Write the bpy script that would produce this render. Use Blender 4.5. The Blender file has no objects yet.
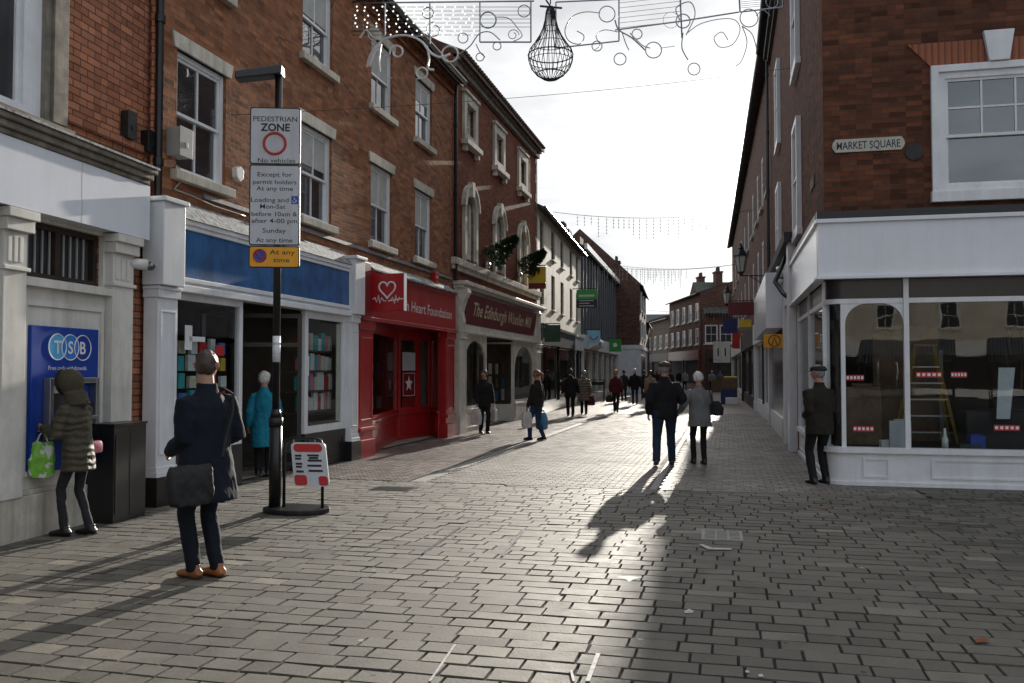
import bpy, bmesh, math, random
from mathutils import Vector, Matrix, noise
random.seed(7)
R = math.radians
scn = bpy.context.scene
COL = scn.collection
F_PX = 880.0; CAM_H = 1.65
PITCH = math.atan(29.5/880.0)

# ------------------------------------------------------------------ calibration
def ray(px, py):
    x = (px-512)/F_PX; y = 1.0; z = (341.5-py)/F_PX
    c, s = math.cos(PITCH), math.sin(PITCH)
    return Vector((x, y*c-z*s, y*s+z*c))
def ground(px, py, z=0.0):
    d = ray(px, py); t = (z-CAM_H)/d.z
    return Vector((d.x*t, d.y*t, z))
def at(px, py, Y):
    d = ray(px, py); t = Y/d.y
    return Vector((d.x*t, Y, CAM_H+d.z*t))

class Fac:
    """a vertical facade plane: u along it, w out of it, z up"""
    def __init__(s, A, B, side=1):
        s.A = Vector((A[0], A[1], 0)); s.t = (Vector((B[0], B[1], 0))-s.A).normalized()
        s.L = (Vector((B[0], B[1], 0))-s.A).length
        s.n = Vector((s.t.y, -s.t.x, 0))*side
    def p(s, u, w, z):
        return s.A + s.t*u + s.n*w + Vector((0, 0, z))
    def hit(s, px, py, w=0.0):
        d = ray(px, py); o = Vector((0, 0, CAM_H)); A = s.A+s.n*w
        k = (A-o).dot(s.n)/d.dot(s.n); q = o+d*k
        return (q-s.A).dot(s.t), q.z
    def U(s, px, py=371, w=0.0): return s.hit(px, py, w)[0]
    def Z(s, px, py, w=0.0): return s.hit(px, py, w)[1]
class World:
    def p(s, u, w, z): return Vector((u, w, z))
WF = World()
class Loc:
    """frame at a point, turned about z: u right, w forward"""
    def __init__(s, o, deg=0):
        s.o = Vector(o); a = R(deg); s.r = Vector((math.cos(a), -math.sin(a), 0)); s.f = Vector((math.sin(a), math.cos(a), 0))
    def p(s, u, w, z): return s.o+s.r*u+s.f*w+Vector((0, 0, z))

# ------------------------------------------------------------------ mesh builder
ORG = {}
class MB:
    def __init__(s): s.v = []; s.f = []; s.mi = []; s.cur = 0
    def add(s, vs, fs):
        b = len(s.v); s.v += [Vector(v) for v in vs]
        for f in fs: s.f.append([b+i for i in f]); s.mi.append(s.cur)
        return s
    def box(s, F, u0, u1, w0, w1, z0, z1):
        P = [F.p(u, w, z) for z in (z0, z1) for (u, w) in ((u0, w0), (u1, w0), (u1, w1), (u0, w1))]
        return s.add(P, [(0, 3, 2, 1), (4, 5, 6, 7), (0, 1, 5, 4), (1, 2, 6, 5), (2, 3, 7, 6), (3, 0, 4, 7)])
    def quad(s, a, b, c, d): return s.add([a, b, c, d], [(0, 1, 2, 3)])
    def tube(s, pts, rad, seg=8, ry=None, caps=True, hint=None):
        pts = [Vector(p) for p in pts]; n = len(pts)
        if not hasattr(rad, '__len__'): rad = [rad]*n
        if ry is None: ry = rad
        elif not hasattr(ry, '__len__'): ry = [ry]*n
        b = len(s.v); up = Vector(hint) if hint else None
        for i, p in enumerate(pts):
            a = pts[max(i-1, 0)]; c = pts[min(i+1, n-1)]
            t = (c-a)
            t = t.normalized() if t.length > 1e-9 else Vector((0, 0, 1))
            if up is None:
                up = Vector((0, 0, 1)) if abs(t.z) < .9 else Vector((0, 1, 0))
            x = up.cross(t)
            if x.length < 1e-6: x = Vector((1, 0, 0)).cross(t)
            x.normalize(); y = t.cross(x); up = y
            for k in range(seg):
                an = 2*math.pi*k/seg
                s.v.append(p+x*math.cos(an)*rad[i]+y*math.sin(an)*ry[i])
        for i in range(n-1):
            for k in range(seg):
                k2 = (k+1) % seg
                s.f.append([b+i*seg+k, b+i*seg+k2, b+(i+1)*seg+k2, b+(i+1)*seg+k]); s.mi.append(s.cur)
        if caps:
            s.f.append([b+k for k in range(seg)][::-1]); s.mi.append(s.cur)
            s.f.append([b+(n-1)*seg+k for k in range(seg)]); s.mi.append(s.cur)
        return s
    def rings(s, rs, seg=20):
        """rs: list of (cx,cy,z,rx,ry) stacked, closed"""
        b = len(s.v); n = len(rs)
        for (cx, cy, z, rx, ry) in rs:
            for k in range(seg):
                a = 2*math.pi*k/seg
                s.v.append(Vector((cx+rx*math.cos(a), cy+ry*math.sin(a), z)))
        for i in range(n-1):
            for k in range(seg):
                k2 = (k+1) % seg
                s.f.append([b+i*seg+k, b+i*seg+k2, b+(i+1)*seg+k2, b+(i+1)*seg+k]); s.mi.append(s.cur)
        s.f.append([b+k for k in range(seg)][::-1]); s.mi.append(s.cur)
        s.f.append([b+(n-1)*seg+k for k in range(seg)]); s.mi.append(s.cur)
        return s
    def ball(s, c, r, seg=14, nr=9):
        c = Vector(c)
        if not hasattr(r, '__len__'): r = (r, r, r)
        rs = []
        b = len(s.v)
        for i in range(nr+1):
            ph = math.pi*i/nr-math.pi/2
            for k in range(seg):
                a = 2*math.pi*k/seg
                rr = max(math.cos(ph), .02)
                s.v.append(c+Vector((r[0]*rr*math.cos(a), r[1]*rr*math.sin(a), r[2]*math.sin(ph))))
        for i in range(nr):
            for k in range(seg):
                k2 = (k+1) % seg
                s.f.append([b+i*seg+k, b+i*seg+k2, b+(i+1)*seg+k2, b+(i+1)*seg+k]); s.mi.append(s.cur)
        s.f.append([b+k for k in range(seg)][::-1]); s.mi.append(s.cur)
        s.f.append([b+nr*seg+k for k in range(seg)]); s.mi.append(s.cur)
        return s
    def poly(s, F, pts, w0, w1):
        """extrude outline (u,z) between w0 and w1"""
        n = len(pts)
        vs = [F.p(u, w0, z) for u, z in pts]+[F.p(u, w1, z) for u, z in pts]
        fs = [list(range(n))[::-1], list(range(n, 2*n))]+[(i, (i+1) % n, n+(i+1) % n, n+i) for i in range(n)]
        return s.add(vs, fs)
    def prism(s, F, pts, z0, z1):
        """extrude outline (u,w) between z0 and z1"""
        n = len(pts)
        vs = [F.p(u, w, z0) for u, w in pts]+[F.p(u, w, z1) for u, w in pts]
        fs = [list(range(n))[::-1], list(range(n, 2*n))]+[(i, (i+1) % n, n+(i+1) % n, n+i) for i in range(n)]
        return s.add(vs, fs)
    def mesh(s, name, org=Vector((0, 0, 0))):
        me = bpy.data.meshes.new(name)
        me.from_pydata([v-org for v in s.v], [], s.f)
        me.validate(clean_customdata=False)
        bm = bmesh.new(); bm.from_mesh(me)
        bmesh.ops.recalc_face_normals(bm, faces=bm.faces)
        uvl = bm.loops.layers.uv.new('UVMap')
        for f in bm.faces:
            n = f.normal
            if abs(n.z) > .7:
                for l in f.loops: c = l.vert.co+org; l[uvl].uv = (c.x, c.y)
            else:
                t = Vector((-n.y, n.x, 0)).normalized()
                for l in f.loops: c = l.vert.co+org; l[uvl].uv = (c.dot(t), c.z)
        bm.to_mesh(me); bm.free()
        if len(me.polygons) == len(s.mi):
            me.polygons.foreach_set('material_index', s.mi)
        return me
    def build(s, name, mat, parent=None, smooth=False, bevel=0.0, local=False):
        org = Vector((0, 0, 0)) if (local or parent is None) else ORG.get(parent.name, Vector((0, 0, 0)))
        me = s.mesh(name, org)
        for m in (mat if isinstance(mat, (list, tuple)) else [mat]): me.materials.append(m)
        o = bpy.data.objects.new(name, me); COL.objects.link(o)
        if smooth:
            me.polygons.foreach_set('use_smooth', [True]*len(me.polygons))
        if bevel:
            b = o.modifiers.new('bevel', 'BEVEL'); b.width = bevel; b.segments = 2; b.limit_method = 'ANGLE'; b.angle_limit = R(40)
        if parent is not None:
            o.parent = parent; ORG[o.name] = org.copy()
        else: ORG[o.name] = Vector((0, 0, 0))
        return o

def tag(o, label=None, cat=None, group=None, kind=None):
    if label: o['label'] = label
    if cat: o['category'] = cat
    if group: o['group'] = group
    if kind: o['kind'] = kind
    return o
def empty(name, loc, label=None, cat=None, group=None, rz=0.0):
    o = bpy.data.objects.new(name, None); COL.objects.link(o)
    o.location = loc; o.rotation_euler = (0, 0, rz); o.empty_display_size = .2
    ORG[o.name] = Vector(loc)
    return tag(o, label, cat, group)
def solo(mb, name, mat, loc, label, cat, group=None, **k):
    """thing that is one mesh, origin at loc"""
    loc = Vector(loc)
    for v in mb.v: v -= loc
    # uv uses local coordinates; fine for small things
    o = mb.build(name, mat, None, **k); o.location = loc; ORG[o.name] = loc
    return tag(o, label, cat, group)
def copy_tree(o, parent=None):
    c = o.copy(); COL.objects.link(c); c.parent = parent
    for ch in [x for x in bpy.data.objects if x.parent == o]: copy_tree(ch, c)
    return c

def text(s, F, u, z, w, h, mat, name, parent, width=None, bold=0.0, align='CENTER', squash=1.0, th=.002, shear=0.0):
    """lettering lying on the plane w of frame F; h = cap height, (u,z) = baseline anchor"""
    cu = bpy.data.curves.new('t', 'FONT'); cu.body = s; cu.size = 1.0; cu.align_x = 'LEFT'; cu.offset = bold; cu.shear = shear
    cu.resolution_u = 3
    ob = bpy.data.objects.new('t', cu); COL.objects.link(ob)
    dg = bpy.context.evaluated_depsgraph_get()
    me = bpy.data.meshes.new_from_object(ob.evaluated_get(dg))
    bpy.data.objects.remove(ob); bpy.data.curves.remove(cu)
    xs = [v.co.x for v in me.vertices]
    x0, x1 = min(xs), max(xs)
    k = h/.70
    kx = k*squash if width is None else width/(x1-x0)
    off = {'CENTER': -(x0+x1)/2, 'LEFT': -x0, 'RIGHT': -x1}[align]
    mb = MB()
    vs = [(v.co.x+off, v.co.y) for v in me.vertices]; fs = [list(p.vertices) for p in me.polygons]
    sg = getattr(F, 'flip', 1)
    mb.add([F.p(u+sg*x*kx, w, z+y*k) for x, y in vs], fs)
    bpy.data.meshes.remove(me)
    return mb.build(name, mat, parent)

# ------------------------------------------------------------------ materials
def nt(name):
    m = bpy.data.materials.new(name); m.use_nodes = True; t = m.node_tree; t.nodes.clear()
    out = t.nodes.new('ShaderNodeOutputMaterial'); b = t.nodes.new('ShaderNodeBsdfPrincipled')
    t.links.new(b.outputs[0], out.inputs[0]); return m, t, b, out
def N(t, typ, **k):
    n = t.nodes.new(typ)
    for a, v in k.items():
        if a in n.inputs.keys() if hasattr(n.inputs, 'keys') else False: n.inputs[a].default_value = v
        else: setattr(n, a, v)
    return n
def rgba(c): return (c[0], c[1], c[2], 1)
def coords(t, kind='Object', scale=1.0, rot=0):
    tc = t.nodes.new('ShaderNodeTexCoord'); mp = t.nodes.new('ShaderNodeMapping')
    mp.inputs['Scale'].default_value = (scale,)*3 if not hasattr(scale, '__len__') else scale
    mp.inputs['Rotation'].default_value = (0, 0, rot)
    t.links.new(tc.outputs[kind], mp.inputs[0]); return mp.outputs[0]
def noise_n(t, vec, scale, detail=4, rough=.6):
    n = t.nodes.new('ShaderNodeTexNoise'); n.inputs['Scale'].default_value = scale
    n.inputs['Detail'].default_value = detail; n.inputs['Roughness'].default_value = rough
    t.links.new(vec, n.inputs['Vector']); return n
def ramp(t, fac, stops):
    r = t.nodes.new('ShaderNodeValToRGB'); cr = r.color_ramp
    while len(cr.elements) < len(stops): cr.elements.new(.5)
    for e, (p, c) in zip(cr.elements, stops): e.position = p; e.color = rgba(c)
    t.links.new(fac, r.inputs[0]); return r.outputs[0]
def mixc(t, fac, a, b, mode='MIX'):
    m = t.nodes.new('ShaderNodeMix'); m.data_type = 'RGBA'; m.blend_type = mode
    def put(sock, v):
        if hasattr(v, 'node'): t.links.new(v, sock)
        elif hasattr(v, '__len__'): sock.default_value = rgba(v)
        else: sock.default_value = v
    put(m.inputs[0], fac); put(m.inputs[6], a); put(m.inputs[7], b); return m.outputs[2]
def bump(t, b, h, strength=.3, dist=.01, prev=None):
    n = t.nodes.new('ShaderNodeBump'); n.inputs['Strength'].default_value = strength; n.inputs['Distance'].default_value = dist
    t.links.new(h, n.inputs['Height'])
    if prev: t.links.new(prev, n.inputs['Normal'])
    t.links.new(n.outputs[0], b.inputs['Normal']); return n.outputs[0]
def plain(name, c, rough=.6, metal=0.0, var=.18, sc=6.0, bumpy=0.1, spec=.5, bsc=60):
    """one base colour with uneven wear, dirt and a fine bump"""
    m, t, b, _ = nt(name); v = coords(t)
    n = noise_n(t, v, sc, 5)
    dark = [x*(1-var*1.6) for x in c]; lite = [min(1, x*(1+var*.6)) for x in c]
    t.links.new(ramp(t, n.outputs[0], [(.3, dark), (.68, lite)]), b.inputs['Base Color'])
    b.inputs['Roughness'].default_value = rough; b.inputs['Metallic'].default_value = metal
    b.inputs['Specular IOR Level'].default_value = spec
    if bumpy:
        n2 = noise_n(t, v, bsc, 3); bump(t, b, n2.outputs[0], bumpy, .004)
    return m
def brick(name, c1, c2, mortar, stain=(.05, .045, .04), amt=.35, bw=.225, rh=.075, mw=.009, scale=1.0, rough=.85, wild=.75):
    m, t, b, _ = nt(name); v = coords(t, 'UV')
    nz = noise_n(t, v, 3.0, 2)
    wob = t.nodes.new('ShaderNodeVectorMath'); wob.operation = 'MULTIPLY_ADD'
    t.links.new(nz.outputs['Color'], wob.inputs[0]); wob.inputs[1].default_value = (.012, .012, 0); t.links.new(v, wob.inputs[2])
    br = t.nodes.new('ShaderNodeTexBrick'); br.offset = .5; br.inputs['Scale'].default_value = scale
    br.inputs['Brick Width'].default_value = bw; br.inputs['Row Height'].default_value = rh; br.inputs['Mortar Size'].default_value = mw
    br.inputs['Mortar Smooth'].default_value = .3; br.inputs['Bias'].default_value = -.1
    br.inputs['Color1'].default_value = rgba(c1); br.inputs['Color2'].default_value = rgba(c2); br.inputs['Mortar'].default_value = rgba(mortar)
    t.links.new(wob.outputs[0], br.inputs['Vector'])
    n1 = noise_n(t, v, 1.1, 6, .65); n2 = noise_n(t, v, 9, 4)
    f = ramp(t, n1.outputs[0], [(.42, (0, 0, 0)), (.75, (1, 1, 1))])
    mm = t.nodes.new('ShaderNodeMath'); mm.operation = 'MULTIPLY'; mm.inputs[1].default_value = amt; t.links.new(f, mm.inputs[0])
    col = mixc(t, mm.outputs[0], br.outputs[0], stain)
    # odd burnt bricks and pale ones: a second, coarser cell pattern at the same courses
    vn = t.nodes.new('ShaderNodeTexWhiteNoise'); vn.noise_dimensions = '2D'
    sn = t.nodes.new('ShaderNodeVectorMath'); sn.operation = 'SNAP'; sn.inputs[1].default_value = (bw, rh, 1); t.links.new(v, sn.inputs[0])
    t.links.new(sn.outputs[0], vn.inputs['Vector'])
    g = ramp(t, vn.outputs[0], [(0, (.5, .47, .46)), (.22, (.8, .78, .76)), (.7, (1, 1, 1)), (1, (1.3, 1.22, 1.15))])
    col = mixc(t, wild, col, g, 'MULTIPLY')
    col = mixc(t, .3, col, ramp(t, n2.outputs[0], [(.3, (.6, .6, .6)), (.7, (1.2, 1.2, 1.2))]), 'MULTIPLY')
    t.links.new(col, b.inputs['Base Color']); b.inputs['Roughness'].default_value = rough; b.inputs['Specular IOR Level'].default_value = .2
    inv = t.nodes.new('ShaderNodeMath'); inv.operation = 'SUBTRACT'; inv.inputs[0].default_value = 1; t.links.new(br.outputs['Fac'], inv.inputs[1])
    p = bump(t, b, inv.outputs[0], .6, .008)
    bump(t, b, n2.outputs[0], .35, .006, p)
    return m
def glass_clear(name, tint=(.75, .8, .8), ior=1.5):
    m, t, b, out = nt(name); t.nodes.remove(b)
    tr = t.nodes.new('ShaderNodeBsdfTransparent'); tr.inputs[0].default_value = rgba(tint)
    gl = t.nodes.new('ShaderNodeBsdfGlossy'); gl.inputs['Roughness'].default_value = .01
    fr = t.nodes.new('ShaderNodeFresnel'); ge = t.nodes.new('ShaderNodeNewGeometry'); mr = t.nodes.new('ShaderNodeMapRange'); mr.inputs['To Min'].default_value = ior; mr.inputs['To Max'].default_value = 1/ior
    t.links.new(ge.outputs['Backfacing'], mr.inputs[0]); t.links.new(mr.outputs[0], fr.inputs[0])
    nz = noise_n(t, coords(t), 1.5, 2); bn = t.nodes.new('ShaderNodeBump'); bn.inputs['Strength'].default_value = .05; bn.inputs['Distance'].default_value = .02
    t.links.new(nz.outputs[0], bn.inputs['Height']); t.links.new(bn.outputs[0], gl.inputs['Normal'])
    mx = t.nodes.new('ShaderNodeMixShader'); t.links.new(fr.outputs[0], mx.inputs[0]); t.links.new(tr.outputs[0], mx.inputs[1]); t.links.new(gl.outputs[0], mx.inputs[2])
    t.links.new(mx.outputs[0], out.inputs[0]); return m
def glass_dark(name, c=(.02, .022, .025), ior=2.0):
    m, t, b, out = nt(name); v = coords(t)
    n = noise_n(t, v, 1.3, 3)
    t.links.new(ramp(t, n.outputs[0], [(.35, c), (.7, [x*2.2 for x in c])]), b.inputs['Base Color'])
    b.inputs['Roughness'].default_value = .03; b.inputs['IOR'].default_value = ior
    n2 = noise_n(t, v, 2.2, 2); bump(t, b, n2.outputs[0], .012, .02); return m
def fabric(name, c, rough=.85, sc=220, var=.15):
    m, t, b, _ = nt(name); v = coords(t)
    n = noise_n(t, v, 9, 4); w = noise_n(t, v, sc, 2)
    t.links.new(ramp(t, n.outputs[0], [(.3, [x*(1-var*1.5) for x in c]), (.7, [x*(1+var) for x in c])]), b.inputs['Base Color'])
    b.inputs['Roughness'].default_value = rough; b.inputs['Specular IOR Level'].default_value = .25
    b.inputs['Sheen Weight'].default_value = .04; b.inputs['Sheen Roughness'].default_value = .4
    p = bump(t, b, w.outputs[0], .25, .002); bump(t, b, n.outputs[0], .3, .02, p); return m
def stripes(name, c, axis_scale, c2, rough=.5, metal=0.0):
    """vertical ribs following the UV's u"""
    m, t, b, _ = nt(name); v = coords(t, 'UV')
    w = t.nodes.new('ShaderNodeTexWave'); w.wave_type = 'BANDS'; w.bands_direction = 'X'; w.inputs['Scale'].default_value = axis_scale
    t.links.new(v, w.inputs['Vector']); n = noise_n(t, v, .8, 4)
    col = ramp(t, w.outputs[0], [(.05, c2), (.25, c), (.9, c)])
    col = mixc(t, .5, col, ramp(t, n.outputs[0], [(.3, (.6, .6, .6)), (.7, (1.1, 1.1, 1.1))]), 'MULTIPLY')
    t.links.new(col, b.inputs['Base Color']); b.inputs['Roughness'].default_value = rough; b.inputs['Metallic'].default_value = metal
    bump(t, b, w.outputs[0], .6, .03); return m
def paver_geo(name, stops=[(0, (.080, .072, .058)), (.5, (.132, .119, .096)), (.85, (.160, .145, .117)), (1, (.225, .2, .158))], rmin=.56):
    m, t, b, _ = nt(name); v = coords(t)
    a = t.nodes.new('ShaderNodeAttribute'); a.attribute_name = 'tone'
    n = noise_n(t, v, 45, 5, .7); n2 = noise_n(t, v, .45, 4); n3 = noise_n(t, v, 7, 4)
    col = ramp(t, a.outputs['Fac'], stops)
    col = mixc(t, .55, col, ramp(t, n.outputs[0], [(.3, (.62, .62, .62)), (.7, (1.15, 1.15, 1.15))]), 'MULTIPLY')
    col = mixc(t, .7, col, ramp(t, n2.outputs[0], [(.35, (.72, .72, .72)), (.65, (1.08, 1.08, 1.08))]), 'MULTIPLY')
    col = mixc(t, .5, col, ramp(t, n3.outputs[0], [(.35, (.7, .69, .68)), (.6, (1.05, 1.05, 1.05))]), 'MULTIPLY')
    for sc_, th_, cc in ((1.7, .035, (.32, .31, .29)), (2.6, .05, (.035, .033, .03))):   # trodden gum, oil drips
        vo = t.nodes.new('ShaderNodeTexVoronoi'); vo.inputs['Scale'].default_value = sc_; t.links.new(v, vo.inputs['Vector'])
        wn = t.nodes.new('ShaderNodeMath'); wn.operation = 'LESS_THAN'; wn.inputs[1].default_value = th_; t.links.new(vo.outputs['Distance'], wn.inputs[0])
        col = mixc(t, wn.outputs[0], col, cc)
    st = noise_n(t, v, .9, 6, .75); col = mixc(t, .6, col, ramp(t, st.outputs[0], [(.30, (.5, .49, .48)), (.46, (1, 1, 1))]), 'MULTIPLY')
    t.links.new(col, b.inputs['Base Color'])
    rr = t.nodes.new('ShaderNodeMapRange'); rr.inputs['To Min'].default_value = rmin; rr.inputs['To Max'].default_value = rmin+.3
    t.links.new(n3.outputs[0], rr.inputs[0]); t.links.new(rr.outputs[0], b.inputs['Roughness'])
    bump(t, b, n.outputs[0], .5, .006); return m
def paver_tex(name, c1, c2, mortar, bw, rh, mw, rot, rough=.5, offset=.5, spots=None):
    m, t, b, _ = nt(name); v = coords(t, 'Object', 1, rot)
    nz = noise_n(t, v, 1.5, 2)
    wob = t.nodes.new('ShaderNodeVectorMath'); wob.operation = 'MULTIPLY_ADD'
    t.links.new(nz.outputs['Color'], wob.inputs[0]); wob.inputs[1].default_value = (.03, .03, 0); t.links.new(v, wob.inputs[2])
    br = t.nodes.new('ShaderNodeTexBrick'); br.offset = offset; br.inputs['Scale'].default_value = 1
    br.inputs['Brick Width'].default_value = bw; br.inputs['Row Height'].default_value = rh; br.inputs['Mortar Size'].default_value = mw
    br.inputs['Mortar Smooth'].default_value = .5
    br.inputs['Color1'].default_value = rgba(c1); br.inputs['Color2'].default_value = rgba(c2); br.inputs['Mortar'].default_value = rgba(mortar)
    t.links.new(wob.outputs[0], br.inputs['Vector'])
    n = noise_n(t, v, 30, 5, .7); n2 = noise_n(t, v, .5, 4)
    col = mixc(t, .5, br.outputs[0], ramp(t, n.outputs[0], [(.3, (.65, .65, .65)), (.7, (1.2, 1.2, 1.2))]), 'MULTIPLY')
    col = mixc(t, .7, col, ramp(t, n2.outputs[0], [(.35, (.7, .7, .7)), (.65, (1.1, 1.1, 1.1))]), 'MULTIPLY')
    t.links.new(col, b.inputs['Base Color']); b.inputs['Roughness'].default_value = rough; b.inputs['Specular IOR Level'].default_value = .2
    inv = t.nodes.new('ShaderNodeMath'); inv.operation = 'SUBTRACT'; inv.inputs[0].default_value = 1; t.links.new(br.outputs['Fac'], inv.inputs[1])
    p = bump(t, b, inv.outputs[0], .7, .012); bump(t, b, n.outputs[0], .4, .006, p); return m

M = {}
M['brick_b2'] = brick('brick_red_brown', (.38, .145, .064), (.23, .083, .04), (.19, .14, .10), amt=.3, stain=(.09, .045, .03))
M['brick_b1'] = brick('brick_orange', (.46, .19, .105), (.33, .125, .068), (.10, .06, .045), amt=.25, stain=(.25, .10, .06), bw=.24, rh=.085)
M['brick_b3'] = brick('brick_dark_red', (.21, .06, .03), (.15, .042, .022), (.12, .06, .04), amt=.4, stain=(.16, .10, .075), mw=.005)
M['brick_r1'] = brick('brick_market', (.185, .064, .031), (.10, .037, .021), (.085, .062, .048), amt=.55, stain=(.045, .028, .02), wild=.85)
M['brick_arch'] = stripes('brick_arch_soldiers', (.33, .11, .05), 3.6, (.16, .06, .035), rough=.8)
M['brick_r2'] = brick('brick_brown', (.15, .062, .036), (.10, .042, .026), (.13, .1, .08), amt=.4)
M['brick_far'] = brick('brick_far_brown', (.16, .075, .05), (.12, .055, .04), (.14, .11, .09), amt=.35)
M['brick_far2'] = brick('brick_far_grey', (.20, .16, .13), (.15, .12, .10), (.18, .15, .13), amt=.35)
M['render_cream'] = plain('cream_render', (.72, .68, .58), .8, var=.12, sc=1.2)
M['stone'] = plain('pale_stone', (.58, .54, .46), .8, var=.15, sc=2)
M['stone_dark'] = plain('weathered_stone', (.24, .21, .17), .85, var=.3, sc=5)
M['limestone'] = plain('limestone', (.68, .655, .60), .75, var=.1, sc=1.5)
M['white'] = plain('white_paint', (.76, .77, .79), .35, var=.06, sc=2.5, bumpy=.05)
M['white_warm'] = plain('off_white_paint', (.68, .65, .58), .5, var=.12, sc=4)
M['white_gloss'] = plain('white_fascia_board', (.76, .78, .83), .18, var=.03, sc=1, bumpy=0)
M['peeling'] = plain('peeling_paint', (.30, .30, .30), .8, var=.55, sc=14, bumpy=.6)
M['red'] = plain('red_paint', (.42, .016, .02), .3, var=.1, sc=3, bumpy=.05)
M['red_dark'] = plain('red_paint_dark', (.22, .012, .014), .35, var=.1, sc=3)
M['maroon'] = plain('maroon_board', (.16, .012, .02), .35, var=.15, sc=3)
M['blue_panel'] = plain('faded_blue_board', (.028, .125, .33), .35, var=.25, sc=3, bumpy=.2)
M['blue_bank'] = plain('bank_blue', (.008, .045, .30), .3, var=.05, bumpy=0)
M['cyan'] = plain('logo_cyan', (.09, .42, .75), .4, var=.03, bumpy=0)
M['midblue'] = plain('logo_blue', (.03, .2, .6), .4, var=.03, bumpy=0)
M['signwhite'] = plain('sign_white', (.74, .75, .76), .4, var=.04, bumpy=0)
M['signgrey'] = plain('sign_face', (.55, .57, .60), .4, var=.04, sc=3, bumpy=0)
M['signblack'] = plain('sign_black', (.012, .012, .012), .5, var=.05, bumpy=0)
M['signyellow'] = plain('sign_yellow', (.80, .36, .012), .4, var=.05, bumpy=0)
M['signred'] = plain('sign_red', (.45, .02, .02), .4, var=.05, bumpy=0)
M['signblue'] = plain('sign_blue', (.02, .06, .38), .4, var=.05, bumpy=0)
M['black_metal'] = plain('black_metal', (.012, .012, .013), .35, .0, var=.2, sc=12)
M['dark_iron'] = plain('dark_iron', (.03, .028, .026), .5, .3, var=.3, sc=10)
M['steel'] = plain('steel', (.35, .36, .37), .35, .9, var=.1)
M['grey_plastic'] = plain('grey_plastic', (.34, .34, .32), .5, var=.08)
M['white_plastic'] = plain('white_plastic', (.66, .66, .63), .45, var=.05)
M['wood_dark'] = plain('dark_wood', (.035, .025, .018), .5, var=.3, sc=4)
M['wood_black'] = plain('black_stallriser', (.012, .012, .014), .3, var=.2, sc=4)
M['wood_mid'] = plain('brown_wood', (.16, .09, .045), .55, var=.3, sc=4)
M['interior'] = plain('shop_interior', (.26, .23, .19), .9, var=.2, sc=2)
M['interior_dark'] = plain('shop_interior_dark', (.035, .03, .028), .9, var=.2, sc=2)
M['interior_blue'] = plain('shop_interior_blue', (.05, .11, .13), .9, var=.2, sc=2)
M['slate'] = plain('slate_roof', (.045, .045, .05), .7, var=.35, sc=5)
M['tile'] = plain('pantile_roof', (.10, .05, .035), .8, var=.35, sc=5)
M['tile_far'] = plain('dull_roof', (.07, .075, .06), .85, var=.3, sc=3)
M['cladding'] = stripes('grey_cladding', (.19, .2, .22), 1.1, (.07, .075, .085), .45, .2)
M['lead'] = plain('lead_flashing', (.28, .29, .31), .5, .3, var=.3, sc=12)
M['green_dark'] = plain('dark_green_paint', (.012, .05, .035), .4, var=.2)
M['green'] = plain('green_board', (.03, .30, .05), .4, var=.08)
M['sky_board'] = plain('pale_blue_board', (.25, .55, .75), .4, var=.05)
M['navy'] = plain('navy_board', (.012, .022, .12), .4, var=.1)
M['yellow_board'] = plain('yellow_board', (.62, .42, .03), .5, var=.1)
M['glass_clear'] = glass_clear('shop_glass')
M['glass_up'] = glass_dark('sash_glass', ior=2.4)
M['glass_far'] = glass_dark('far_glass', (.03, .032, .035), 1.45)
for n_ in M['glass_far'].node_tree.nodes:
    if n_.type == 'BSDF_PRINCIPLED': n_.inputs['Roughness'].default_value = .18
M['blind'] = plain('painted_sky_reflection', (.45, .45, .43), .9, var=.1)  # pale tone standing in for sky reflected in the upper panes
M['leaf'] = plain('fir_needles', (.018, .06, .016), .7, var=.5, sc=20)
M['bulb'] = plain('frosted_bulb', (.78, .78, .74), .25, var=.02, bumpy=0)
bl_, bt_, bb_, _ = nt('lit_bulb'); bb_.inputs['Base Color'].default_value = (.8, .8, .75, 1); bb_.inputs['Emission Color'].default_value = (1, .97, .9, 1); bb_.inputs['Emission Strength'].default_value = 1.1; M['bulb_lit'] = bl_
M['rope_white'] = plain('white_tube_light', (.72, .72, .70), .3, var=.04, bumpy=0)
M['wire'] = plain('dark_wire', (.025, .025, .025), .6, var=.1, bumpy=0)
M['paintmark'] = plain('white_road_paint', (.45, .44, .41), .6, var=.3, sc=25)
M['litter'] = plain('brown_leaf', (.22, .07, .02), .8)
M['concrete'] = plain('concrete_kerb', (.26, .25, .225), .7, var=.15, sc=5)
M['pink'] = plain('pink', (.55, .16, .2), .5)
M['lamp_glass'] = plain('lamp_glass', (.6, .6, .56), .15, bumpy=0, var=.05)
M['skin'] = plain('skin', (.42, .22, .15), .5, var=.06, sc=12)
GOODS = [plain('goods_'+n, c, .4, var=.15, sc=18, bumpy=0) for n, c in
         (('teal', (.06, .42, .45)), ('red', (.55, .05, .05)), ('cream', (.7, .64, .5)), ('pink', (.65, .25, .35)), ('white', (.8, .8, .78)), ('blue', (.08, .2, .55)), ('yellow', (.7, .5, .06)), ('brown', (.2, .12, .07)))]
GNAME = ['teal', 'red', 'cream', 'pink', 'white', 'blue', 'yellow', 'brown']

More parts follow.
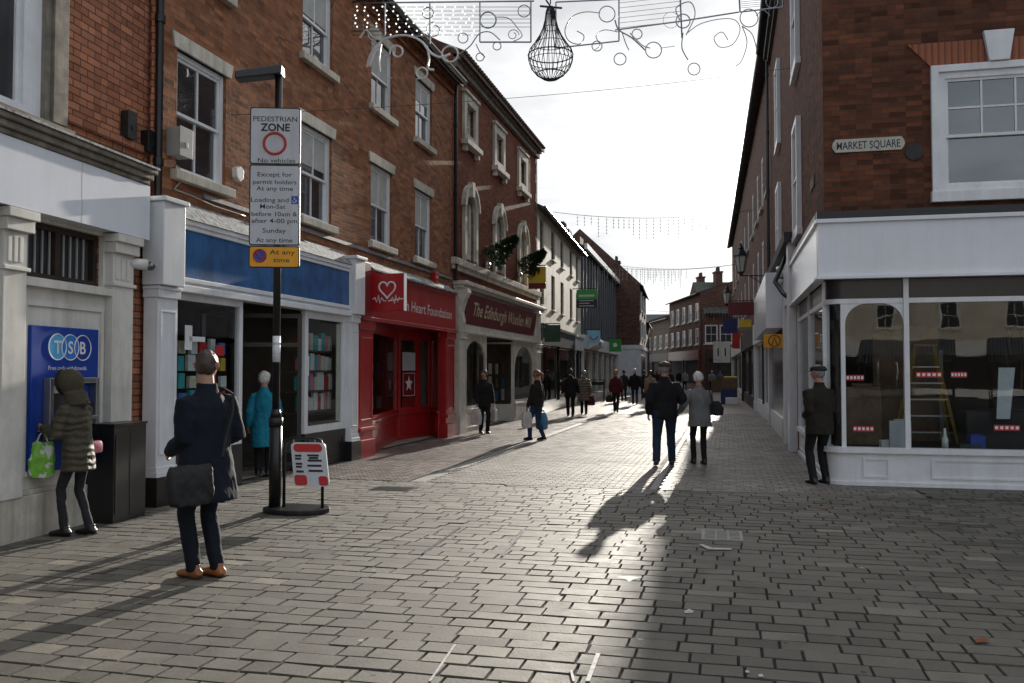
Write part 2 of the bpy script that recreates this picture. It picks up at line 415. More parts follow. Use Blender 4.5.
def grime(name, amt=.5, sx=7.0, sz=.55, dark=(.55, .53, .50)):
    """rain streaks and handling dirt on painted work: noise drawn out downwards"""
    m = M[name]; t = m.node_tree; b = [n for n in t.nodes if n.type == 'BSDF_PRINCIPLED'][0]; v = coords(t, 'Object', (sx, sx, sz))
    n = noise_n(t, v, 1.0, 6, .7); n2 = noise_n(t, coords(t), 2.3, 5, .7)
    src = b.inputs['Base Color'].links[0].from_socket
    c = mixc(t, amt, src, ramp(t, n.outputs[0], [(.34, dark), (.56, (1, 1, 1))]), 'MULTIPLY')
    c = mixc(t, amt*.6, c, ramp(t, n2.outputs[0], [(.36, dark), (.52, (1, 1, 1))]), 'MULTIPLY'); t.links.new(c, b.inputs['Base Color'])
for n_, a_ in (('white', .2), ('white_gloss', .10), ('white_warm', .4), ('red', .45), ('red_dark', .4), ('maroon', .4), ('blue_panel', .7), ('limestone', .38), ('stone', .7), ('stone_dark', .7), ('render_cream', .45), ('black_metal', .4), ('wood_black', .4), ('signgrey', .3), ('cladding', .5)): grime(n_, a_)
# ------------------------------------------------------------------ the facade lines
def fac_x(x0, s, y0=0, y1=60, side=1):
    f = Fac((x0+s*y0, y0), (x0+s*y1, y1), side); f.flip = side; return f
FL = fac_x(-7.142, .24545)                      # left row, buildings 2 to 5
FB = fac_x(-6.43, .17386)                       # the bank, turned a little
FR = Fac((4.584, 12.85), (8.904, 11.85), 1)     # corner shop, face to the square
FS = Fac((4.584, 12.85), (8.06, 27.2), -1); FS.flip = -1   # corner shop, side to the street
FQ = Fac((8.06, 27.2), (18.68, 75.0), -1); FQ.flip = -1    # right row beyond it

# ------------------------------------------------------------------ people
def remesh(mb, vox, smooth_it=2):
    me = mb.mesh('tmp'); o = bpy.data.objects.new('tmp', me); COL.objects.link(o)
    m = o.modifiers.new('r', 'REMESH'); m.mode = 'VOXEL'; m.voxel_size = vox; m.adaptivity = 0
    if smooth_it: s = o.modifiers.new('s', 'SMOOTH'); s.iterations = smooth_it; s.factor = .5
    dg = bpy.context.evaluated_depsgraph_get(); new = bpy.data.meshes.new_from_object(o.evaluated_get(dg))
    bpy.data.objects.remove(o); bpy.data.meshes.remove(me); return new
def put(me, name, mat, parent, wr=0.0, wsc=9, seed=0):
    if wr:
        off = Vector((seed*3.1, seed*1.7, 0))
        nr = [v.normal.copy() for v in me.vertices]
        for v, n in zip(me.vertices, nr):
            c = v.co.copy()
            k = noise.noise(Vector((c.x*wsc, c.y*wsc, c.z*wsc*.55))+off)+.6*noise.noise(Vector((c.x*wsc*1.9+c.z*4, c.y*wsc*1.9, c.z*wsc*1.3))+off)+.3*noise.noise(Vector((c.x*40, c.y*40, c.z*30))+off)
            v.co = c+n*(k*wr)
    me.polygons.foreach_set('use_smooth', [True]*len(me.polygons)); me.name = name
    me.materials.clear(); me.materials.append(mat)
    o = bpy.data.objects.new(name, me); COL.objects.link(o); o.parent = parent; ORG[o.name] = Vector((0, 0, 0)); return o
def ik(a, b, l1, l2, hint):
    d = b-a; L = min(d.length, (l1+l2)*.995)
    if d.length > L: b = a+d.normalized()*L
    u = d.normalized(); x = (l1*l1-l2*l2+L*L)/(2*L); h = math.sqrt(max(0, l1*l1-x*x))
    hv = hint-u*hint.dot(u); hv = hv.normalized() if hv.length > 1e-5 else Vector((0, 1, 0))
    return a+u*x+hv*h, b
def hand(mb, w, d, side, curl=.5, k=1.0, fr=.0085, up=None):
    """palm, four unequal bent fingers and a thumb; d is the forearm direction, side the thumb side"""
    d = d.normalized(); s = (side-d*side.dot(d)).normalized(); n = d.cross(s)
    pc = w+d*.085*k
    mb.tube([w-d*.02, w+d*.02*k, w+d*.055*k, pc], [.024*k, .028*k, .038*k, .037*k], 10, ry=[.02*k, .017*k, .017*k, .014*k], hint=n)
    for i, (off, ln) in enumerate(((.028, .068), (.010, .077), (-.009, .072), (-.027, .057))):
        p0 = w+d*.07*k+s*off*k; cu = curl*(1+.12*i)
        d1 = (d*math.cos(cu*.6)+n*math.sin(cu*.6)); d2 = (d*math.cos(cu*1.5)+n*math.sin(cu*1.5)); d3 = (d*math.cos(cu*2.2)+n*math.sin(cu*2.2))
        p1 = p0+d*.02*k+d1*ln*.42*k; p2 = p1+d2*ln*.34*k; p3 = p2+d3*ln*.26*k
        mb.tube([p0, p1, p2, p3], [fr*1.1, fr, fr*.95, fr*.8], 6)
    t0 = w+d*.03*k+s*.026*k; t1 = t0+(d*.6+s*.7+n*.2).normalized()*.035*k; t2 = t1+(d*.9+s*.15+n*.4).normalized()*.032*k
    mb.tube([t0, t1, t2], [fr*1.3, fr*1.15, fr*.9], 6)
def person(label, foot, face, H=1.72, vox=.014, top='cloth_black', legs='cloth_navy', shoe='shoe_black', hair=('hair_grey', 'short'), hat=None,
           hem=.72, lf=(0, 0), rf=(0, 0), lh=None, rh=None, flare=0.0, build=1.0, legw=1.0, group=None, head_yaw=0, head_pitch=0, lean=0, puff=0.0, skin='skin', coat_wr=.014, collar=True, hood=False, skirt=None, topname='coat', curlL=.5, curlR=.5, belt=None, scarf=None, cat='person'):
    s = H/1.75
    root = empty('person', (foot.x, foot.y, 0), label, cat, group, rz=-R(face))
    ORG[root.name] = Vector((0, 0, 0))
    ln = math.tan(R(lean)); w = build
    V = lambda x, y, z: Vector((x, y, z))
    def fin(mb, head=False):
        for v in mb.v:
            if v.z > .9: v.y += ln*(v.z-.9)
            v *= s
        return mb
    feet = {}
    hips = {-1: V(-.09*w, 0, .9), 1: V(.09*w, 0, .9)}
    for sg, f in ((-1, lf), (1, rf)):
        lift = .06+.0*abs(f[1]); rise = max(0, -f[1]-.12)*.35
        ank = V(.082*sg+f[0], f[1], .085+rise)
        kn, ank = ik(hips[sg], ank, .425, .42, V(0, 1, 0)); feet[sg] = (kn, ank, rise)
    shd = {-1: V(-.17*w, -.005, 1.375), 1: V(.17*w, -.005, 1.375)}
    arms = {}
    for sg, h, cu in ((-1, lh, curlL), (1, rh, curlR)):
        tgt = V(*h) if h else V(.25*w*sg, .03, .86)
        el, wr = ik(shd[sg], tgt, .29, .26, V(.35*sg, -1, -.35)); arms[sg] = (el, wr, cu)
    def headpt(p):
        q = p-V(0, .0, 1.55); q = Matrix.Rotation(-R(head_yaw), 3, 'Z') @ (Matrix.Rotation(R(head_pitch), 3, 'X') @ q); return q+V(0, .0, 1.55)
    def addhead(mb, m2):
        for v in m2.v: v[:] = headpt(v)
        b = len(mb.v); mb.v += m2.v
        for f in m2.f: mb.f.append([b+i for i in f]); mb.mi.append(0)
    # body: one surface
    mb = MB()
    mb.rings([(0, 0, .80, .13*w, .10), (0, 0, .9, .16*w, .115), (0, 0, 1.0, .145*w, .10), (0, 0, 1.12, .135*w, .095), (0, .0, 1.27, .155*w, .10), (0, -.005, 1.34, .14*w, .09), (0, -.01, 1.40, .09, .065), (0, -.005, 1.46, .062, .062), (0, .005, 1.57, .057, .06)], 18)
    for sg in (-1, 1):
        kn, an, rise = feet[sg]; mb.tube([hips[sg]+V(0, 0, .02), hips[sg].lerp(kn, .5), kn, kn.lerp(an, .35), an], [.085*w*legw, .072*legw, .052*legw, .052*legw, .036], 10)
        mb.tube([an+V(0, -.05, -.04), an+V(0, .03, -.045), an+V(0, .15, -.06)], [.035, .038, .028], 8)
        el, wr, cu = arms[sg]; mb.tube([shd[sg], shd[sg].lerp(el, .5), el, el.lerp(wr, .4), wr], [.040, .042, .036, .034, .025], 10)
        hand(mb, wr, wr-el, V(-sg*.3, 1, .1), cu, fr=max(.0085, vox*.62))
    hd = MB(); hc = V(0, .015, 1.645)
    hd.ball(hc, (.078, .098, .112), 18, 14)
    for v in hd.v:
        if v.z < 1.63: t = (1.63-v.z)/.1; v.x *= 1-.28*t; v.y = .015+(v.y-.015)*(1-.08*t)+(.012*t if v.y > 0 else -.0*t)
    hd.tube([V(0, .1, 1.665), V(0, .118, 1.64), V(0, .122, 1.628), V(0, .104, 1.618)], [.008, .012, .015, .009], 8)
    hd.tube([V(-.022, .096, 1.59), V(0, .106, 1.592), V(.022, .096, 1.59)], [.006, .009, .006], 6)
    hd.tube([V(-.05, .086, 1.678), V(0, .1, 1.674), V(.05, .086, 1.678)], [.008, .009, .008], 6)
    for sg in (-1, 1): hd.tube([V(.076*sg, .008, 1.675), V(.098*sg, -.008, 1.663), V(.094*sg, 0, 1.637), V(.076*sg, .01, 1.612)], [.008, .013, .012, .007], 6)
    addhead(mb, hd); fin(mb)
    sk = M[skin]
    put(remesh(mb, vox*.72*s if vox < .02 else vox*s, 1), 'body', sk, root)
    for sg in (-1, 1):
        e = MB(); e.ball(V(.03*sg, .096, 1.655), (.012, .008, .008), 8, 6)
        for v in e.v: v[:] = headpt(v)
        fin(e); e.build('eye', M['signblack'], root, smooth=True, local=True)
    # legs
    mb = MB()
    for sg in (-1, 1):
        kn, an, rise = feet[sg]; lw = legw
        mb.tube([hips[sg]+V(0, 0, .03), hips[sg].lerp(kn, .5), kn, kn.lerp(an, .4), an+V(0, -.0, .0), an+V(0, .0, -.03)], [.098*w*lw, .084*lw, .066*lw, .066*lw, .058*lw, .060*lw], 12)
    mb.rings([(0, 0, .78, .14*w, .10), (0, 0, .9, .172*w, .125), (0, 0, 1.0, .155*w, .112), (0, 0, 1.03, .15*w, .11)], 18)
    fin(mb); put(remesh(mb, vox*s, 2), 'trousers', M[legs], root, .006, 11, random.random())
    for sg in (-1, 1):
        kn, an, rise = feet[sg]; m = MB(); tilt = rise*1.2
        m.tube([an+V(0, -.075, -.03+tilt*.3), an+V(0, -.05, -.045+tilt*.2), an+V(0, .02, -.04), an+V(0, .09, -.05-tilt*.4), an+V(0, .15, -.058-tilt*.7), an+V(0, .185, -.062-tilt*.8)], [.034, .044, .046, .048, .043, .022], 12, ry=[.03, .038, .042, .032, .026, .016], hint=(0, 0, 1))
        m.tube([an+V(0, -.012, .03), an+V(0, -.01, -.03)], [.046, .048], 10)
        for v in m.v: v.z = max(v.z, .002 if rise == 0 else v.z)
        fin(m); put(remesh(m, min(vox, .012)*s, 1), 'shoe', M[shoe], root)
        m = MB(); m.tube([an+V(0, -.078, -.075+tilt*.3), an+V(0, .02, -.077), an+V(0, .12, -.076-tilt*.5), an+V(0, .178, -.076-tilt*.8)], [.03, .042, .046, .024], 10, ry=[.008]*4, hint=(0, 0, 1)); fin(m); m.build('sole', M['signblack'], root, local=True)
    # coat and sleeves
    mb = MB(); p = puff; hw = .165*w+flare
    mb.rings([(0, 0, hem, hw+.022+p, .13+flare*.8+p), (0, 0, hem+.04, hw+.02+p, .128+flare*.8+p), (0, 0, (hem+1.05)/2, (.168*w+flare*.5)+.016+p, .13+flare*.3+p), (0, 0, 1.08, .155*w+.02+p, .118+p), (0, 0, 1.24, .175*w+.014+p, .128+p), (0, -.004, 1.33, .165*w+.014+p*.6, .118+p*.6), (0, -.008, 1.395, .135*w, .10), (0, -.008, 1.44, .10, .085), (0, -.006, 1.475, .08, .076), (0, -.005, 1.51 if collar else 1.49, .079, .078)], 24)
    for sg in (-1, 1):
        el, wr, cu = arms[sg]; d = (wr-el).normalized()
        mb.tube([shd[sg]+V(-.05*sg, 0, .0), shd[sg]+V(0, 0, -.01), shd[sg].lerp(el, .5), el, el.lerp(wr, .5), wr-d*.02, wr+d*.015], [.055, .066+p*.8, .066+p, .058+p, .052+p, .045+p*.7, .043+p*.5], 12)
    if hood: mb.tube([V(-.09, -.06, 1.46), V(0, -.12, 1.44), V(.09, -.06, 1.46)], [.04, .055, .04], 10)
    fin(mb); c_ = put(remesh(mb, vox*s, 2), topname, M[top], root, coat_wr, 8, random.random())
    if hood == 'up':
        pass
    # hair
    style = hair[1]; m = MB()
    base = {'short': (.085, .107, .117), 'bald': (.08, .1, .11), 'bob': (.096, .115, .125), 'pony': (.09, .109, .12), 'long': (.093, .112, .122), 'curl': (.104, .118, .128)}[style]
    m.ball(hc+V(0, -.006, .012), base, 20, 16)
    keep = []
    lowz = {'short': 1.575, 'bald': 1.60, 'bob': 1.56, 'pony': 1.61, 'long': 1.53, 'curl': 1.58}[style]
    for v in m.v:
        front = (v.y-.02)/.09
        zmin = lowz+max(0, front+.35)*.125 if front > -.35 else lowz
        if style == 'bald' and v.z > 1.70: v.xy *= .985; v.z -= .008
        if v.z < zmin: v.z = zmin+ (v.z-zmin)*.15; v.x *= .93; v.y = v.y*.93
        v += V(random.uniform(-1, 1), random.uniform(-1, 1), random.uniform(-1, 1))*(.0035 if style in ('curl', 'bob', 'long') else .0015)
    if style == 'pony': m.tube([V(0, -.1, 1.68), V(0, -.15, 1.66), V(0, -.165, 1.58), V(.01, -.15, 1.48)], [.03, .042, .038, .012], 10)
    if style == 'long': m.tube([V(0, -.06, 1.62), V(0, -.09, 1.52), V(0, -.1, 1.42)], [.08, .085, .05], 12, ry=[.05, .04, .02])
    for v in m.v: v[:] = headpt(v)
    fin(m); hm = remesh(m, max(.008, vox*.8)*s, 1); put(hm, 'hair', M[hair[0]], root, .006 if style in ('short', 'bald') else .009, 30 if style != 'curl' else 22)
    if hat:
        m = MB(); m.rings([(0, -.01, 1.680, .090, .112), (0, -.005, 1.695, .098, .122), (0, .01, 1.72, .099, .126), (0, .005, 1.745, .082, .102), (0, -.01, 1.757, .04, .05)], 20)
        m.tube([V(0, .08, 1.69), V(0, .15, 1.675)], [.072, .052], 12, ry=[.012, .006], hint=(0, 0, 1))
        for v in m.v: v[:] = headpt(v)
        fin(m); put(remesh(m, max(.008, vox*.7)*s, 2), 'flat_cap', M[hat], root, .003, 20)
    if hood == 'up': pass
    return root, s, (lambda x, y, z: Vector((foot.x, foot.y, 0))+Matrix.Rotation(-R(face), 3, 'Z') @ V(x*s, (y+(ln*(z-.9) if z > .9 else 0))*s, z*s))
for n_, c_ in (('cloth_black', (.012, .012, .013)), ('cloth_navy', (.012, .018, .034)), ('cloth_denim', (.016, .03, .058)), ('coat_navy', (.006, .009, .017)), ('cloth_dark_denim', (.007, .010, .017)), ('cloth_olive', (.062, .052, .033)), ('cloth_charcoal', (.025, .025, .028)), ('cloth_grey', (.18, .18, .175)), ('cloth_maroon', (.08, .012, .02)), ('cloth_beige', (.25, .18, .12)),
               ('cloth_teal', (.015, .20, .30)), ('cloth_brown', (.022, .018, .013)), ('cloth_plum', (.16, .05, .06)), ('cloth_cap', (.06, .045, .035)), ('cloth_blue', (.02, .045, .10)), ('cloth_quilt', (.15, .12, .09)), ('cloth_greyblue', (.07, .085, .10))):
    M[n_] = fabric(n_, c_)
def quilt(name, c, sc, dist):
    m = fabric(name, c); t = m.node_tree; b = [n for n in t.nodes if n.type == 'BSDF_PRINCIPLED'][0]; v = coords(t)
    wv = t.nodes.new('ShaderNodeTexWave'); wv.wave_type = 'BANDS'; wv.bands_direction = 'Z'; wv.wave_profile = 'SIN'; wv.inputs['Scale'].default_value = sc; wv.inputs['Distortion'].default_value = 3.5; wv.inputs['Detail Scale'].default_value = 1.5
    t.links.new(v, wv.inputs['Vector']); prev = b.inputs['Normal'].links[0].from_socket; bump(t, b, wv.outputs[0], .9, dist, prev); b.inputs['Roughness'].default_value = .6; return m
M['cloth_olive_quilt'] = quilt('cloth_olive_quilt', (.062, .052, .033), 4.5, .012)
M['cloth_quilt'] = quilt('cloth_quilt', (.15, .12, .09), 3.0, .03)
m_, t_, b_, _o = nt('green_white_carrier'); n_ = noise_n(t_, coords(t_), 9, 2)
t_.links.new(ramp(t_, n_.outputs[0], [(.52, (.17, .45, .04)), (.57, (.6, .62, .56))]), b_.inputs['Base Color']); b_.inputs['Roughness'].default_value = .35; M['bag_green'] = m_
M['leather_black'] = plain('black_leather', (.006, .006, .0065), .7, var=.2, sc=15)
M['shoe_black'] = plain('shoe_black_leather', (.012, .011, .011), .4, var=.2)
M['shoe_tan'] = plain('shoe_tan_leather', (.30, .11, .03), .45, var=.25)
def hairmat(n, c):
    m, t, b, _ = nt(n); v = coords(t, 'Object', (60, 60, 12)); x = noise_n(t, v, 3, 3)
    t.links.new(ramp(t, x.outputs[0], [(.3, [q*.6 for q in c]), (.7, [min(1, q*1.4) for q in c])]), b.inputs['Base Color']); b.inputs['Roughness'].default_value = .5
    bump(t, b, x.outputs[0], .6, .004); return m
for n_, c_ in (('hair_grey', (.22, .21, .20)), ('hair_white', (.6, .58, .54)), ('hair_brown', (.05, .025, .014)), ('hair_dark', (.018, .012, .01)), ('hair_blond', (.35, .2, .09)), ('hair_ginger', (.17, .07, .03)), ('hair_thin', (.042, .024, .016))): M[n_] = hairmat(n_, c_)
M['bag_white'] = plain('white_carrier', (.6, .58, .55), .4, var=.1); M['bag_blue'] = plain('blue_carrier', (.10, .25, .42), .4, var=.15); pass
M['quilt'] = None
def bag(name, top, w, d, h, mat, label, cat='bag', rot=0, strap=None, taper=.85, sag=.0, strapmat=None, wr=.012):
    """soft bag hanging from a point"""
    F_ = Loc((top.x, top.y, 0), rot); z1 = top.z-.10; z0 = z1-h; m = MB(); n = 16
    rs = []
    for (t, kx, ky) in ((0, .80, .9), (.12, .98, 1.0), (.5, 1, 1.0), (.85, .95*taper+.05, .7), (1, taper*.9, .25)):
        rs.append((t, kx, ky))
    vs = []; fs = []
    for t, kx, ky in rs:
        z = z0+(z1-z0)*t
        for k in range(n):
            a = 2*math.pi*k/n; ca, sa = math.cos(a), math.sin(a); e = .5
            x = (abs(ca)**e)*(1 if ca >= 0 else -1)*w/2*kx; y = (abs(sa)**e)*(1 if sa >= 0 else -1)*d/2*ky
            vs.append(F_.p(x, y, z))
    for i in range(len(rs)-1):
        for k in range(n): fs.append((i*n+k, i*n+(k+1) % n, (i+1)*n+(k+1) % n, (i+1)*n+k))
    fs.append(tuple(range(n))[::-1]); fs.append(tuple((len(rs)-1)*n+k for k in range(n)))
    m.add(vs, fs); root = empty(name, (top.x, top.y, z0), label, cat)
    me = remesh(m, .012, 2); me.transform(Matrix.Translation(-Vector((top.x, top.y, z0))))
    put(me, 'bag_body', mat, root, wr, 10)
    for v in (-1, 1):
        q = MB(); q.tube([F_.p(-w*.22, v*d*.12, z1-.01), F_.p(-w*.1, v*d*.08, z1+.07), top, F_.p(w*.1, v*d*.08, z1+.07), F_.p(w*.22, v*d*.12, z1-.01)] if not strap else strap, .008 if not strap else .012, 6)
        q.build('handle' if not strap else 'strap', strapmat or mat, root)
        if strap: break
    return root

# 1 the man in front, seen from behind
f = ground(205, 578)
r1, s1, W1 = person('man in a dark navy raincoat and tan shoes standing with his back turned', f, -58, 1.80, .012, 'coat_navy', 'cloth_dark_denim', 'shoe_tan', ('hair_thin', 'short'), hem=.60, flare=.055, build=1.16,
       lf=(.03, .07), rf=(.0, -.04), lh=(-.16, .22, .98), rh=(.22, .20, 1.02), head_yaw=62, puff=.010, coat_wr=.010, lean=1)
mt = M['leather_black']
# bag at his left hip with strap over the shoulder
pH = W1(-.26, -.06, .86)
def strapline(W, pts): return [W(*p) for p in pts]
F_ = 52
bc = W1(-.25, -.12, .62); 
bg = bag('shoulder_bag', W1(-.25, -.13, 1.00), .36, .15, .31, mt, 'black leather shoulder bag hanging at the hip of the man in the navy raincoat', rot=-42, taper=1.0, strap=strapline(W1, [(-.06, -.26, .95), (.02, -.205, 1.1), (.11, -.175, 1.28), (.16, -.12, 1.42), (.155, -.02, 1.465), (.12, .10, 1.40)]), wr=.014)
# 2 the woman at the cash machine
f = ground(82, 519); f2 = FB.p(FB.U(82, 519, .55), .50, 0)
r2, s2, W2 = person('woman in a hooded olive quilted coat at the blue cash machine', Vector((f2.x, f2.y, 0)), -76, 1.62, .012, 'cloth_olive_quilt', 'cloth_charcoal', 'shoe_black', ('hair_dark', 'short'), hem=.70, flare=.02, build=.92, legw=.78,
       lf=(.0, .10), rf=(0, -.09), lh=(-.14, .30, 1.16), rh=(.12, .32, 1.16), head_pitch=-18, puff=.010, coat_wr=.008, lean=7, hood=True, curlL=.9, curlR=.9)
# hood drawn up over the head
m = MB(); V = lambda x, y, z: Vector((x, y, z))
m.ball(V(0, .02, 1.66), (.122, .145, .15), 18, 12); m.tube([V(0, -.05, 1.40), V(0, -.02, 1.55)], [.13, .12], 14)
for v in m.v:
    if v.y > .13: v.y = .13+(v.y-.13)*.1
    v.y += math.tan(R(7))*(v.z-.9); v *= s2
o = put(remesh(m, .012, 2), 'hood', M['cloth_olive'], r2, .006, 14)
m = MB(); 
for k in range(40):
    a = 2*math.pi*k/40; m.ball(V(.095*math.cos(a), .125+math.tan(R(7))*(.76+.12*math.sin(a)), 1.66+.125*math.sin(a)), (.02, .02, .02), 6, 4)
for v in m.v: v *= s2
m.build('hood_trim', M['cloth_brown'], r2, local=True, smooth=True)
# quilting seams
for z in [.80+.075*k for k in range(9)]:
    m = MB(); hw = .19+(.025 if z < 1 else 0); m.rings([(0, (math.tan(R(7))*(z-.9) if z > .9 else 0), z-.006, hw+.012, .160), (0, (math.tan(R(7))*(z-.9) if z > .9 else 0), z+.006, hw+.012, .160)], 24)
    for v in m.v: v *= s2
    m.build('seam', M['cloth_brown'], r2, local=True) if False else None
bag('carrier_bag', W2(-.14, .32, 1.12), .24, .10, .36, M['bag_green'], 'green and white carrier bag held by the woman at the cash machine', rot=-30)
q = W2(.30, .02, .98); bag('handbag', Vector((q.x, q.y, q.z+.12)), .17, .07, .13, M['pink'], 'small pink handbag at the side of the woman at the cash machine', rot=-76, taper=1, strap=[W2(.235, .02, 1.06), W2(.24, .06, 1.25), W2(.17, .10, 1.42), W2(.05, .14, 1.44), W2(-.1, .13, 1.3)], strapmat=M['cloth_brown'], wr=.002)
m = MB(); q = W2(.05, .50, 1.2); m.box(Loc((q.x, q.y, 0), -60), -.055, .055, -.04, .04, q.z, q.z+.006); solo(m, 'paper_slip', M['signwhite'], q, 'white slip of paper held by the woman at the cash machine', 'paper')
# 3 the couple
f = ground(665, 465.5)
r3, s3, W3 = person('man in a black jacket, jeans and flat cap walking arm in arm', f, 4, 1.80, .013, 'cloth_black', 'cloth_denim', 'shoe_black', ('hair_grey', 'short'), 'cloth_cap', hem=.80, build=1.15, legw=1.12, lf=(-.08, -.22), rf=(.05, .14), lh=(-.27, .05, .88), rh=(.26, .16, 1.08), head_yaw=-18, puff=.012)
f = ground(700, 464)
r4, s4, W4 = person('white haired woman in a grey coat holding the arm of the capped man', f, -4, 1.62, .013, 'cloth_grey', 'cloth_black', 'shoe_black', ('hair_white', 'curl'), hem=.72, flare=.02, build=1.08, lf=(-.02, .06), rf=(-.02, -.08), lh=(-.36, .14, 1.0), rh=(.16, .24, 1.02), legw=.9, puff=.014, lean=4, head_pitch=-8)
q = W4(.25, -.03, 1.34); bag('handbag', Vector((W4(.28, -.03, 1).x, W4(.28, -.03, 1).y, 1.22)), .34, .13, .26, M['leather_black'], 'black leather handbag on the right shoulder of the white haired woman', rot=12, taper=.6, strap=[W4(.24, -.12, 1.0), W4(.2, -.12, 1.3), W4(.18, 0, 1.47), W4(.22, .11, 1.3), W4(.26, .10, 1.02)])
# 4 the man waiting by the corner shop
f = ground(820, 484)
r5, s5, W5 = person('man in dark jacket and flat cap waiting beside the corner shop', f, -14, 1.72, .013, 'cloth_brown', 'cloth_black', 'shoe_black', ('hair_grey', 'short'), 'cloth_charcoal', hem=.74, build=1.12, lf=(-.03, .0), rf=(.03, .02), lh=(-.12, .18, 1.0), rh=(.14, .18, 1.0), head_yaw=-32, puff=.014, flare=.01)
# 5 person in the newsagent doorway in a bright blue coat
f = FL.p(FL.U(261, 400, -.2), -.15, 0)
person('white haired person in a bright blue coat in the newsagent doorway', Vector((f.x, f.y, 0)), -12, 1.62, .015, 'cloth_teal', 'cloth_black', 'shoe_black', ('hair_white', 'curl'), hem=.50, flare=.03, build=1.0, lf=(0, .02), rf=(0, 0), rh=(.22, .3, 1.05), head_yaw=40)
# 6 woman by the wool shop
f = ground(484, 433.5)
_, _, W6 = person('woman in a short black coat carrying white carrier bags past the wool shop', f, 160, 1.66, .016, 'cloth_black', 'cloth_black', 'shoe_black', ('hair_brown', 'bob'), hem=.74, lf=(0, .05), rf=(0, -.05), lh=(-.24, .12, .86), rh=(.24, .12, .84), flare=.02, puff=.01, head_yaw=35)
q = W6(.26, .13, .80); bag('carrier_bag', q, .30, .14, .42, M['bag_white'], 'white plastic carrier bag held low by the woman in the short black coat', rot=30)
q = W6(-.26, .13, .80); bag('carrier_bag', q, .24, .12, .34, M['bag_white'], 'second pale carrier bag in the other hand of the woman in the short black coat', rot=60)
# 7 woman with ponytail
f = ground(537, 440)
_, _, W7 = person('woman with a ginger ponytail in a dark jacket and blue jeans carrying shopping', f, -58, 1.66, .015, 'cloth_brown', 'cloth_blue', 'shoe_black', ('hair_ginger', 'pony'), hem=.86, lf=(0, .16), rf=(0, -.14), lh=(-.22, .14, .84), rh=(.24, .0, .82), legw=.95, puff=.008, build=1.05)
q = W7(.26, .0, .78); bag('carrier_bag', q, .30, .16, .40, M['bag_blue'], 'blue carrier bag in the hand of the woman with the ginger ponytail', rot=30)
q = W7(-.22, .16, .82); bag('carrier_bag', q, .26, .14, .38, M['bag_white'], 'pale carrier bag in the far hand of the woman with the ginger ponytail', rot=-20)
# 8 and on: people farther up the street
def far_person(x, y, face, label, H=1.7, top='cloth_black', legs='cloth_black', hair=('hair_dark', 'short'), stride=.18, hat=None, hem=.75, **k):
    g = ground(x, y); st = stride
    return person(label, g, face, H, k.pop('vox', .02), top, legs, 'shoe_black', hair, hat, hem=hem, lf=(0, st), rf=(0, -st), **k)
_, _, Wf = far_person(570.5, 416.5, 2, 'stout man in a black coat walking away on the left footway', 1.72, 'cloth_black', build=1.2, stride=.06, hem=.7, hair=('hair_dark', 'short'))
_, _, Wf = far_person(584, 414.5, 4, 'grey haired woman in a quilted brown coat beside the stout man', 1.66, 'cloth_quilt', hair=('hair_grey', 'curl'), stride=.06, hem=.55, flare=.04, puff=.02)
q = Wf(.28, 0, .85); bag('shopping_bag', q, .32, .16, .36, M['cloth_maroon'], 'dark red shopping bag beside the woman in the quilted brown coat', rot=10)
_, _, Wf = far_person(616, 412.5, 14, 'blond woman in a maroon jacket striding up the left side of the carriageway', 1.68, 'cloth_maroon', hair=('hair_blond', 'bob'), stride=.26, hem=.8)
q = Wf(-.27, .02, .84); bag('handbag', q, .3, .12, .3, M['leather_black'], 'black handbag hanging from the hand of the blond woman in the maroon jacket', rot=0, taper=.6)
far_person(624, 401, 0, 'man in dark clothes between the blond woman and the white haired man', 1.7, 'cloth_charcoal', stride=.14)
far_person(635, 404.5, 5, 'white haired man in a black jacket and jeans walking up the street', 1.76, 'cloth_black', 'cloth_denim', ('hair_white', 'short'), stride=.24, build=1.1)
far_person(644, 399, -6, 'person in a dark coat half hidden behind the white haired man', 1.68, 'cloth_charcoal', stride=.1)
_, _, Wf = far_person(650.5, 409, 6, 'auburn haired woman in a long beige coat walking alone', 1.66, 'cloth_beige', 'cloth_black', ('hair_brown', 'curl'), stride=.1, hem=.5, flare=.03)
q = Wf(-.26, -.05, .86); bag('handbag', q, .24, .1, .24, M['leather_black'], 'dark handbag on the arm of the woman in the long beige coat', rot=0)
far_person(712, 391.5, 8, 'person in a pale grey hooded jacket far up the street', 1.7, 'cloth_grey', 'cloth_black', ('hair_grey', 'short'), stride=.1, hem=.85, vox=.026, build=1.15)
far_person(720, 391, 0, 'person in a dark blue jacket beside the pale grey hooded one', 1.7, 'cloth_greyblue', 'cloth_black', stride=.1, hem=.85, vox=.026)
lbs = ['in a dark red coat', 'in a black coat', 'in a brown coat', 'in a navy coat', 'in a grey coat', 'in a black jacket', 'in an olive coat', 'in a charcoal coat', 'in a plum jacket', 'in a dark coat']
tops = ['cloth_maroon', 'cloth_black', 'cloth_brown', 'cloth_navy', 'cloth_grey', 'cloth_black', 'cloth_olive', 'cloth_charcoal', 'cloth_plum', 'cloth_black']
where = ['left of the distant crowd', 'near the left of the distant crowd', 'just left of the crowd centre', 'in the middle of the distant crowd', 'behind the flat capped man', 'just right of the crowd centre', 'towards the right of the distant crowd', 'right of the distant crowd', 'close to the far right shops', 'under the white board of the right row']
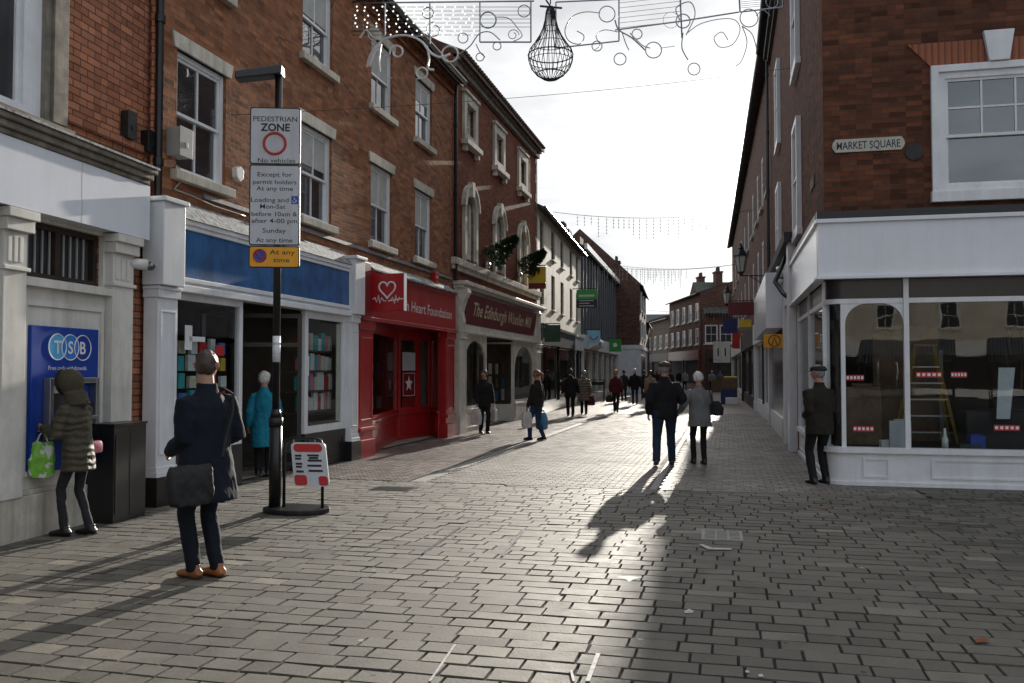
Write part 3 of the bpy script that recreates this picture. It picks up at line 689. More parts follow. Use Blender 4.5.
for k, (x, y) in enumerate(((657, 389), (664, 388), (671, 390), (679, 389), (685, 391), (691, 388), (697, 390), (701, 388), (706, 390), (668, 387))):
    far_person(x, y, random.uniform(-30, 30) if k % 3 else 180+random.uniform(-20, 20), 'distant shopper %s %s' % (lbs[k], where[k]), random.uniform(1.6, 1.78), tops[k], hair=(random.choice(['hair_dark', 'hair_grey', 'hair_brown']), 'short'), vox=.032, stride=.12, group='distant shoppers at the bend of the street', hem=random.choice([.6, .75, .8]))

lb3 = ['in a long dark coat', 'in a beige jacket', 'in a bottle green coat', 'in a blue anorak', 'in a black fleece', 'in a brown jacket', 'in a pale scarf', 'in a red jacket', 'in a grey hooded top', 'in a dark suit']
wh3 = ['left of the far group', 'at the very end of the street', 'behind the beige coated woman', 'near the white ground floor at the bend', 'beyond the tan board', 'close to the far red shopfront', 'ahead of the pale hooded jacket', 'between two darker walkers far off', 'by the farthest shop windows', 'half way along the far group']
tp3 = ['cloth_black', 'cloth_beige', 'cloth_olive', 'cloth_blue', 'cloth_black', 'cloth_brown', 'cloth_charcoal', 'cloth_maroon', 'cloth_grey', 'cloth_navy']
for k, (x, y) in enumerate(((652, 386.5), (660, 385.5), (667, 386), (675, 386), (682, 386.5), (688, 385.5), (694, 386.5), (703, 387), (709, 388), (662, 391))):
    far_person(x, y, random.uniform(-40, 40) if k % 2 else 180+random.uniform(-25, 25), 'distant walker %s %s' % (lb3[k], wh3[k]), random.uniform(1.6, 1.8), tp3[k], hair=(random.choice(['hair_dark', 'hair_grey', 'hair_blond']), 'short'), vox=.034, stride=.14, group='walkers at the far end of the street', hem=random.choice([.6, .75, .8]))
def wall_mesh(mb, F, u0, u1, z0, z1, holes, rev=.13, w=0.0):
    us = sorted(set([u0, u1]+[h[0] for h in holes]+[h[1] for h in holes])); zs = sorted(set([z0, z1]+[h[2] for h in holes]+[h[3] for h in holes]))
    us = [x for x in us if u0 <= x <= u1]; zs = [x for x in zs if z0 <= x <= z1]
    for i in range(len(us)-1):
        for j in range(len(zs)-1):
            cu, cz = (us[i]+us[i+1])/2, (zs[j]+zs[j+1])/2
            if any(h[0] < cu < h[1] and h[2] < cz < h[3] for h in holes): continue
            mb.quad(F.p(us[i], w, zs[j]), F.p(us[i+1], w, zs[j]), F.p(us[i+1], w, zs[j+1]), F.p(us[i], w, zs[j+1]))
    for a, b, c, d in holes:
        b2 = min(b, u1)
        if a <= u0+1e-6: a = u0
        for (p, q) in (((a, c), (a, d)), ((b2, d), (b2, c)), ((a, d), (b2, d)), ((b2, c), (a, c))):
            if c <= z0 and p[1] == c and q[1] == c: continue
            if a <= u0 and p[0] == a and q[0] == a: continue
            mb.quad(F.p(p[0], w, p[1]), F.p(q[0], w, q[1]), F.p(q[0], w-rev, q[1]), F.p(p[0], w-rev, p[1]))
def shell(root, F, u0, u1, z1, holes, mat, depth=9, roof_h=2.2, roof_mat=None, eave=.28, z0=-.05, name='wall', gable_mat=None, side_mat=None):
    mb = MB(); wall_mesh(mb, F, u0, u1, z0, z1, holes)
    for u in (u0, u1): mb.quad(F.p(u, 0, z0), F.p(u, -depth, z0), F.p(u, -depth, z1), F.p(u, 0, z1))
    mb.quad(F.p(u0, -depth, z0), F.p(u1, -depth, z0), F.p(u1, -depth, z1), F.p(u0, -depth, z1))
    if roof_h:
        for u in (u0, u1): mb.add([F.p(u, 0, z1), F.p(u, -depth/2, z1+roof_h), F.p(u, -depth, z1)], [(0, 1, 2)])
    w = mb.build(name, mat, root)
    rb = MB()
    if roof_h:
        k = eave*roof_h/(depth/2)
        for s in (0, 1):
            wa, wb = (eave, -depth/2) if s == 0 else (-depth/2, -depth-eave)
            za, zb = (z1-k, z1+roof_h) if s == 0 else (z1+roof_h, z1-k)
            P = [F.p(u0+.01, wa, za), F.p(u1-.01, wa, za), F.p(u1-.01, wb, zb), F.p(u0+.01, wb, zb)]
            Q = [p+Vector((0, 0, .12)) for p in P]
            rb.add(P+Q, [(0, 1, 2, 3), (7, 6, 5, 4), (0, 4, 5, 1), (1, 5, 6, 2), (2, 6, 7, 3), (3, 7, 4, 0)])
    else: rb.box(F, u0, u1, .1, -depth, z1, z1+.2)
    rf = rb.build('roof', roof_mat or M['slate'], root)
    return w, rf
def tiles_edge(root, F, u0, u1, z, eave, mat):
    mb = MB(); u = u0+.1
    while u < u1-.1:
        c = [F.p(u, eave+.05, z+.13), F.p(u, eave-.9, z+.13+.42)]
        mb.tube(c, [.10, .10], 6, ry=[.05, .05]); u += .22
    return mb.build('tile_row', mat, root)
def gutter(root, F, u0, u1, z, w, mat=None):
    mb = MB(); mb.tube([F.p(u0, w, z), F.p(u1, w, z)], .065, 8); return mb.build('gutter', mat or M['black_metal'], root)
def pipe(root, F, u, z0, z1, w=.09, mat=None, r=.045):
    mb = MB(); mb.tube([F.p(u, w, z0), F.p(u, w, z1)], r, 8)
    z = z0+.4
    while z < z1: mb.tube([F.p(u, w, z), F.p(u, w, z+.09)], r*1.35, 8); z += 1.8
    return mb.build('drainpipe', mat or M['black_metal'], root)

def sash(root, F, u0, u1, z0, z1, sill=True, lintel=None, rec=.10, bars=(1, 1), frame=.07, mat=None, rail=.5, sillmat=None, glass=None, blind=0.0, sill_over=.12, sill_h=.13, lint_over=.14, lint_h=.2):
    """sliding sash window set in a hole: box frame, two sashes, meeting rail"""
    mat = mat or M['white']; mb = MB()
    r = -rec
    mb.box(F, u0, u0+frame, r-.04, r+.05, z0, z1); mb.box(F, u1-frame, u1, r-.04, r+.05, z0, z1)
    mb.box(F, u0+frame, u1-frame, r-.04, r+.05, z1-frame, z1); mb.box(F, u0+frame, u1-frame, r-.04, r+.05, z0, z0+frame*.8)
    a, b = u0+frame, u1-frame; c, d = z0+frame*.8, z1-frame; zm = c+(d-c)*rail
    s = .042
    for (lo, hi, ww, nb) in ((zm-.02, d, r+.012, bars[0]), (c, zm+.02, r-.022, bars[1])):
        mb.box(F, a, a+s, ww-.015, ww+.015, lo, hi); mb.box(F, b-s, b, ww-.015, ww+.015, lo, hi)
        mb.box(F, a+s, b-s, ww-.014, ww+.014, hi-s, hi); mb.box(F, a+s, b-s, ww-.014, ww+.014, lo, lo+s)
        if isinstance(nb, tuple): nv, nh = nb
        else: nv, nh = nb, 0
        for k in range(1, nv+1):
            uu = a+s+(b-a-2*s)*k/(nv+1); mb.box(F, uu-.013, uu+.013, ww-.011, ww+.011, lo+s, hi-s)
        for k in range(1, nh+1):
            zz = lo+s+(hi-lo-2*s)*k/(nh+1); mb.box(F, a+s, b-s, ww-.009, ww+.009, zz-.013, zz+.013)
    o = mb.build('window', mat, root)
    g = MB(); t1, t2 = random.uniform(-.006, .006), random.uniform(-.006, .006)
    g.quad(F.p(a, r+.004+t1, zm), F.p(b, r+.004-t1, zm), F.p(b, r+.004-t1+t2, d), F.p(a, r+.004+t1+t2, d))
    g.quad(F.p(a, r-.03+t2, c), F.p(b, r-.03-t2, c), F.p(b, r-.03-t2, zm), F.p(a, r-.03+t2, zm))
    g.build('pane', glass or M['glass_up'], o)
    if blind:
        bl = MB(); bl.box(F, a+s, b-s, r+.006+abs(t2)+.006, r+.0165, d-(d-zm)*blind, d-s); bl.build('blind', M['blind'], o)  # pale sheet over the glass: sky reflection put in as colour
    if sill:
        sb = MB(); sb.box(F, u0-sill_over, u1+sill_over, -.12, .10, z0-sill_h, z0); sb.build('sill', sillmat or M['stone'], o, bevel=.01)
    if lintel:
        lb = MB(); lb.poly(F, [(u0-lint_over+.05, z1), (u1+lint_over-.05, z1), (u1+lint_over, z1+lint_h), (u0-lint_over, z1+lint_h)], -.12, .03); lb.build('lintel', lintel, o, bevel=.008)
    return o
def column_u(F, xa, xb, y, w=None):
    a, b = F.U(xa, y), F.U(xb, y)
    if w: c = (a+b)/2; a, b = c-w/2, c+w/2
    return a, b
def room(root, F, u0, u1, z1, depth=3.5, mat=None, w=-.25, floor=.02):
    """an open fronted box of a shop's room: floor, ceiling, side and back walls"""
    mb = MB(); A = lambda u, ww, z: F.p(u, ww, z)
    w0 = w; w1 = w-depth
    mb.quad(A(u0, w0, floor), A(u1, w0, floor), A(u1, w1, floor), A(u0, w1, floor))
    mb.quad(A(u0, w0, z1), A(u1, w0, z1), A(u1, w1, z1), A(u0, w1, z1))
    mb.quad(A(u0, w1, floor), A(u1, w1, floor), A(u1, w1, z1), A(u0, w1, z1))
    for u in (u0, u1): mb.quad(A(u, w0, floor), A(u, w1, floor), A(u, w1, z1), A(u, w0, z1))
    return mb.build('shop_room', mat or M['interior'], root)
def frame_rect(mb, F, u0, u1, z0, z1, t, w0, w1):
    mb.box(F, u0, u0+t, w0, w1, z0, z1); mb.box(F, u1-t, u1, w0, w1, z0, z1)
    mb.box(F, u0+t, u1-t, w0, w1, z1-t, z1); mb.box(F, u0+t, u1-t, w0, w1, z0, z0+t)
def pilaster(root, F, u0, u1, z1, w, mat, base_h=.45, cap_z=None, base_mat=None):
    mb = MB(); mb.box(F, u0, u1, 0, w, base_h, z1)
    mb.box(F, u0-.02, u1+.02, 0, w+.03, 0, base_h)
    mb.box(F, u0-.01, u1+.01, 0, w+.015, base_h, base_h+.06)
    if cap_z: mb.box(F, u0-.02, u1+.02, 0, w+.03, cap_z, cap_z+.1); mb.box(F, u0-.03, u1+.03, 0, w+.045, cap_z+.1, cap_z+.14)
    t = (u1-u0)*.22
    mb2 = mb; frame_rect(mb2, F, u0+t*.5, u1-t*.5, base_h+.2, (cap_z or z1)-.15, .03, w, w+.014)
    return mb.build('pilaster', mat, root, bevel=.006)
def goods(F, u0, u1, w, z0, z1, nu, nz, where, grp, size=(.16, .22), idx=None):
    made = {}
    for j in range(nz):
        for i in range(nu):
            k = (idx[(i+j*nu) % len(idx)] if idx else random.randrange(len(GOODS)))
            u = u0+(u1-u0)*(i+.5)/nu+random.uniform(-.03, .03); z = z0+(z1-z0)*j/nz
            ww, hh = size[0]*random.uniform(.7, 1.05), size[1]*random.uniform(.7, 1.1)
            mb = MB(); mb.box(F, u-ww/2, u+ww/2, w-.05, w, z+.012, z+.012+hh)
            mb.box(F, u-ww*.4, u+ww*.4, w, w+.004, z+.012+hh*.62, z+.012+hh*.9)
            q = F.p(u, w-.025, z+.012)
            solo(mb, 'packet', GOODS[k], q, '%s packet on display %s' % (GNAME[k], where), 'packet', grp)

# ------------------------------------------------------------------ ground
SD = Vector((.2384, .9712, 0)); SR = Vector((.9712, -.2384, 0))   # along and across the street
ROT = math.atan2(.2384, .9712)
def S(s, r, z=0): return SD*s+SR*r+Vector((0, 0, z))
BND = ground(512, 485).dot(SD)
gm = MB(); n = 24
gm.quad((-260, -120, -.02), (260, -120, -.02), (260, 420, -.02), (-260, 420, -.02))
M['earth'] = plain('old_asphalt', (.10, .095, .085), .8, var=.3, sc=2, bumpy=.3)
o = gm.build('ground', M['earth']); tag(o, kind='structure')
# hand laid setts of the square: one mesh, every block with its own tone, tilt and worn edge
M['sett'] = paver_geo('square_setts')
pv = MB(); tones = []
s = BND-.02+2.6; row = 0
clear = False
while s > 1.6:
    d = random.uniform(.165, .195)
    r = -10+random.random()*.3
    skew = 0
    while r < 13.5:
        L = random.choice((.19, .24, .27, .29, .33, .38))*random.uniform(.93, 1.06)
        g = .006; e = .0035
        h = random.uniform(-.003, .002); tx, ty = random.uniform(-.0018, .0018), random.uniform(-.0018, .0018)
        wv = .02*math.sin(r*.35+s*.2)+.006*math.sin(r*1.7+row)
        j = lambda: random.uniform(-.003, .003)
        o4 = [(s-d+g+j()+.002, r+g+j()), (s-d+g+j()+.002, r+L-g+j()), (s-g+j()-.002, r+L-g+j()), (s-g+j()-.002, r+g+j())]
        i4 = [(s-d+g+e, r+g+e), (s-d+g+e, r+L-g-e), (s-g-e, r+L-g-e), (s-g-e, r+g+e)]
        zz = [h-tx-ty, h-tx+ty, h+tx+ty, h+tx-ty]
        if not clear and (SD*s+SR*r).x < 5.45: r += L; continue
        und = .012*noise.noise(Vector((s*.5, r*.5, 0)))
        pv.add([S(a+wv, b, -.019) for a, b in o4]+[S(a+wv+j()*.7, b+j()*.7, zz[k]+und) for k, (a, b) in enumerate(i4)],
               [(4, 5, 6, 7), (0, 1, 5, 4), (1, 2, 6, 5), (2, 3, 7, 6), (3, 0, 4, 7)])
        tn = min(1, max(0, random.gauss(.5, .22)+.12*noise.noise(Vector((s*.8, r*.8, 3)))))
        tones += [tn]*5
        r += L
    s -= d; row += 1
    if not clear and s < BND-.02+.1: s = BND-.02; clear = True
po = pv.build('square_paving', M['sett']); tag(po, kind='structure')
at_ = po.data.attributes.new('tone', 'FLOAT', 'FACE')
if len(tones) == len(po.data.polygons): at_.data.foreach_set('value', tones)
# beyond the building line: carriageway and two footways of small clay pavers
M['road'] = paver_tex('street_pavers', (.30, .265, .235), (.23, .20, .175), (.07, .06, .052), .21, .105, .014, -ROT, .6)
M['foot_l'] = paver_tex('footway_pavers_left', (.20, .135, .11), (.30, .255, .225), (.055, .045, .04), .2, .1, .014, -ROT+R(45), .5)
M['foot_r'] = paver_tex('footway_pavers_right', (.24, .195, .165), (.19, .15, .125), (.06, .05, .045), .2, .2, .014, -ROT, .5, offset=0.0)
def strip(name, pts, z, mat):
    mb = MB(); mb.add([(x, y, z) for x, y in pts], [list(range(len(pts)))]); return tag(mb.build(name, mat), kind='structure')
def Lx(y, off): return -7.142+.24545*y+off*1.03
def Rx(y, off): return (4.584+.2426*(y-12.85) if y < 27.2 else 8.06+.2221*(y-27.2))+off*1.03
b0 = S(BND, -9); b1 = S(BND, 0); b2 = S(BND, 9)
def bnd_at(x):  # y of the boundary line at x
    return BND/.9712-x*.2384/.9712
CL, CR_ = 2.42, -2.42
def ybx(f, off):
    y = 15
    for _ in range(20): y = bnd_at(f(y, off))
    return y
yl0, yl1, yr1 = ybx(Lx, -1), ybx(Lx, CL), ybx(Rx, CR_)
far = 88
M['bedding'] = plain('joint_grit', (.016, .014, .012), .95, var=.35, sc=30, bumpy=.4)
strip('joint_bedding', [(-11, -4), (14, -4), (14, 18), (-11, 18)], -.012, M['bedding'])
def pave(name, poly, ang, bw, bh, off, z, mat, g=.004, ymax=34):
    """hand laid pavers filling a ground outline, one mesh"""
    ca, sa = math.cos(ang), math.sin(ang)
    xs = [p[0] for p in poly]; ys = [min(p[1], ymax) for p in poly]
    def inside(x, y):
        if y > ymax: return False
        c = False; n = len(poly)
        for i in range(n):
            (x1, y1), (x2, y2) = poly[i], poly[i-1]
            if (y1 > y) != (y2 > y) and x < (x2-x1)*(y-y1)/(y2-y1)+x1: c = not c
        return c
    cor = [(x*ca+y*sa, -x*sa+y*ca) for x in (min(xs), max(xs)) for y in (min(ys), max(ys))]
    u0, u1 = min(c[0] for c in cor), max(c[0] for c in cor); v0, v1 = min(c[1] for c in cor), max(c[1] for c in cor)
    mb = MB(); tn = []; r = 0; v = v0
    while v < v1:
        u = u0+(off*bw if r % 2 else 0)
        while u < u1:
            x, y = (u+bw/2)*ca-(v+bh/2)*sa, (u+bw/2)*sa+(v+bh/2)*ca
            if inside(x, y):
                h = random.uniform(-.0015, .0015)+.008*noise.noise(Vector((x*.6, y*.6, 5))); t1, t2 = random.uniform(-.0012, .0012), random.uniform(-.0012, .0012); e = .004
                def P(a, b, zz): return (a*ca-b*sa, a*sa+b*ca, zz)
                mb.add([P(u+g, v+g, z-.012), P(u+bw-g, v+g, z-.012), P(u+bw-g, v+bh-g, z-.012), P(u+g, v+bh-g, z-.012),
                        P(u+g+e, v+g+e, z+h-t1-t2), P(u+bw-g-e, v+g+e, z+h+t1-t2), P(u+bw-g-e, v+bh-g-e, z+h+t1+t2), P(u+g+e, v+bh-g-e, z+h-t1+t2)], [(4, 5, 6, 7), (0, 1, 5, 4), (1, 2, 6, 5), (2, 3, 7, 6), (3, 0, 4, 7)])
                tn += [min(1, max(0, random.gauss(.5, .22)))]*5
            u += bw
        v += bh; r += 1
    o = mb.build(name, mat); a = o.data.attributes.new('tone', 'FLOAT', 'FACE')
    if len(tn) == len(o.data.polygons): a.data.foreach_set('value', tn)
    return tag(o, kind='structure')
M['clay'] = paver_geo('clay_pavers', [(0, (.105, .072, .06)), (.45, (.16, .115, .098)), (.75, (.22, .18, .155)), (1, (.34, .31, .28))], .40)
M['clay_r'] = paver_geo('footway_blocks', [(0, (.11, .09, .078)), (.5, (.165, .14, .12)), (1, (.23, .2, .172))], .45)
M['carriage'] = paver_geo('carriageway_pavers', [(0, (.15, .125, .108)), (.5, (.18, .16, .138)), (1, (.26, .235, .205))], .6)
pave('footway_paving_left', [(Lx(yl0, .02), yl0), (Lx(yl1, CL-.12), yl1), (Lx(34, CL-.12), 34), (Lx(34, .02), 34)], ROT*-1+R(45), .2, .1, .5, .002, M['clay'])
pave('street_paving', [(Lx(yl1, CL+.12), yl1), (Rx(yr1, CR_-.1), yr1), (Rx(27.2, CR_-.1), 27.2), (Rx(34, CR_-.1), 34), (Lx(34, CL+.12), 34)], ROT*-1, .21, .105, .5, .002, M['carriage'])
pave('footway_paving_right', [(Rx(yr1, CR_+.1), yr1), (5.4, bnd_at(5.4)), (Rx(27.2, .02), 27.2), (Rx(34, 0), 34), (Rx(34, CR_+.1), 34), (Rx(27.2, CR_+.1), 27.2)], ROT*-1, .2, .2, .5, .002, M['clay_r'])
strip('footway_left', [(Lx(yl0, -1), yl0), (Lx(yl1, CL-.12), yl1), (Lx(45, CL-.12), 45), (Lx(far, CL-.12), far), (Lx(far, -1), far)], -.0065, M['foot_l'])
strip('carriageway', [(Lx(yl1, CL+.12), yl1), (Rx(yr1, CR_-.1), yr1), (Rx(27.2, CR_-.1), 27.2), (Rx(far, CR_-.1), far), (Lx(far, CL+.12), far)], -.0065, M['road'])
yr2 = bnd_at(5.2)
strip('footway_right', [(Rx(yr1, CR_+.1), yr1), (5.4, bnd_at(5.4)), (Rx(27.2, 1), 27.2), (Rx(far, 1), far), (Rx(far, CR_+.1), far), (Rx(27.2, CR_+.1), 27.2)], -.0065, M['foot_r'])
strip('far_road', [(-5, 88), (60, 88), (60, 200), (-20, 200)], -.015, M['road'])
def channel(name, f, off, wid, y0):
    mb = MB(); y = y0
    while y < far-1:
        y2 = y+.62
        for a, b in ((y, y2-.012),):
            mb.add([(f(a, off-wid), a, -.018), (f(a, off+wid), a, -.018), (f(b, off+wid), b, -.018), (f(b, off-wid), b, -.018),
                    (f(a, off-wid+.008), a+.006, .004), (f(a, off+wid-.008), a+.006, .004), (f(b, off+wid-.008), b-.006, .004), (f(b, off-wid+.008), b-.006, .004)],
                   [(4, 5, 6, 7), (0, 1, 5, 4), (1, 2, 6, 5), (2, 3, 7, 6), (3, 0, 4, 7)])
        y = y2
    return tag(mb.build(name, M['concrete']), kind='structure')
channel('kerb_left', Lx, CL, .11, yl1); channel('kerb_right', Rx, CR_, .055, yr1)

# iron work and marks in the paving
def patch(name, pts, mat, z=.006, label=None, cat=None, group=None, kind=None, th=.004):
    c = sum(pts, Vector())/len(pts)
    mb = MB(); n = len(pts)
    mb.add([Vector((p.x, p.y, z)) for p in pts]+[Vector((p.x, p.y, z+th)) for p in pts], [list(range(n))[::-1], list(range(n, 2*n))]+[(i, (i+1) % n, n+(i+1) % n, n+i) for i in range(n)])
    o = mb.build(name, mat); return tag(o, label, cat, group, kind)
def gr(*pts): return [ground(x, y) for x, y in pts]
M['pave_mark'] = M['paintmark']
for a, b in (((423, 554), (461, 527)), ((502, 557), (524, 530))):
    p, q = ground(*a), ground(*b); d = (q-p).normalized(); e = Vector((d.y, -d.x, 0))*.012
    patch('slot_channel', [p-e, p+e, q+e, q-e], M['steel'], .004, kind='structure')
for a, b, w in (((588, 683), (598, 655), .014), ((574, 683), (571, 672), .008), ((430, 683), (455, 646), .008)):
    p, q = ground(*a), ground(*b); d = (q-p).normalized(); e = Vector((d.y, -d.x, 0))*w
    patch('paint_line', [p-e, p+e*.7, q+e, q-e*.8], M['paintmark'], .007, kind='structure')
for pts in ([(616, 578), (627, 577), (643, 578), (634, 580), (629, 583), (626, 580)], [(684, 612), (689, 610), (694, 612), (692, 614), (685, 614)],
            [(699, 545), (703, 545), (712, 548.5), (732, 549), (731, 550.3), (708, 550)], [(745, 672), (748, 671), (750, 674), (746, 674)], [(758, 676), (762, 675), (764, 678), (759, 678)]):
    patch('paint_splash', gr(*pts), M['paintmark'], .006, kind='structure', th=.002)
# drain grate
mb = MB(); g0 = ground(722, 536); FG = Loc(g0, 13)
frame_rect_ = [(-.33, -.27), (.33, -.27), (.33, .27), (-.33, .27)]
mb.box(FG, -.2, -.17, -.26, .26, -.01, .010); mb.box(FG, .17, .2, -.26, .26, -.01, .010); mb.box(FG, -.17, .17, .22, .26, -.01, .010); mb.box(FG, -.17, .17, -.26, -.22, -.01, .010)
for k in range(6): mb.box(FG, -.17, .17, -.2+k*.07, -.165+k*.07, -.01, .009)
for k in range(2): mb.box(FG, -.07+k*.12, -.05+k*.12, -.22, .22, -.01, .0105)
solo(mb, 'drain_grate', M['concrete'], g0, 'square worn iron drain grate set in the grey setts of the square', 'drain cover')
mb = MB(); g0 = ground(393, 489); FG = Loc(g0, 13)
mb.box(FG, -.3, .3, -.2, .2, -.01, .007)
for k in range(5): mb.box(FG, -.26, .26, -.16+k*.07, -.13+k*.07, .007, .010)
solo(mb, 'access_cover', M['dark_iron'], g0, 'dark iron access cover at the edge of the red footway pavers', 'manhole cover')
for k, (x, y) in enumerate(((824, 510), (982, 643))):
    mb = MB(); c = ground(x, y); F_ = Loc(c, 40*k+20)
    mb.add([F_.p(0, -.06, .012), F_.p(.035, -.01, .02), F_.p(.02, .05, .014), F_.p(-.02, .055, .022), F_.p(-.04, -.005, .016), F_.p(0, 0, .007)], [(0, 1, 5), (1, 2, 5), (2, 3, 5), (3, 4, 5), (4, 0, 5)])
    solo(mb, 'fallen_leaf', M['litter'], c, ['brown curled leaf on the setts near the corner shop', 'reddish fallen leaf lying on the dark setts at the lower right'][k], 'leaf')

# ------------------------------------------------------------------ bank (left edge)
u155 = FB.U(152, 371); uend = FB.U(155, 371)
root = empty('bank_building', FB.p(6, -4, 0), 'orange brick bank with pale stone ground floor and blue cash machine panel', 'building')
uW1 = FB.U(41, 50); uW0 = uW1-2.0
zwb = FB.Z(20, 113)
win = (uW0, uW1-.16, zwb+.0, 8.2)
holesB = [win]
pz0, pz1 = 2.6, 3.18
pan0, pan1 = FB.U(14, 250), FB.U(98, 290)
holesB.append((pan0, pan1, pz0, pz1))
u_st = FB.U(121, 371)
shell(root, FB, -6, uend-.02, 9.6, holesB, M['brick_b1'], depth=9)
# stone ground floor facing
mb = MB()
for (a, b, c, d) in ((-6, pan0, .0, 3.25), (pan0, pan1, 0, pz0), (pan0, pan1, pz1, 3.25), (pan1, u_st, 0, 3.25)):
    mb.box(FB, a, b, 0.003, .06, c, d)
mb.build('stone_facing', M['limestone'], root)
mb = MB(); mb.box(FB, -6, u_st+.03, .0, .14, -.03, .42); mb.box(FB, -6, u_st+.02, 0, .11, .42, .47); mb.build('plinth', M['stone'], root, bevel=.01)
for a, b in ((FB.U(-12, 300), FB.U(12, 300)), (FB.U(100, 300), FB.U(121, 300))):
    mb = MB(); mb.box(FB, a, b, .06, .16, .42, 3.0); mb.box(FB, a-.02, b+.02, .06, .19, 2.62, 2.66); mb.box(FB, a-.03, b+.03, .06, .22, 3.0, 3.12); mb.box(FB, a-.05, b+.05, .06, .26, 3.12, 3.21)
    for k in range(3): mb.box(FB, a+.04+k*(b-a-.08)/3, a+.04+(k+.6)*(b-a-.08)/3, .16, .175, 2.7, 2.95)
    mb.build('pilaster', M['limestone'], root, bevel=.006)
mb = MB(); mb.box(FB, pan0-.02, FB.U(106, 300), .06, .15, 2.5, 2.58); frame_rect(mb, FB, pan0+.05, pan1, .6, 2.36, .05, .06, .085)
for zz in (.95, 1.9): mb.box(FB, -6, u_st, .0605, .0625, zz, zz+.008)
mb.build('stone_moulding', M['limestone'], root, bevel=.008)
# barred window strip above the cash machine
mb = MB(); frame_rect(mb, FB, pan0, pan1, pz0, pz1, .06, -.1, -.02); c = (pan0+pan1)/2; mb.box(FB, c-.04, c+.04, -.1, -.015, pz0+.06, pz1-.06)
k = pan0+.12
w_ = mb.build('window', M['wood_dark'], root)
mb = MB(); mb.quad(FB.p(pan0, -.09, pz0), FB.p(pan1, -.09, pz0), FB.p(pan1, -.09, pz1), FB.p(pan0, -.09, pz1)); mb.build('pane', M['glass_far'], w_)
mb = MB(); k = pan0+.14
while k < pan1-.1: mb.box(FB, k, k+.022, -.075, -.06, pz0+.06, pz1-.06); k += .11
mb.build('window_bars', M['grey_plastic'], w_)
# white fascia board and stone cornice
fb1 = FB.U(149, 230, .2)
mb = MB(); mb.box(FB, -6, fb1-.05, .02, .24, 3.22, 3.87)
mb.prism(FB, [(fb1-.05, .02), (fb1+.02, .02), (fb1+.015, .14), (fb1-.02, .22), (fb1-.05, .24)], 3.22, 3.87); mb.build('fascia', M['white_gloss'], root)
mb = MB(); mb.box(FB, -6, fb1-.08, 0, .26, 3.875, 3.93); mb.box(FB, -6, fb1-.06, 0, .30, 3.93, 4.0); mb.box(FB, -6, fb1-.04, 0, .34, 4.0, 4.06); mb.build('cornice', M['stone_dark'], root, bevel=.015)
mb = MB(); k = fb1-1.3
while k > -5: mb.box(FB, k, k+.006, .24, .2415, 3.225, 3.865); k -= 1.25
mb.build('fascia_joint', M['grey_plastic'], root)
mb = MB(); k = -2
mb.box(FB, -6, fb1-.03, 0, .36, 4.06, 4.085); mb.build('flashing', M['peeling'], root)
# upper window with stone jamb
uj0, uj1 = FB.U(42, 60), FB.U(62, 60)
mb = MB(); mb.box(FB, uW1-.02, uj1, 0, .08, zwb-.05, 9.3); mb.box(FB, uW1+.05, uj1-.05, .08, .12, zwb, 9.3)
for zz in (5.2, 6.0, 6.8): mb.box(FB, uW1-.02, uj1, .0, .0815, zz, zz+.01)
mb.box(FB, uW0-.4, uj1+.05, 0, .14, zwb-.3, zwb-.02); mb.build('window_jamb', M['stone_dark'], root, bevel=.012)
w_ = sash(root, FB, win[0], win[1], win[2], win[3], sill=False, rec=.04, bars=(0, 0), frame=.1, rail=.62, glass=M['glass_far'])
mb = MB(); mb.box(FB, uW1-.2, uW1-.01, -.1, .02, zwb-.02, 8.2); mb.build('window_lining', M['white'], root)
mb = MB(); mb.box(FB, FB.U(64, 60), uend-.05, 0, .05, 4.32, 4.42); mb.build('brick_string', M['brick_b1'], root)
pipe(root, FB, FB.U(146.5, 150), 4.15, 9.5, .07, M['brick_b1'], .03)
# cash machine panel
b0_, b1_ = FB.U(21, 400), FB.U(88.7, 400)
pr = empty('cash_machine_panel', FB.p((b0_+b1_)/2, .06, .6), 'blue bank panel with white lettering and a steel cash machine set in the stone wall', 'cash machine')
mb = MB(); mb.box(FB, b0_, b1_, .063, .11, .62, 2.11); mb.build('board', M['blue_bank'], pr, bevel=.004)
cx = (b0_+b1_)/2+.05; rr = .135
for i, (ch, dx) in enumerate((('T', -.2), ('S', 0), ('B', .2))):
    mb = MB(); n = 28
    if i < 1:
        mb.poly(FB, [(cx+dx+rr*math.cos(2*math.pi*k/n), 1.9+rr*math.sin(2*math.pi*k/n)) for k in range(n)], .111, .1125+.0006*i)
        mb.build('logo_disc', M['cyan'], pr)
    elif i == 1:
        mb.poly(FB, [(cx+dx+rr*math.cos(2*math.pi*k/n), 1.9+rr*math.sin(2*math.pi*k/n)) for k in range(n)], .111, .1133)
        mb.build('logo_disc', M['midblue'], pr)
    mb = MB(); mb.tube([FB.p(cx+dx+rr*math.cos(2*math.pi*k/n), .114+.001*i, 1.9+rr*math.sin(2*math.pi*k/n)) for k in range(n+1)], .006, 4, caps=False); mb.build('logo_ring', M['signwhite'], pr)
    text(ch, FB, cx+dx, 1.835, .117, .13, M['signwhite'], 'lettering', pr, bold=.02)
text('Free cash withdrawals', FB, cx-.03, 1.66, .112, .045, M['signwhite'], 'lettering', pr, width=.6)
mb = MB(); ax0, ax1 = b0_+.17, b1_-.1
mb.box(FB, ax0, ax0+.05, .111, .2, .95, 1.58); mb.box(FB, ax1-.05, ax1, .111, .2, .95, 1.58); mb.box(FB, ax0+.05, ax1-.05, .111, .2, 1.52, 1.58); mb.box(FB, ax0+.05, ax1-.05, .111, .17, .95, 1.12)
mb.box(FB, ax0+.05, ax1-.05, .111, .22, 1.12, 1.17); mb.build('machine_surround', M['steel'], pr, bevel=.008)
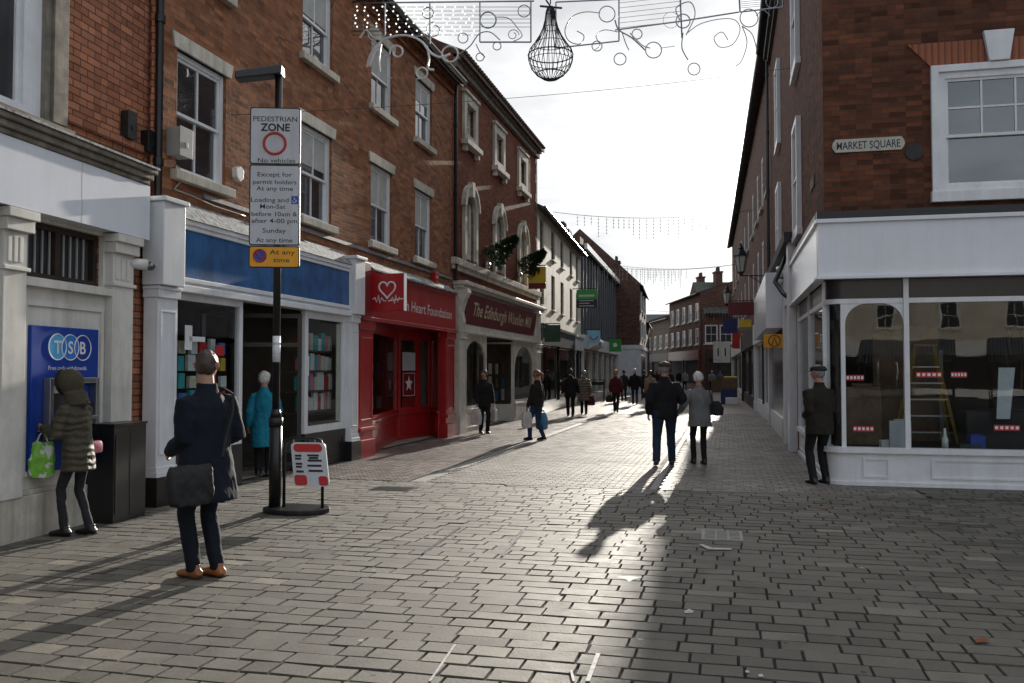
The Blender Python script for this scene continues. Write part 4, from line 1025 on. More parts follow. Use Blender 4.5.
mb = MB(); mb.quad(FB.p(ax0+.08, .125, 1.24), FB.p(ax1-.2, .125, 1.24), FB.p(ax1-.2, .115, 1.49), FB.p(ax0+.08, .115, 1.49)); mb.build('screen', M['glass_far'], pr)
mb = MB(); mb.box(FB, ax0+.1, ax1-.22, .126, .1275, 1.42, 1.5); mb.build('notice', M['signwhite'], pr)
mb = MB(); mb.box(FB, ax1-.17, ax1-.07, .112, .16, 1.2, 1.3); mb.box(FB, ax0+.1, ax1-.25, .17, .174, 1.02, 1.06); mb.build('keypad', M['black_metal'], pr)
# black cabinet
c0, c1 = FB.U(113, 500, .45), FB.U(150, 500, .5)
mb = MB(); c1 = c0+.6
mb.box(FB, c0, c1, .12, .45, 0, 1.05); mb.box(FB, c0-.012, c1+.012, .11, .462, 1.05, 1.075); mb.box(FB, c0+.3, c0+.308, .45, .453, .05, 1.0); mb.box(FB, c0+.03, c0+.05, .45, .456, .1, .95)
solo(mb, 'utility_cabinet', M['black_metal'], FB.p((c0+c1)/2, .33, 0), 'black metal cabinet standing against the wall between the bank and the next shop', 'cabinet', bevel=.006)
# alarm and meter boxes, camera
def wallbox(F, u, z, w, h, d, mat, name, label, cat, lid=True, w0=0.0):
    mb = MB(); mb.box(F, u-w/2, u+w/2, w0+.003, w0+d, z, z+h)
    if lid: mb.box(F, u-w/2-.01, u+w/2+.01, w0+d, w0+d+.012, z-.01, z+h+.01); mb.box(F, u-w*.1, u+w*.1, w0+d+.012, w0+d+.02, z+h*.3, z+h*.5)
    return solo(mb, name, mat, F.p(u, w0, z), label, cat, bevel=.008)
def hb(F, x, y, **k): return F.hit(x, y, **k)
u, z = hb(FB, 124, 139); wallbox(FB, u, z, .16, .32, .1, M['dark_iron'], 'meter_box', 'small dark grey box with an orange label on the bank brickwork', 'junction box')
u, z = hb(FB, 145, 153); wallbox(FB, u, z, .2, .26, .1, M['black_metal'], 'meter_box', 'black junction box low beside the drainpipe above the white fascia', 'junction box')
u, z = hb(FL, 172, 156); wallbox(FL, u, z-.02, .26, .36, .2, M['grey_plastic'], 'alarm_box', 'large pale grey equipment box left of the first sash window', 'junction box')
u, z = hb(FL, 235, 174)
mb = MB(); mb.poly(FL, [(u-.09, z-.06), (u, z-.12), (u+.09, z-.06), (u+.1, z+.07), (u, z+.11), (u-.1, z+.07)], .003, .09); solo(mb, 'alarm_bell', M['white_plastic'], FL.p(u, 0, z), 'white pentagonal alarm bell box on the red brick wall left of the parking sign', 'alarm', bevel=.01)
u, z = hb(FB, 125, 264); r_ = empty('cctv_camera', FB.p(u, .1, z), 'white dome security camera on the stone pilaster right of the cash machine', 'camera')
mb = MB(); mb.tube([FB.p(u-.1, .12, z), FB.p(u+.06, .24, z-.01)], [.06, .07], 12); mb.build('housing', M['white_plastic'], r_, smooth=True)
mb = MB(); q = FB.p(u+.09, .28, z-.02); mb.ball(q, .055, 12, 8); mb.build('lens', M['glass_up'], r_, smooth=True)
# loose cables
def cable(pts, r, label, name='cable', mat=None, sag=0):
    P = [Vector(p) for p in pts]; out = []
    for i in range(len(P)-1):
        for k in range(6):
            t = k/6; q = P[i].lerp(P[i+1], t); q.z -= sag*4*t*(1-t); out.append(q)
    out.append(P[-1]); mb = MB(); mb.tube(out, r, 5); return solo(mb, name, mat or M['wire'], P[0], label, 'cable', smooth=True)
def hp(F, x, y, w=.04): u, z = F.hit(x, y, w); return F.p(u, w, z)
cable([hp(FB, 123, 143), hp(FB, 122, 152), hp(FB, 118, 162)], .008, 'thin cable looping down from the dark box on the bank')
cable([hp(FB, 145, 155), hp(FB, 142, 164), hp(FB, 137, 168), hp(FB, 132, 168)], .008, 'black cable curling under the junction box above the white fascia')
cable([hp(FL, 176, 165), hp(FL, 186, 176), hp(FL, 174, 189), hp(FL, 192, 196), hp(FL, 214, 206), hp(FL, 245, 216)], .010, 'pale cable tangled below the grey equipment box', mat=M['grey_plastic'])
cable([hp(FL, 245, 230), hp(FL, 300, 239), hp(FL, 345, 262), hp(FL, 400, 276), hp(FL, 448, 285)], .012, 'dark cable clipped along the brick above the shop fascias')
# ------------------------------------------------------------------ left row, long brick building
DK = .0
U2a, U2b = FL.U(153, 371)+.0, FL.U(452, 371)
root = empty('brick_building', FL.p(17, -4, 0), 'three storey red brick building with sash windows over the blue and red shopfronts', 'building')
wins_lo = [column_u(FL, 179, 224, 110, 1.15), column_u(FL, 300, 333, 170, 1.15), column_u(FL, 369, 393.5, 200, 1.15), column_u(FL, 414, 432.5, 220, 1.15)]
holes = [(a, b, 4.25, 5.85) for a, b in wins_lo]+[(a, b, 7.02, 8.45) for a, b in wins_lo]
ub0, ub1 = FL.U(158, 371, .2), FL.U(358, 371, .18)          # newsagent
ur0, ur1 = ub1+.02, FL.U(451, 371, .08)          # charity shop
holes += [(ub0+.1, ub1-.1, -.05, 3.4), (ur0+.1, ur1-.1, -.05, 3.3)]
shell(root, FL, U2a, U2b, 9.2, holes, M['brick_b2'], depth=9, roof_h=2.6, eave=.3)
reflection_cover = [0, .8, .96, .96]  # how far the painted sky reflection covers each upper sash
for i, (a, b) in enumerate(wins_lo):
    sash(root, FL, a, b, 4.25, 5.85, lintel=M['stone'], blind=reflection_cover[i])
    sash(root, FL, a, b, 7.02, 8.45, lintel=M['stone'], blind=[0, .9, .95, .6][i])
mb = MB(); k = U2a+.05
while k < U2b: mb.box(FL, k, k+.11, 0, .09, 8.98, 9.08); k += .225
mb.box(FL, U2a, U2b, 0, .06, 8.85, 8.98); mb.box(FL, U2a, U2b, 0, .14, 9.08, 9.17); mb.build('dentil_course', M['brick_b2'], root)
gutter(root, FL, U2a, U2b, 9.16, .34); pipe(root, FL, FL.U(160, 150, .1), 3.8, 9.1, .08, M['black_metal'], .05); pipe(root, FL, U2b+.0, 4.0, 9.1, .09, None, .05)
mb = MB(); mb.box(FL, U2a+1, U2b-.1, 0, .035, 4.0, 4.06); mb.build('lead_flashing', M['lead'], root)

# newsagent with the faded blue board
mb = MB(); fa0, fa1 = ub0, ub1
mb.box(FL, ub0+.02, ub1, .0, .16, 2.72, 3.6); mb.box(FL, ub0, ub1, 0, .22, 2.66, 2.75)
frame_rect(mb, FL, ub0+.35, ub1-.35, 2.79, 3.53, .06, .16, .2)
mb.box(FL, ub0, ub1, 0, .22, 3.53, 3.6); mb.build('fascia', M['white'], root, bevel=.008)
mb = MB(); mb.box(FL, ub0+.41, ub1-.41, .16, .175, 2.85, 3.47)
mb.build('fascia_board', M['blue_panel'], root, bevel=.003)
mb = MB(); mb.add([FL.p(ub0+.3, .24, 3.6), FL.p(ub1-.3, .24, 3.6), FL.p(ub1-.3, .01, 3.86), FL.p(ub0+.3, .01, 3.86), FL.p(ub0+.3, .01, 3.6), FL.p(ub1-.3, .01, 3.6)], [(0, 1, 2, 3), (0, 3, 4), (1, 5, 2), (0, 4, 5, 1)])
mb.build('lead_apron', M['peeling'], root)
pb0, pb1 = FL.U(158, 371, .2), FL.U(178, 371, .2)
pilaster(root, FL, ub0-.02, ub0+.38, 2.7, .2, M['white'], .42, 2.55)
pilaster(root, FL, ub1-.36, ub1-.02, 2.7, .2, M['white'], .42, 2.55)
for a in (ub0-.06, ub1-.4):
    mb = MB(); mb.box(FL, a, a+.44, 0, .3, 2.7, 3.72); mb.box(FL, a-.03, a+.47, 0, .34, 3.72, 3.78); mb.build('pilaster_head', M['white'], root, bevel=.01)
for a in (ub0-.02, ub1-.36):
    mb = MB(); mb.box(FL, a-.025, a+.405, .02, .235, 0, .36); mb.build('pilaster_base', M['wood_black'], root, bevel=.006)
# windows: left of the door, right of the door
WL0, WL1 = ub0+.38, FL.U(229, 371); WM1 = FL.U(237, 371); WR0 = FL.U(300, 371); WR1 = ub1-.36
def shopwin(root, F, a, b, z0, z1, w, mat, frame=.06, name='shop_window', glass=None, transom=None):
    mb = MB(); frame_rect(mb, F, a, b, z0, z1, frame, w-.05, w+.03)
    if transom: mb.box(F, a+frame, b-frame, w-.04, w+.02, transom, transom+.045)
    o = mb.build(name, mat, root, bevel=.004)
    g = MB(); g.quad(F.p(a+frame*.8, w-.01, z0+frame*.8), F.p(b-frame*.8, w-.01, z0+frame*.8), F.p(b-frame*.8, w-.01, z1-frame*.8), F.p(a+frame*.8, w-.01, z1-frame*.8))
    g.build('pane', glass or M['glass_clear'], o); return o
shopwin(root, FL, WL0, WM1, .6, 2.66, .06, M['white'], .09)
shopwin(root, FL, WR0, WR1, .6, 2.66, .06, M['white'], .12)
mb = MB(); mb.box(FL, WL0, WM1, -.02, .1, 0, .6); mb.build('stall_riser', M['wood_black'], root, bevel=.005)
mb = MB(); mb.box(FL, WR0, WR1, -.02, .1, 0, .6)
frame_rect(mb, FL, WR0+.1, WR1-.1, .1, .5, .04, .1, .115); mb.build('stall_riser', M['wood_black'], root, bevel=.005)
room(root, FL, ub0+.1, ub1-.1, 2.9, 4.0, M['interior'], w=-.15)
# door recess: splayed black framed glass returns and doors
for (ua, wa, ub, wb) in ((WM1, .03, WM1+.55, -.95), (WR0, .03, WR0-.55, -.95)):
    fr = Fac(FL.p(ua, wa, 0)[:2], FL.p(ub, wb, 0)[:2]); mb = MB()
    frame_rect(mb, fr, 0, fr.L, .08, 2.6, .07, -.03, .03); mb.box(fr, .07, fr.L-.07, -.03, .03, .3, .5); mb.box(fr, .07, fr.L-.07, -.03, .03, 2.05, 2.12)
    mb.build('door_frame', M['wood_black'], root)
dfr = Fac(FL.p(WM1+.55, -.95, 0)[:2], FL.p(WR0-.55, -.95, 0)[:2])
mb = MB(); frame_rect(mb, dfr, 0, dfr.L, .05, 2.6, .08, -.03, .03); mb.box(dfr, .08, dfr.L-.08, -.03, .03, 2.05, 2.14); mb.box(dfr, .08, dfr.L*.45, -.025, .025, .05, .9); d_ = mb.build('door', M['wood_black'], root)
mb = MB(); mb.tube([dfr.p(dfr.L*.45, .08, .95), dfr.p(dfr.L*.45, .08, 1.25)], .015, 6); mb.build('handle', M['steel'], d_)
# stock seen through the glass
for z in (.95, 1.3, 1.65, 2.0):
    mb = MB(); mb.box(FL, WR0+.13, WR1-.13, -.38, -.08, z-.02, z); q = FL.p((WR0+WR1)/2, -.2, z-.02)
    solo(mb, 'display_shelf', M['wood_mid'], q, '%s display shelf in the right window of the newsagent' % {.95: 'lowest', 1.3: 'second lowest', 1.65: 'second highest', 2.0: 'highest'}[z], 'shelf')
goods(FL, WR0+.16, WR1-.14, -.12, .95, 2.35, 9, 4, 'on the shelves in the newsagent window right of its door', 'packets in the newsagent right window', (.16, .30), [0, 3, 2, 4, 4, 1, 4, 3, 2, 0, 4])
goods(FL, WL0+.12, WM1-.15, -.06, .72, 2.1, 6, 6, 'in the newsagent window left of its door', 'packets in the newsagent left window', (.16, .2), [1, 4, 5, 0, 4, 7, 1, 6, 0, 2, 4])
goods(FL, WM1+.9, WR0-.7, -2.6, .6, 2.1, 8, 4, 'on the back wall racks inside the newsagent', 'packets on the newsagent back wall', (.2, .3), [7, 1, 6, 7, 5])
def poster(F, a, b, z0, z1, w, mat, label, cat='poster', th=.003):
    mb = MB(); mb.box(F, a, b, w, w+th, z0, z1); return solo(mb, 'poster', mat, F.p((a+b)/2, w, z0), label, cat)
for (x0, x1, y0, y1, mt, lb) in ((185, 192, 325, 350, 'signwhite', 'white notice taped high in the newsagent left window'), (216, 224, 345, 356, 'signred', 'small red notice in the newsagent left window'),
                                (305, 309, 356, 376, 'signwhite', 'narrow white notice at the left edge of the newsagent right window'), (189, 205, 336, 342, 'signwhite', 'pale strip notice in the newsagent left window')):
    a, za = FL.hit(x0, y0, .055); b, zb = FL.hit(x1, y1, .055)
    poster(FL, a, b, min(za, zb), max(za, zb), .053, M[mt], lb)
mb = MB(); a = WR1-.28
mb.box(FL, a, a+.14, .030, .045, .75, 2.5); solo(mb, 'card_strip', GOODS[2], FL.p(a, .03, .75), 'tall strip of pale cards hung in the right edge of the newsagent window', 'display')

# charity shop, red
mb = MB(); mb.box(FL, ur0+.0, ur1, 0, .2, 2.68, 3.56); mb.box(FL, ur0, ur1, 0, .26, 2.62, 2.69); mb.box(FL, ur0, ur1, 0, .25, 3.56, 3.6)
fo = mb.build('fascia', M['red'], root, bevel=.006)
a0 = FL.U(402, 300, .2)
text('British Heart Foundation', FL, ur1-.35, 2.95, .203, .235, M['signwhite'], 'lettering', fo, align='RIGHT', width=4.05)
mb = MB(); mb.box(FL, ur0+.5, ur1-.1, .03, .3, 3.6, 3.63); mb.add([FL.p(ur0+.5, .28, 3.63), FL.p(ur1-.1, .28, 3.63), FL.p(ur1-.1, .01, 3.84), FL.p(ur0+.5, .01, 3.84)], [(0, 1, 2, 3)]); mb.build('lead_apron', M['peeling'], root)
up1 = FL.U(374, 371, .2)
for (a, b) in ((ur0+.02, up1), (FL.U(443, 371, .1), ur1-.02)):
    mb = MB(); mb.box(FL, a, b, 0, .18, .3, 2.62); mb.box(FL, a-.02, b+.02, 0, .23, 0, .34); mb.box(FL, a-.02, b+.02, 0, .23, .5, .58); mb.box(FL, a-.02, b+.02, 0, .22, 2.45, 2.62)
    frame_rect(mb, FL, a+.05, b-.05, .7, 2.3, .035, .18, .195); mb.build('pilaster', M['red'], root, bevel=.008)
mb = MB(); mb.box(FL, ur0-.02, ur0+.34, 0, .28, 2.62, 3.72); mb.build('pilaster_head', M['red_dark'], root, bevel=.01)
# bowed front: left splay, middle, right splay
k1, kw = FL.hit(396, 371, 0)[0], -.62
q = ground(396, 441); u1_ = (q-FL.A).dot(FL.t); w1_ = max(-.75, (q-FL.A).dot(FL.n))
q = ground(438, 436); u2_ = (q-FL.A).dot(FL.t); w2_ = -.42
ur_r = FL.U(443, 371, .1)
prev = None
segs = [((up1-.02, .05), (u1_, w1_)), ((u1_, w1_), (u2_, w2_)), ((u2_, w2_), (ur_r, .02))]
for i, (A_, B_) in enumerate(segs):
    fr = Fac(FL.p(A_[0], A_[1], 0)[:2], FL.p(B_[0], B_[1], 0)[:2])
    mb = MB(); L_ = fr.L
    mb.box(fr, 0, L_, -.06, .05, 0, .62); frame_rect(mb, fr, .12, L_-.12, .14, .52, .035, .05, .065); mb.box(fr, 0, L_, -.07, .09, .62, .67)
    mb.build('stall_riser', M['red'], root, bevel=.005)
    mb = MB(); mb.box(fr, 0, L_, -.06, .05, 2.5, 2.62); mb.build('head_rail', M['red'], root, bevel=.005)
    if i == 0: shopwin(root, fr, .04, L_-.06, .67, 2.5, 0, M['red'], .08)
    elif i == 2: shopwin(root, fr, .06, L_-.04, .67, 2.5, 0, M['red'], .07)
    else:
        m_ = L_*.58; shopwin(root, fr, .05, m_, .67, 2.5, 0, M['red'], .11, transom=None); shopwin(root, fr, m_+.02, L_-.05, .67, 2.5, 0, M['red'], .1)
        FM = fr
room(root, FL, ur0+.1, ur1-.1, 2.7, 3.5, M['interior'], w=-.15)
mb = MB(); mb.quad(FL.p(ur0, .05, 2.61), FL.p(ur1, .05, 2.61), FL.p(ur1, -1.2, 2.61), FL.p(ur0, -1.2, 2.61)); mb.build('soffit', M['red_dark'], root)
# poster with a star
a, b = .25, FM.L*.5
for (z0, z1, w_, mt, lb) in ((.78, 1.0, .02, 'red_dark', 'small dark red notice under the star poster'), (1.03, 1.62, .02, 'red_dark', 'red poster with a white star in the charity shop window'), (1.66, 2.1, .02, 'signgrey', 'grey notice above the star poster in the charity shop window')):
    o = poster(FM, a, b, z0, z1, w_, M[mt], lb)
    if 'star poster' in lb or 'white star' in lb:
        pass
    if 'white star' in lb:
        mb = MB(); cxs, czs = (a+b)/2, 1.34
        mb.poly(FM, [(cxs+(.2 if k % 2 == 0 else .085)*math.sin(k*math.pi/5), czs+(.2 if k % 2 == 0 else .085)*math.cos(k*math.pi/5)) for k in range(10)], .0235, .0255)
        for v in mb.v: v -= ORG[o.name]
        mb.build('star', M['signwhite'], o, local=True)
        mb = MB(); frame_rect(mb, FM, a+.03, b-.03, 1.05, 1.60, .012, .0235, .025)
        for v in mb.v: v -= ORG[o.name]
        mb.build('border', M['signwhite'], o, local=True)
goods(FL, ur0+.7, ur1-.5, -1.5, .7, 2.0, 8, 3, 'inside the red fronted charity shop', 'stock inside the charity shop', (.3, .35), [7, 4, 2, 5, 7])
# shop mannequin-like white cushion shapes by the glass
mb = MB(); q = FL.p(up1+.55, -.75, .7); mb.ball(q+Vector((0, 0, .12)), (.22, .2, .12)); mb.ball(q+Vector((.05, .1, .33)), (.15, .16, .1)); solo(mb, 'cushion_pile', GOODS[4], q, 'pile of pale cushions low in the left window of the charity shop', 'cushions', smooth=True)
mb = MB(); q = FL.p(up1+.6, -.9, 1.75); mb.ball(q, .16); solo(mb, 'hat', GOODS[6], q, 'straw coloured hat on display in the left window of the charity shop', 'hat', smooth=True)
# projecting heart sign
uh, _ = FL.hit(361, 371, .0)
FH = Fac(FL.p(uh, .18, 0)[:2], FL.p(uh, .95, 0)[:2], 1); 
if FH.n.y > 0: FH.n = -FH.n
zt = FL.Z(366, 273, .2); zb = FL.Z(366, 308.4, .2)
hr = empty('projecting_sign', FH.p(.35, 0, zb), 'square red projecting sign with a white heart over the charity shop', 'sign')
HW = .72
mb = MB(); mb.box(FH, .02, HW, -.06, .06, zt-.72, zt); mb.build('board', M['red'], hr, bevel=.006)
mb = MB(); mb.box(FH, HW, HW+.012, -.062, .062, zt-.72, zt); mb.build('edge', M['signwhite'], hr)
mb = MB(); pts = []
for k in range(41):
    t = math.pi*2*k/40; t = t if True else t
    pts.append(FH.p(.02+HW/2+.0105*16*math.sin(t)**3, .064, zt-.3+.0115*(13*math.cos(t)-5*math.cos(2*t)-2*math.cos(3*t)-math.cos(4*t))))
pts = pts[21:]+pts[1:20]
c_ = .02+HW/2
left = [(-.30, -.16), (-.25, -.13), (-.22, -.22), (-.18, -.09), (-.15, -.25), (-.11, -.13), (-.07, -.20), (-.02, -.2)]
mb.tube(pts, .018, 5)
mb.tube([FH.p(c_+x, .064, zt-.33+z) for x, z in left], .012, 5); mb.tube([FH.p(c_-x, .064, zt-.33+z) for x, z in left[1:]]+[FH.p(c_+.33, .064, zt-.49)], .012, 5)
mb.build('heart_emblem', M['signwhite'], hr)
# small red bell box
u, z = FL.hit(432, 283, .0); wallbox(FL, u, z-.02, .22, .28, .12, M['red'], 'alarm_bell', 'small red alarm box above the charity shop fascia', 'alarm')

# ------------------------------------------------------------------ third building, stone dressings
U3a, U3b = U2b+.02, FL.U(537, 371)
root = empty('brick_building', FL.p((U3a+U3b)/2, -4, 0), 'dark red brick building with pale arched window surrounds and a pantile roof', 'building')
cols = [FL.U(469, 200), FL.U(498, 200), FL.U(521.5, 200)]
holes = [(c-.45, c+.45, 4.72, 6.5) for c in cols]+[(c-.42, c+.42, 8.0, 9.0) for c in cols]+[(U3a+.15, U3b-.1, -.05, 3.3)]
shell(root, FL, U3a, U3b, 10.0, holes, M['brick_b3'], depth=9, roof_h=2.6, roof_mat=M['tile'], eave=.3)
tiles_edge(root, FL, U3a, U3b, 9.85, .3, M['tile'])
mb = MB(); mb.box(FL, U3a, U3b, 0, .12, 9.62, 9.8); mb.box(FL, U3a, U3b, 0, .2, 9.8, 9.88); mb.build('eaves_cornice', M['stone_dark'], root, bevel=.01)
mb = MB(); mb.box(FL, U3a-.15, U3b+.1, 0, .16, 4.42, 4.6); mb.box(FL, U3a-.1, U3b+.06, 0, .1, 4.3, 4.42); mb.build('string_course', M['stone'], root, bevel=.015)
for c in cols:
    # arched opening: hole 4.72..6.5, crown at 6.5
    o = sash(root, FL, c-.45, c+.45, 4.72, 6.5, sill=False, rec=.12, bars=(1, 1), rail=.45, mat=M['white_warm'])
    mb = MB(); n = 12; inner = [(c-.45, 4.72), (c-.45, 6.1)]+[(c-.45*math.cos(math.pi*k/n), 6.1+.4*math.sin(math.pi*k/n)) for k in range(1, n)]+[(c+.45, 6.1), (c+.45, 4.72)]
    outer = [(c-.64, 4.6), (c-.64, 6.12)]+[(c-.64*math.cos(math.pi*k/n), 6.12+.6*math.sin(math.pi*k/n)) for k in range(1, n)]+[(c+.64, 6.12), (c+.64, 4.6)]
    for i in range(len(inner)-1):
        A_, B_, C_, D_ = inner[i], inner[i+1], outer[i+1], outer[i]
        mb.poly(FL, [A_, B_, C_, D_], -.12, .09)
    # spandrel closing the square corners behind the arch
    for sgn in (-1, 1):
        pts_ = [(c+sgn*.45, 6.1)]+[(c+sgn*.45*math.cos(math.pi/2*k/6), 6.1+.4*math.sin(math.pi/2*k/6)) for k in range(1, 7)]+[(c+sgn*.0, 6.51), (c+sgn*.45, 6.51)]
        mb.poly(FL, pts_, -.115, -.02)
    mb.poly(FL, [(c-.1, 6.45), (c+.1, 6.45), (c+.14, 6.86), (c-.14, 6.86)], .0, .15)
    hoodz = []
    for i in range(1, len(outer)-2):
        A_, B_ = outer[i], outer[i+1]; k1 = 1.13
        sc_ = lambda p: (c+(p[0]-c)*k1, 6.12+(p[1]-6.12)*k1)
        mb.poly(FL, [A_, B_, sc_(B_), sc_(A_)], .0, .14)
    mb.build('window_surround', M['stone'], root)
    sash(root, FL, c-.42, c+.42, 8.0, 9.0, sill=False, rec=.14, bars=(1, 1), mat=M['white_warm'])
    mb = MB(); frame_rect(mb, FL, c-.66, c+.66, 7.9, 9.22, .24, -.1, .08); mb.box(FL, c-.72, c+.72, -.02, .13, 9.22, 9.3)
    mb.box(FL, c-.75, c+.75, -.05, .2, 7.78, 7.92); mb.box(FL, c-.66, c-.52, 0, .13, 7.62, 7.78); mb.box(FL, c+.52, c+.66, 0, .13, 7.62, 7.78)
    mb.build('window_surround', M['stone'], root, bevel=.008)
mb = MB(); frame_rect_q = None
for k, z in enumerate([4.7+.36*i for i in range(14)]): mb.box(FL, U3b-(.32 if k % 2 else .22), U3b+.0, 0, .02, z, z+.34)
mb.build('quoins', M['brick_far2'], root)
# wool shop: white frame, maroon sign
mb = MB(); mb.box(FL, U3a+.1, U3b-.02, 0, .16, 2.72, 3.82); mb.box(FL, U3a+.05, U3b, 0, .3, 3.82, 3.9); mb.box(FL, U3a, U3b, 0, .38, 3.9, 4.0); mb.box(FL, U3a+.1, U3b-.02, 0, .2, 2.66, 2.74); mb.build('fascia', M['white_warm'], root, bevel=.01)
f0, f1 = FL.U(465, 371, .2), FL.U(537, 371, .2)-.45
mb = MB(); P = [FL.p(f0, .17, 2.9), FL.p(f1, .17, 2.9), FL.p(f1, .30, 3.7), FL.p(f0, .30, 3.7)]; Q = [p-FL.n*.06 for p in P]
mb.add(P+Q, [(0, 1, 2, 3), (7, 6, 5, 4), (0, 4, 5, 1), (1, 5, 6, 2), (2, 6, 7, 3), (3, 7, 4, 0)]); so = mb.build('fascia_board', M['maroon'], root)
class Tilt:
    def __init__(s, F): s.F = F
    def p(s, u, w, z): return s.F.p(u, .17+(z-2.9)*.1625+w, z)
M['gilt'] = plain('cream_lettering', (.62, .55, .38), .4)
text('The Edinburgh Woollen Mill', Tilt(FL), (f0+f1)/2-.05, 3.16, .004, .36, M['gilt'], 'lettering', so, width=(f1-f0)*.84, bold=.012, shear=.12)
for a in (U3a+.12, f1+.02):
    mb = MB(); pr_ = [(0, 2.66), (.2, 2.7), (.24, 2.95), (.2, 3.2), (.3, 3.55), (.4, 3.7), (.36, 3.82), (0, 3.82)]
    n = len(pr_); mb.add([FL.p(a, w, z) for w, z in pr_]+[FL.p(a+.3, w, z) for w, z in pr_], [list(range(n)), list(range(n, 2*n))[::-1]]+[(i, (i+1) % n, n+(i+1) % n, n+i) for i in range(n)])
    mb.build('scroll_bracket', M['white_warm'], root, bevel=.008)
wl0, wl1 = FL.U(463, 371, .05), FL.U(486, 371, .05); wd1 = FL.U(512, 371); wr1 = FL.U(533, 371, .05)
pilaster(root, FL, U3a+.12, wl0-.03, 2.66, .16, M['white_warm'], .5, 2.5)
pilaster(root, FL, wr1+.02, U3b-.04, 2.66, .16, M['white_warm'], .5, 2.5)
def archwin(root, F, a, b, z0, z1, w, mat):
    mb = MB(); c = (a+b)/2; hw = (b-a)/2; t = .07; n = 12; zs = z1-hw*.62
    def arc(k, off): return (c-(hw-off)*math.cos(math.pi*k/n), zs+(hw*.62-off*.9)*math.sin(math.pi*k/n))
    for k in range(n):
        p0, p1 = arc(k, t), arc(k+1, t); top0 = (p0[0], z1+.1); top1 = (p1[0], z1+.1)
        mb.poly(F, [p0, p1, top1, top0], w-.04, w+.03)
    mb.box(F, a, a+t, w-.04, w+.03, z0, z1+.1); mb.box(F, b-t, b, w-.04, w+.03, z0, z1+.1); mb.box(F, a+t, b-t, w-.04, w+.03, z0, z0+t)
    o = mb.build('shop_window', mat, root)
    g = MB(); g.quad(F.p(a+.03, w-.01, z0+.03), F.p(b-.03, w-.01, z0+.03), F.p(b-.03, w-.01, z1), F.p(a+.03, w-.01, z1)); g.build('pane', M['glass_clear'], o)
for a, b in ((wl0, wl1), (wd1, wr1)):
    archwin(root, FL, a, b, .62, 2.56, .04, M['white_warm'])
    mb = MB(); mb.box(FL, a, b, -.05, .08, 0, .55); mb.box(FL, a-.02, b+.02, -.05, .13, .55, .62); frame_rect(mb, FL, a+.15, b-.15, .1, .45, .04, .08, .1); mb.build('stall_riser', M['white_warm'], root, bevel=.006)
room(root, FL, U3a+.15, U3b-.1, 2.75, 3.6, M['interior'], w=-.15)
for (ua, wa, ub, wb) in ((wl1, .03, wl1+.25, -.9), (wd1, .03, wd1-.25, -.9)):
    fr = Fac(FL.p(ua, wa, 0)[:2], FL.p(ub, wb, 0)[:2]); mb = MB(); frame_rect(mb, fr, 0, fr.L, .5, 2.6, .06, -.03, .03); mb.box(fr, 0, fr.L, -.04, .04, 0, .5)
    mb.build('door_return', M['white_warm'], root)
dfr = Fac(FL.p(wl1+.25, -.9, 0)[:2], FL.p(wd1-.25, -.9, 0)[:2])
mb = MB(); frame_rect(mb, dfr, 0, dfr.L, .03, 2.6, .07, -.03, .03); mb.box(dfr, dfr.L/2-.03, dfr.L/2+.03, -.03, .03, .1, 2.5); mb.build('door', M['wood_mid'], root)
goods(FL, wl0+.2, wl1-.2, -.9, .6, 2.0, 4, 3, 'in the left arched window of the wool shop', 'stock in the wool shop windows', (.3, .4), [1, 7, 5, 1, 2])
goods(FL, wd1+.2, wr1-.2, -.9, .6, 2.0, 3, 3, 'in the right arched window of the wool shop', 'stock in the wool shop windows', (.3, .4), [7, 5, 4, 2])
goods(FL, wl1+.3, wd1-.3, -3, .8, 2.0, 6, 3, 'deep inside the wool shop', 'stock deep in the wool shop', (.3, .35), [4, 2, 1, 7])

# ------------------------------------------------------------------ fourth: white rendered house
q4 = FL.p(U3b+.02, 0, 0)
F4 = Fac((q4.x, q4.y), (q4.x+.195*12, q4.y+12), 1); F4.flip = 1
U4a, U4b = 0.0, F4.U(581, 371)
root = empty('white_building', F4.p((U4a+U4b)/2, -4, 0), 'cream rendered building with narrow tall windows and a dark eaves line', 'building')
cols4 = [F4.U(x, 240) for x in (542, 553, 562, 571, 577)]
holes = [(c-.52, c+.52, 6.3, 7.55) for c in cols4]+[(c-.52, c+.52, 4.2, 5.65) for c in cols4]+[(U4a+.2, U4b-.2, -.05, 3.0)]
shell(root, F4, U4a, U4b, 7.85, holes, M['render_cream'], depth=8, roof_h=2.0, roof_mat=M['slate'], eave=.25)
gutter(root, F4, U4a, U4b, 7.8, .3)
for c in cols4:
    for z0, z1 in ((6.3, 7.55), (4.2, 5.65)): sash(root, F4, c-.52, c+.52, z0, z1, rec=.11, sillmat=M['render_cream'], bars=(0, 0), sill_over=.0, sill_h=.06, mat=M['stone_dark'], frame=.05, glass=M['glass_far'])
um = F4.U(572, 371)
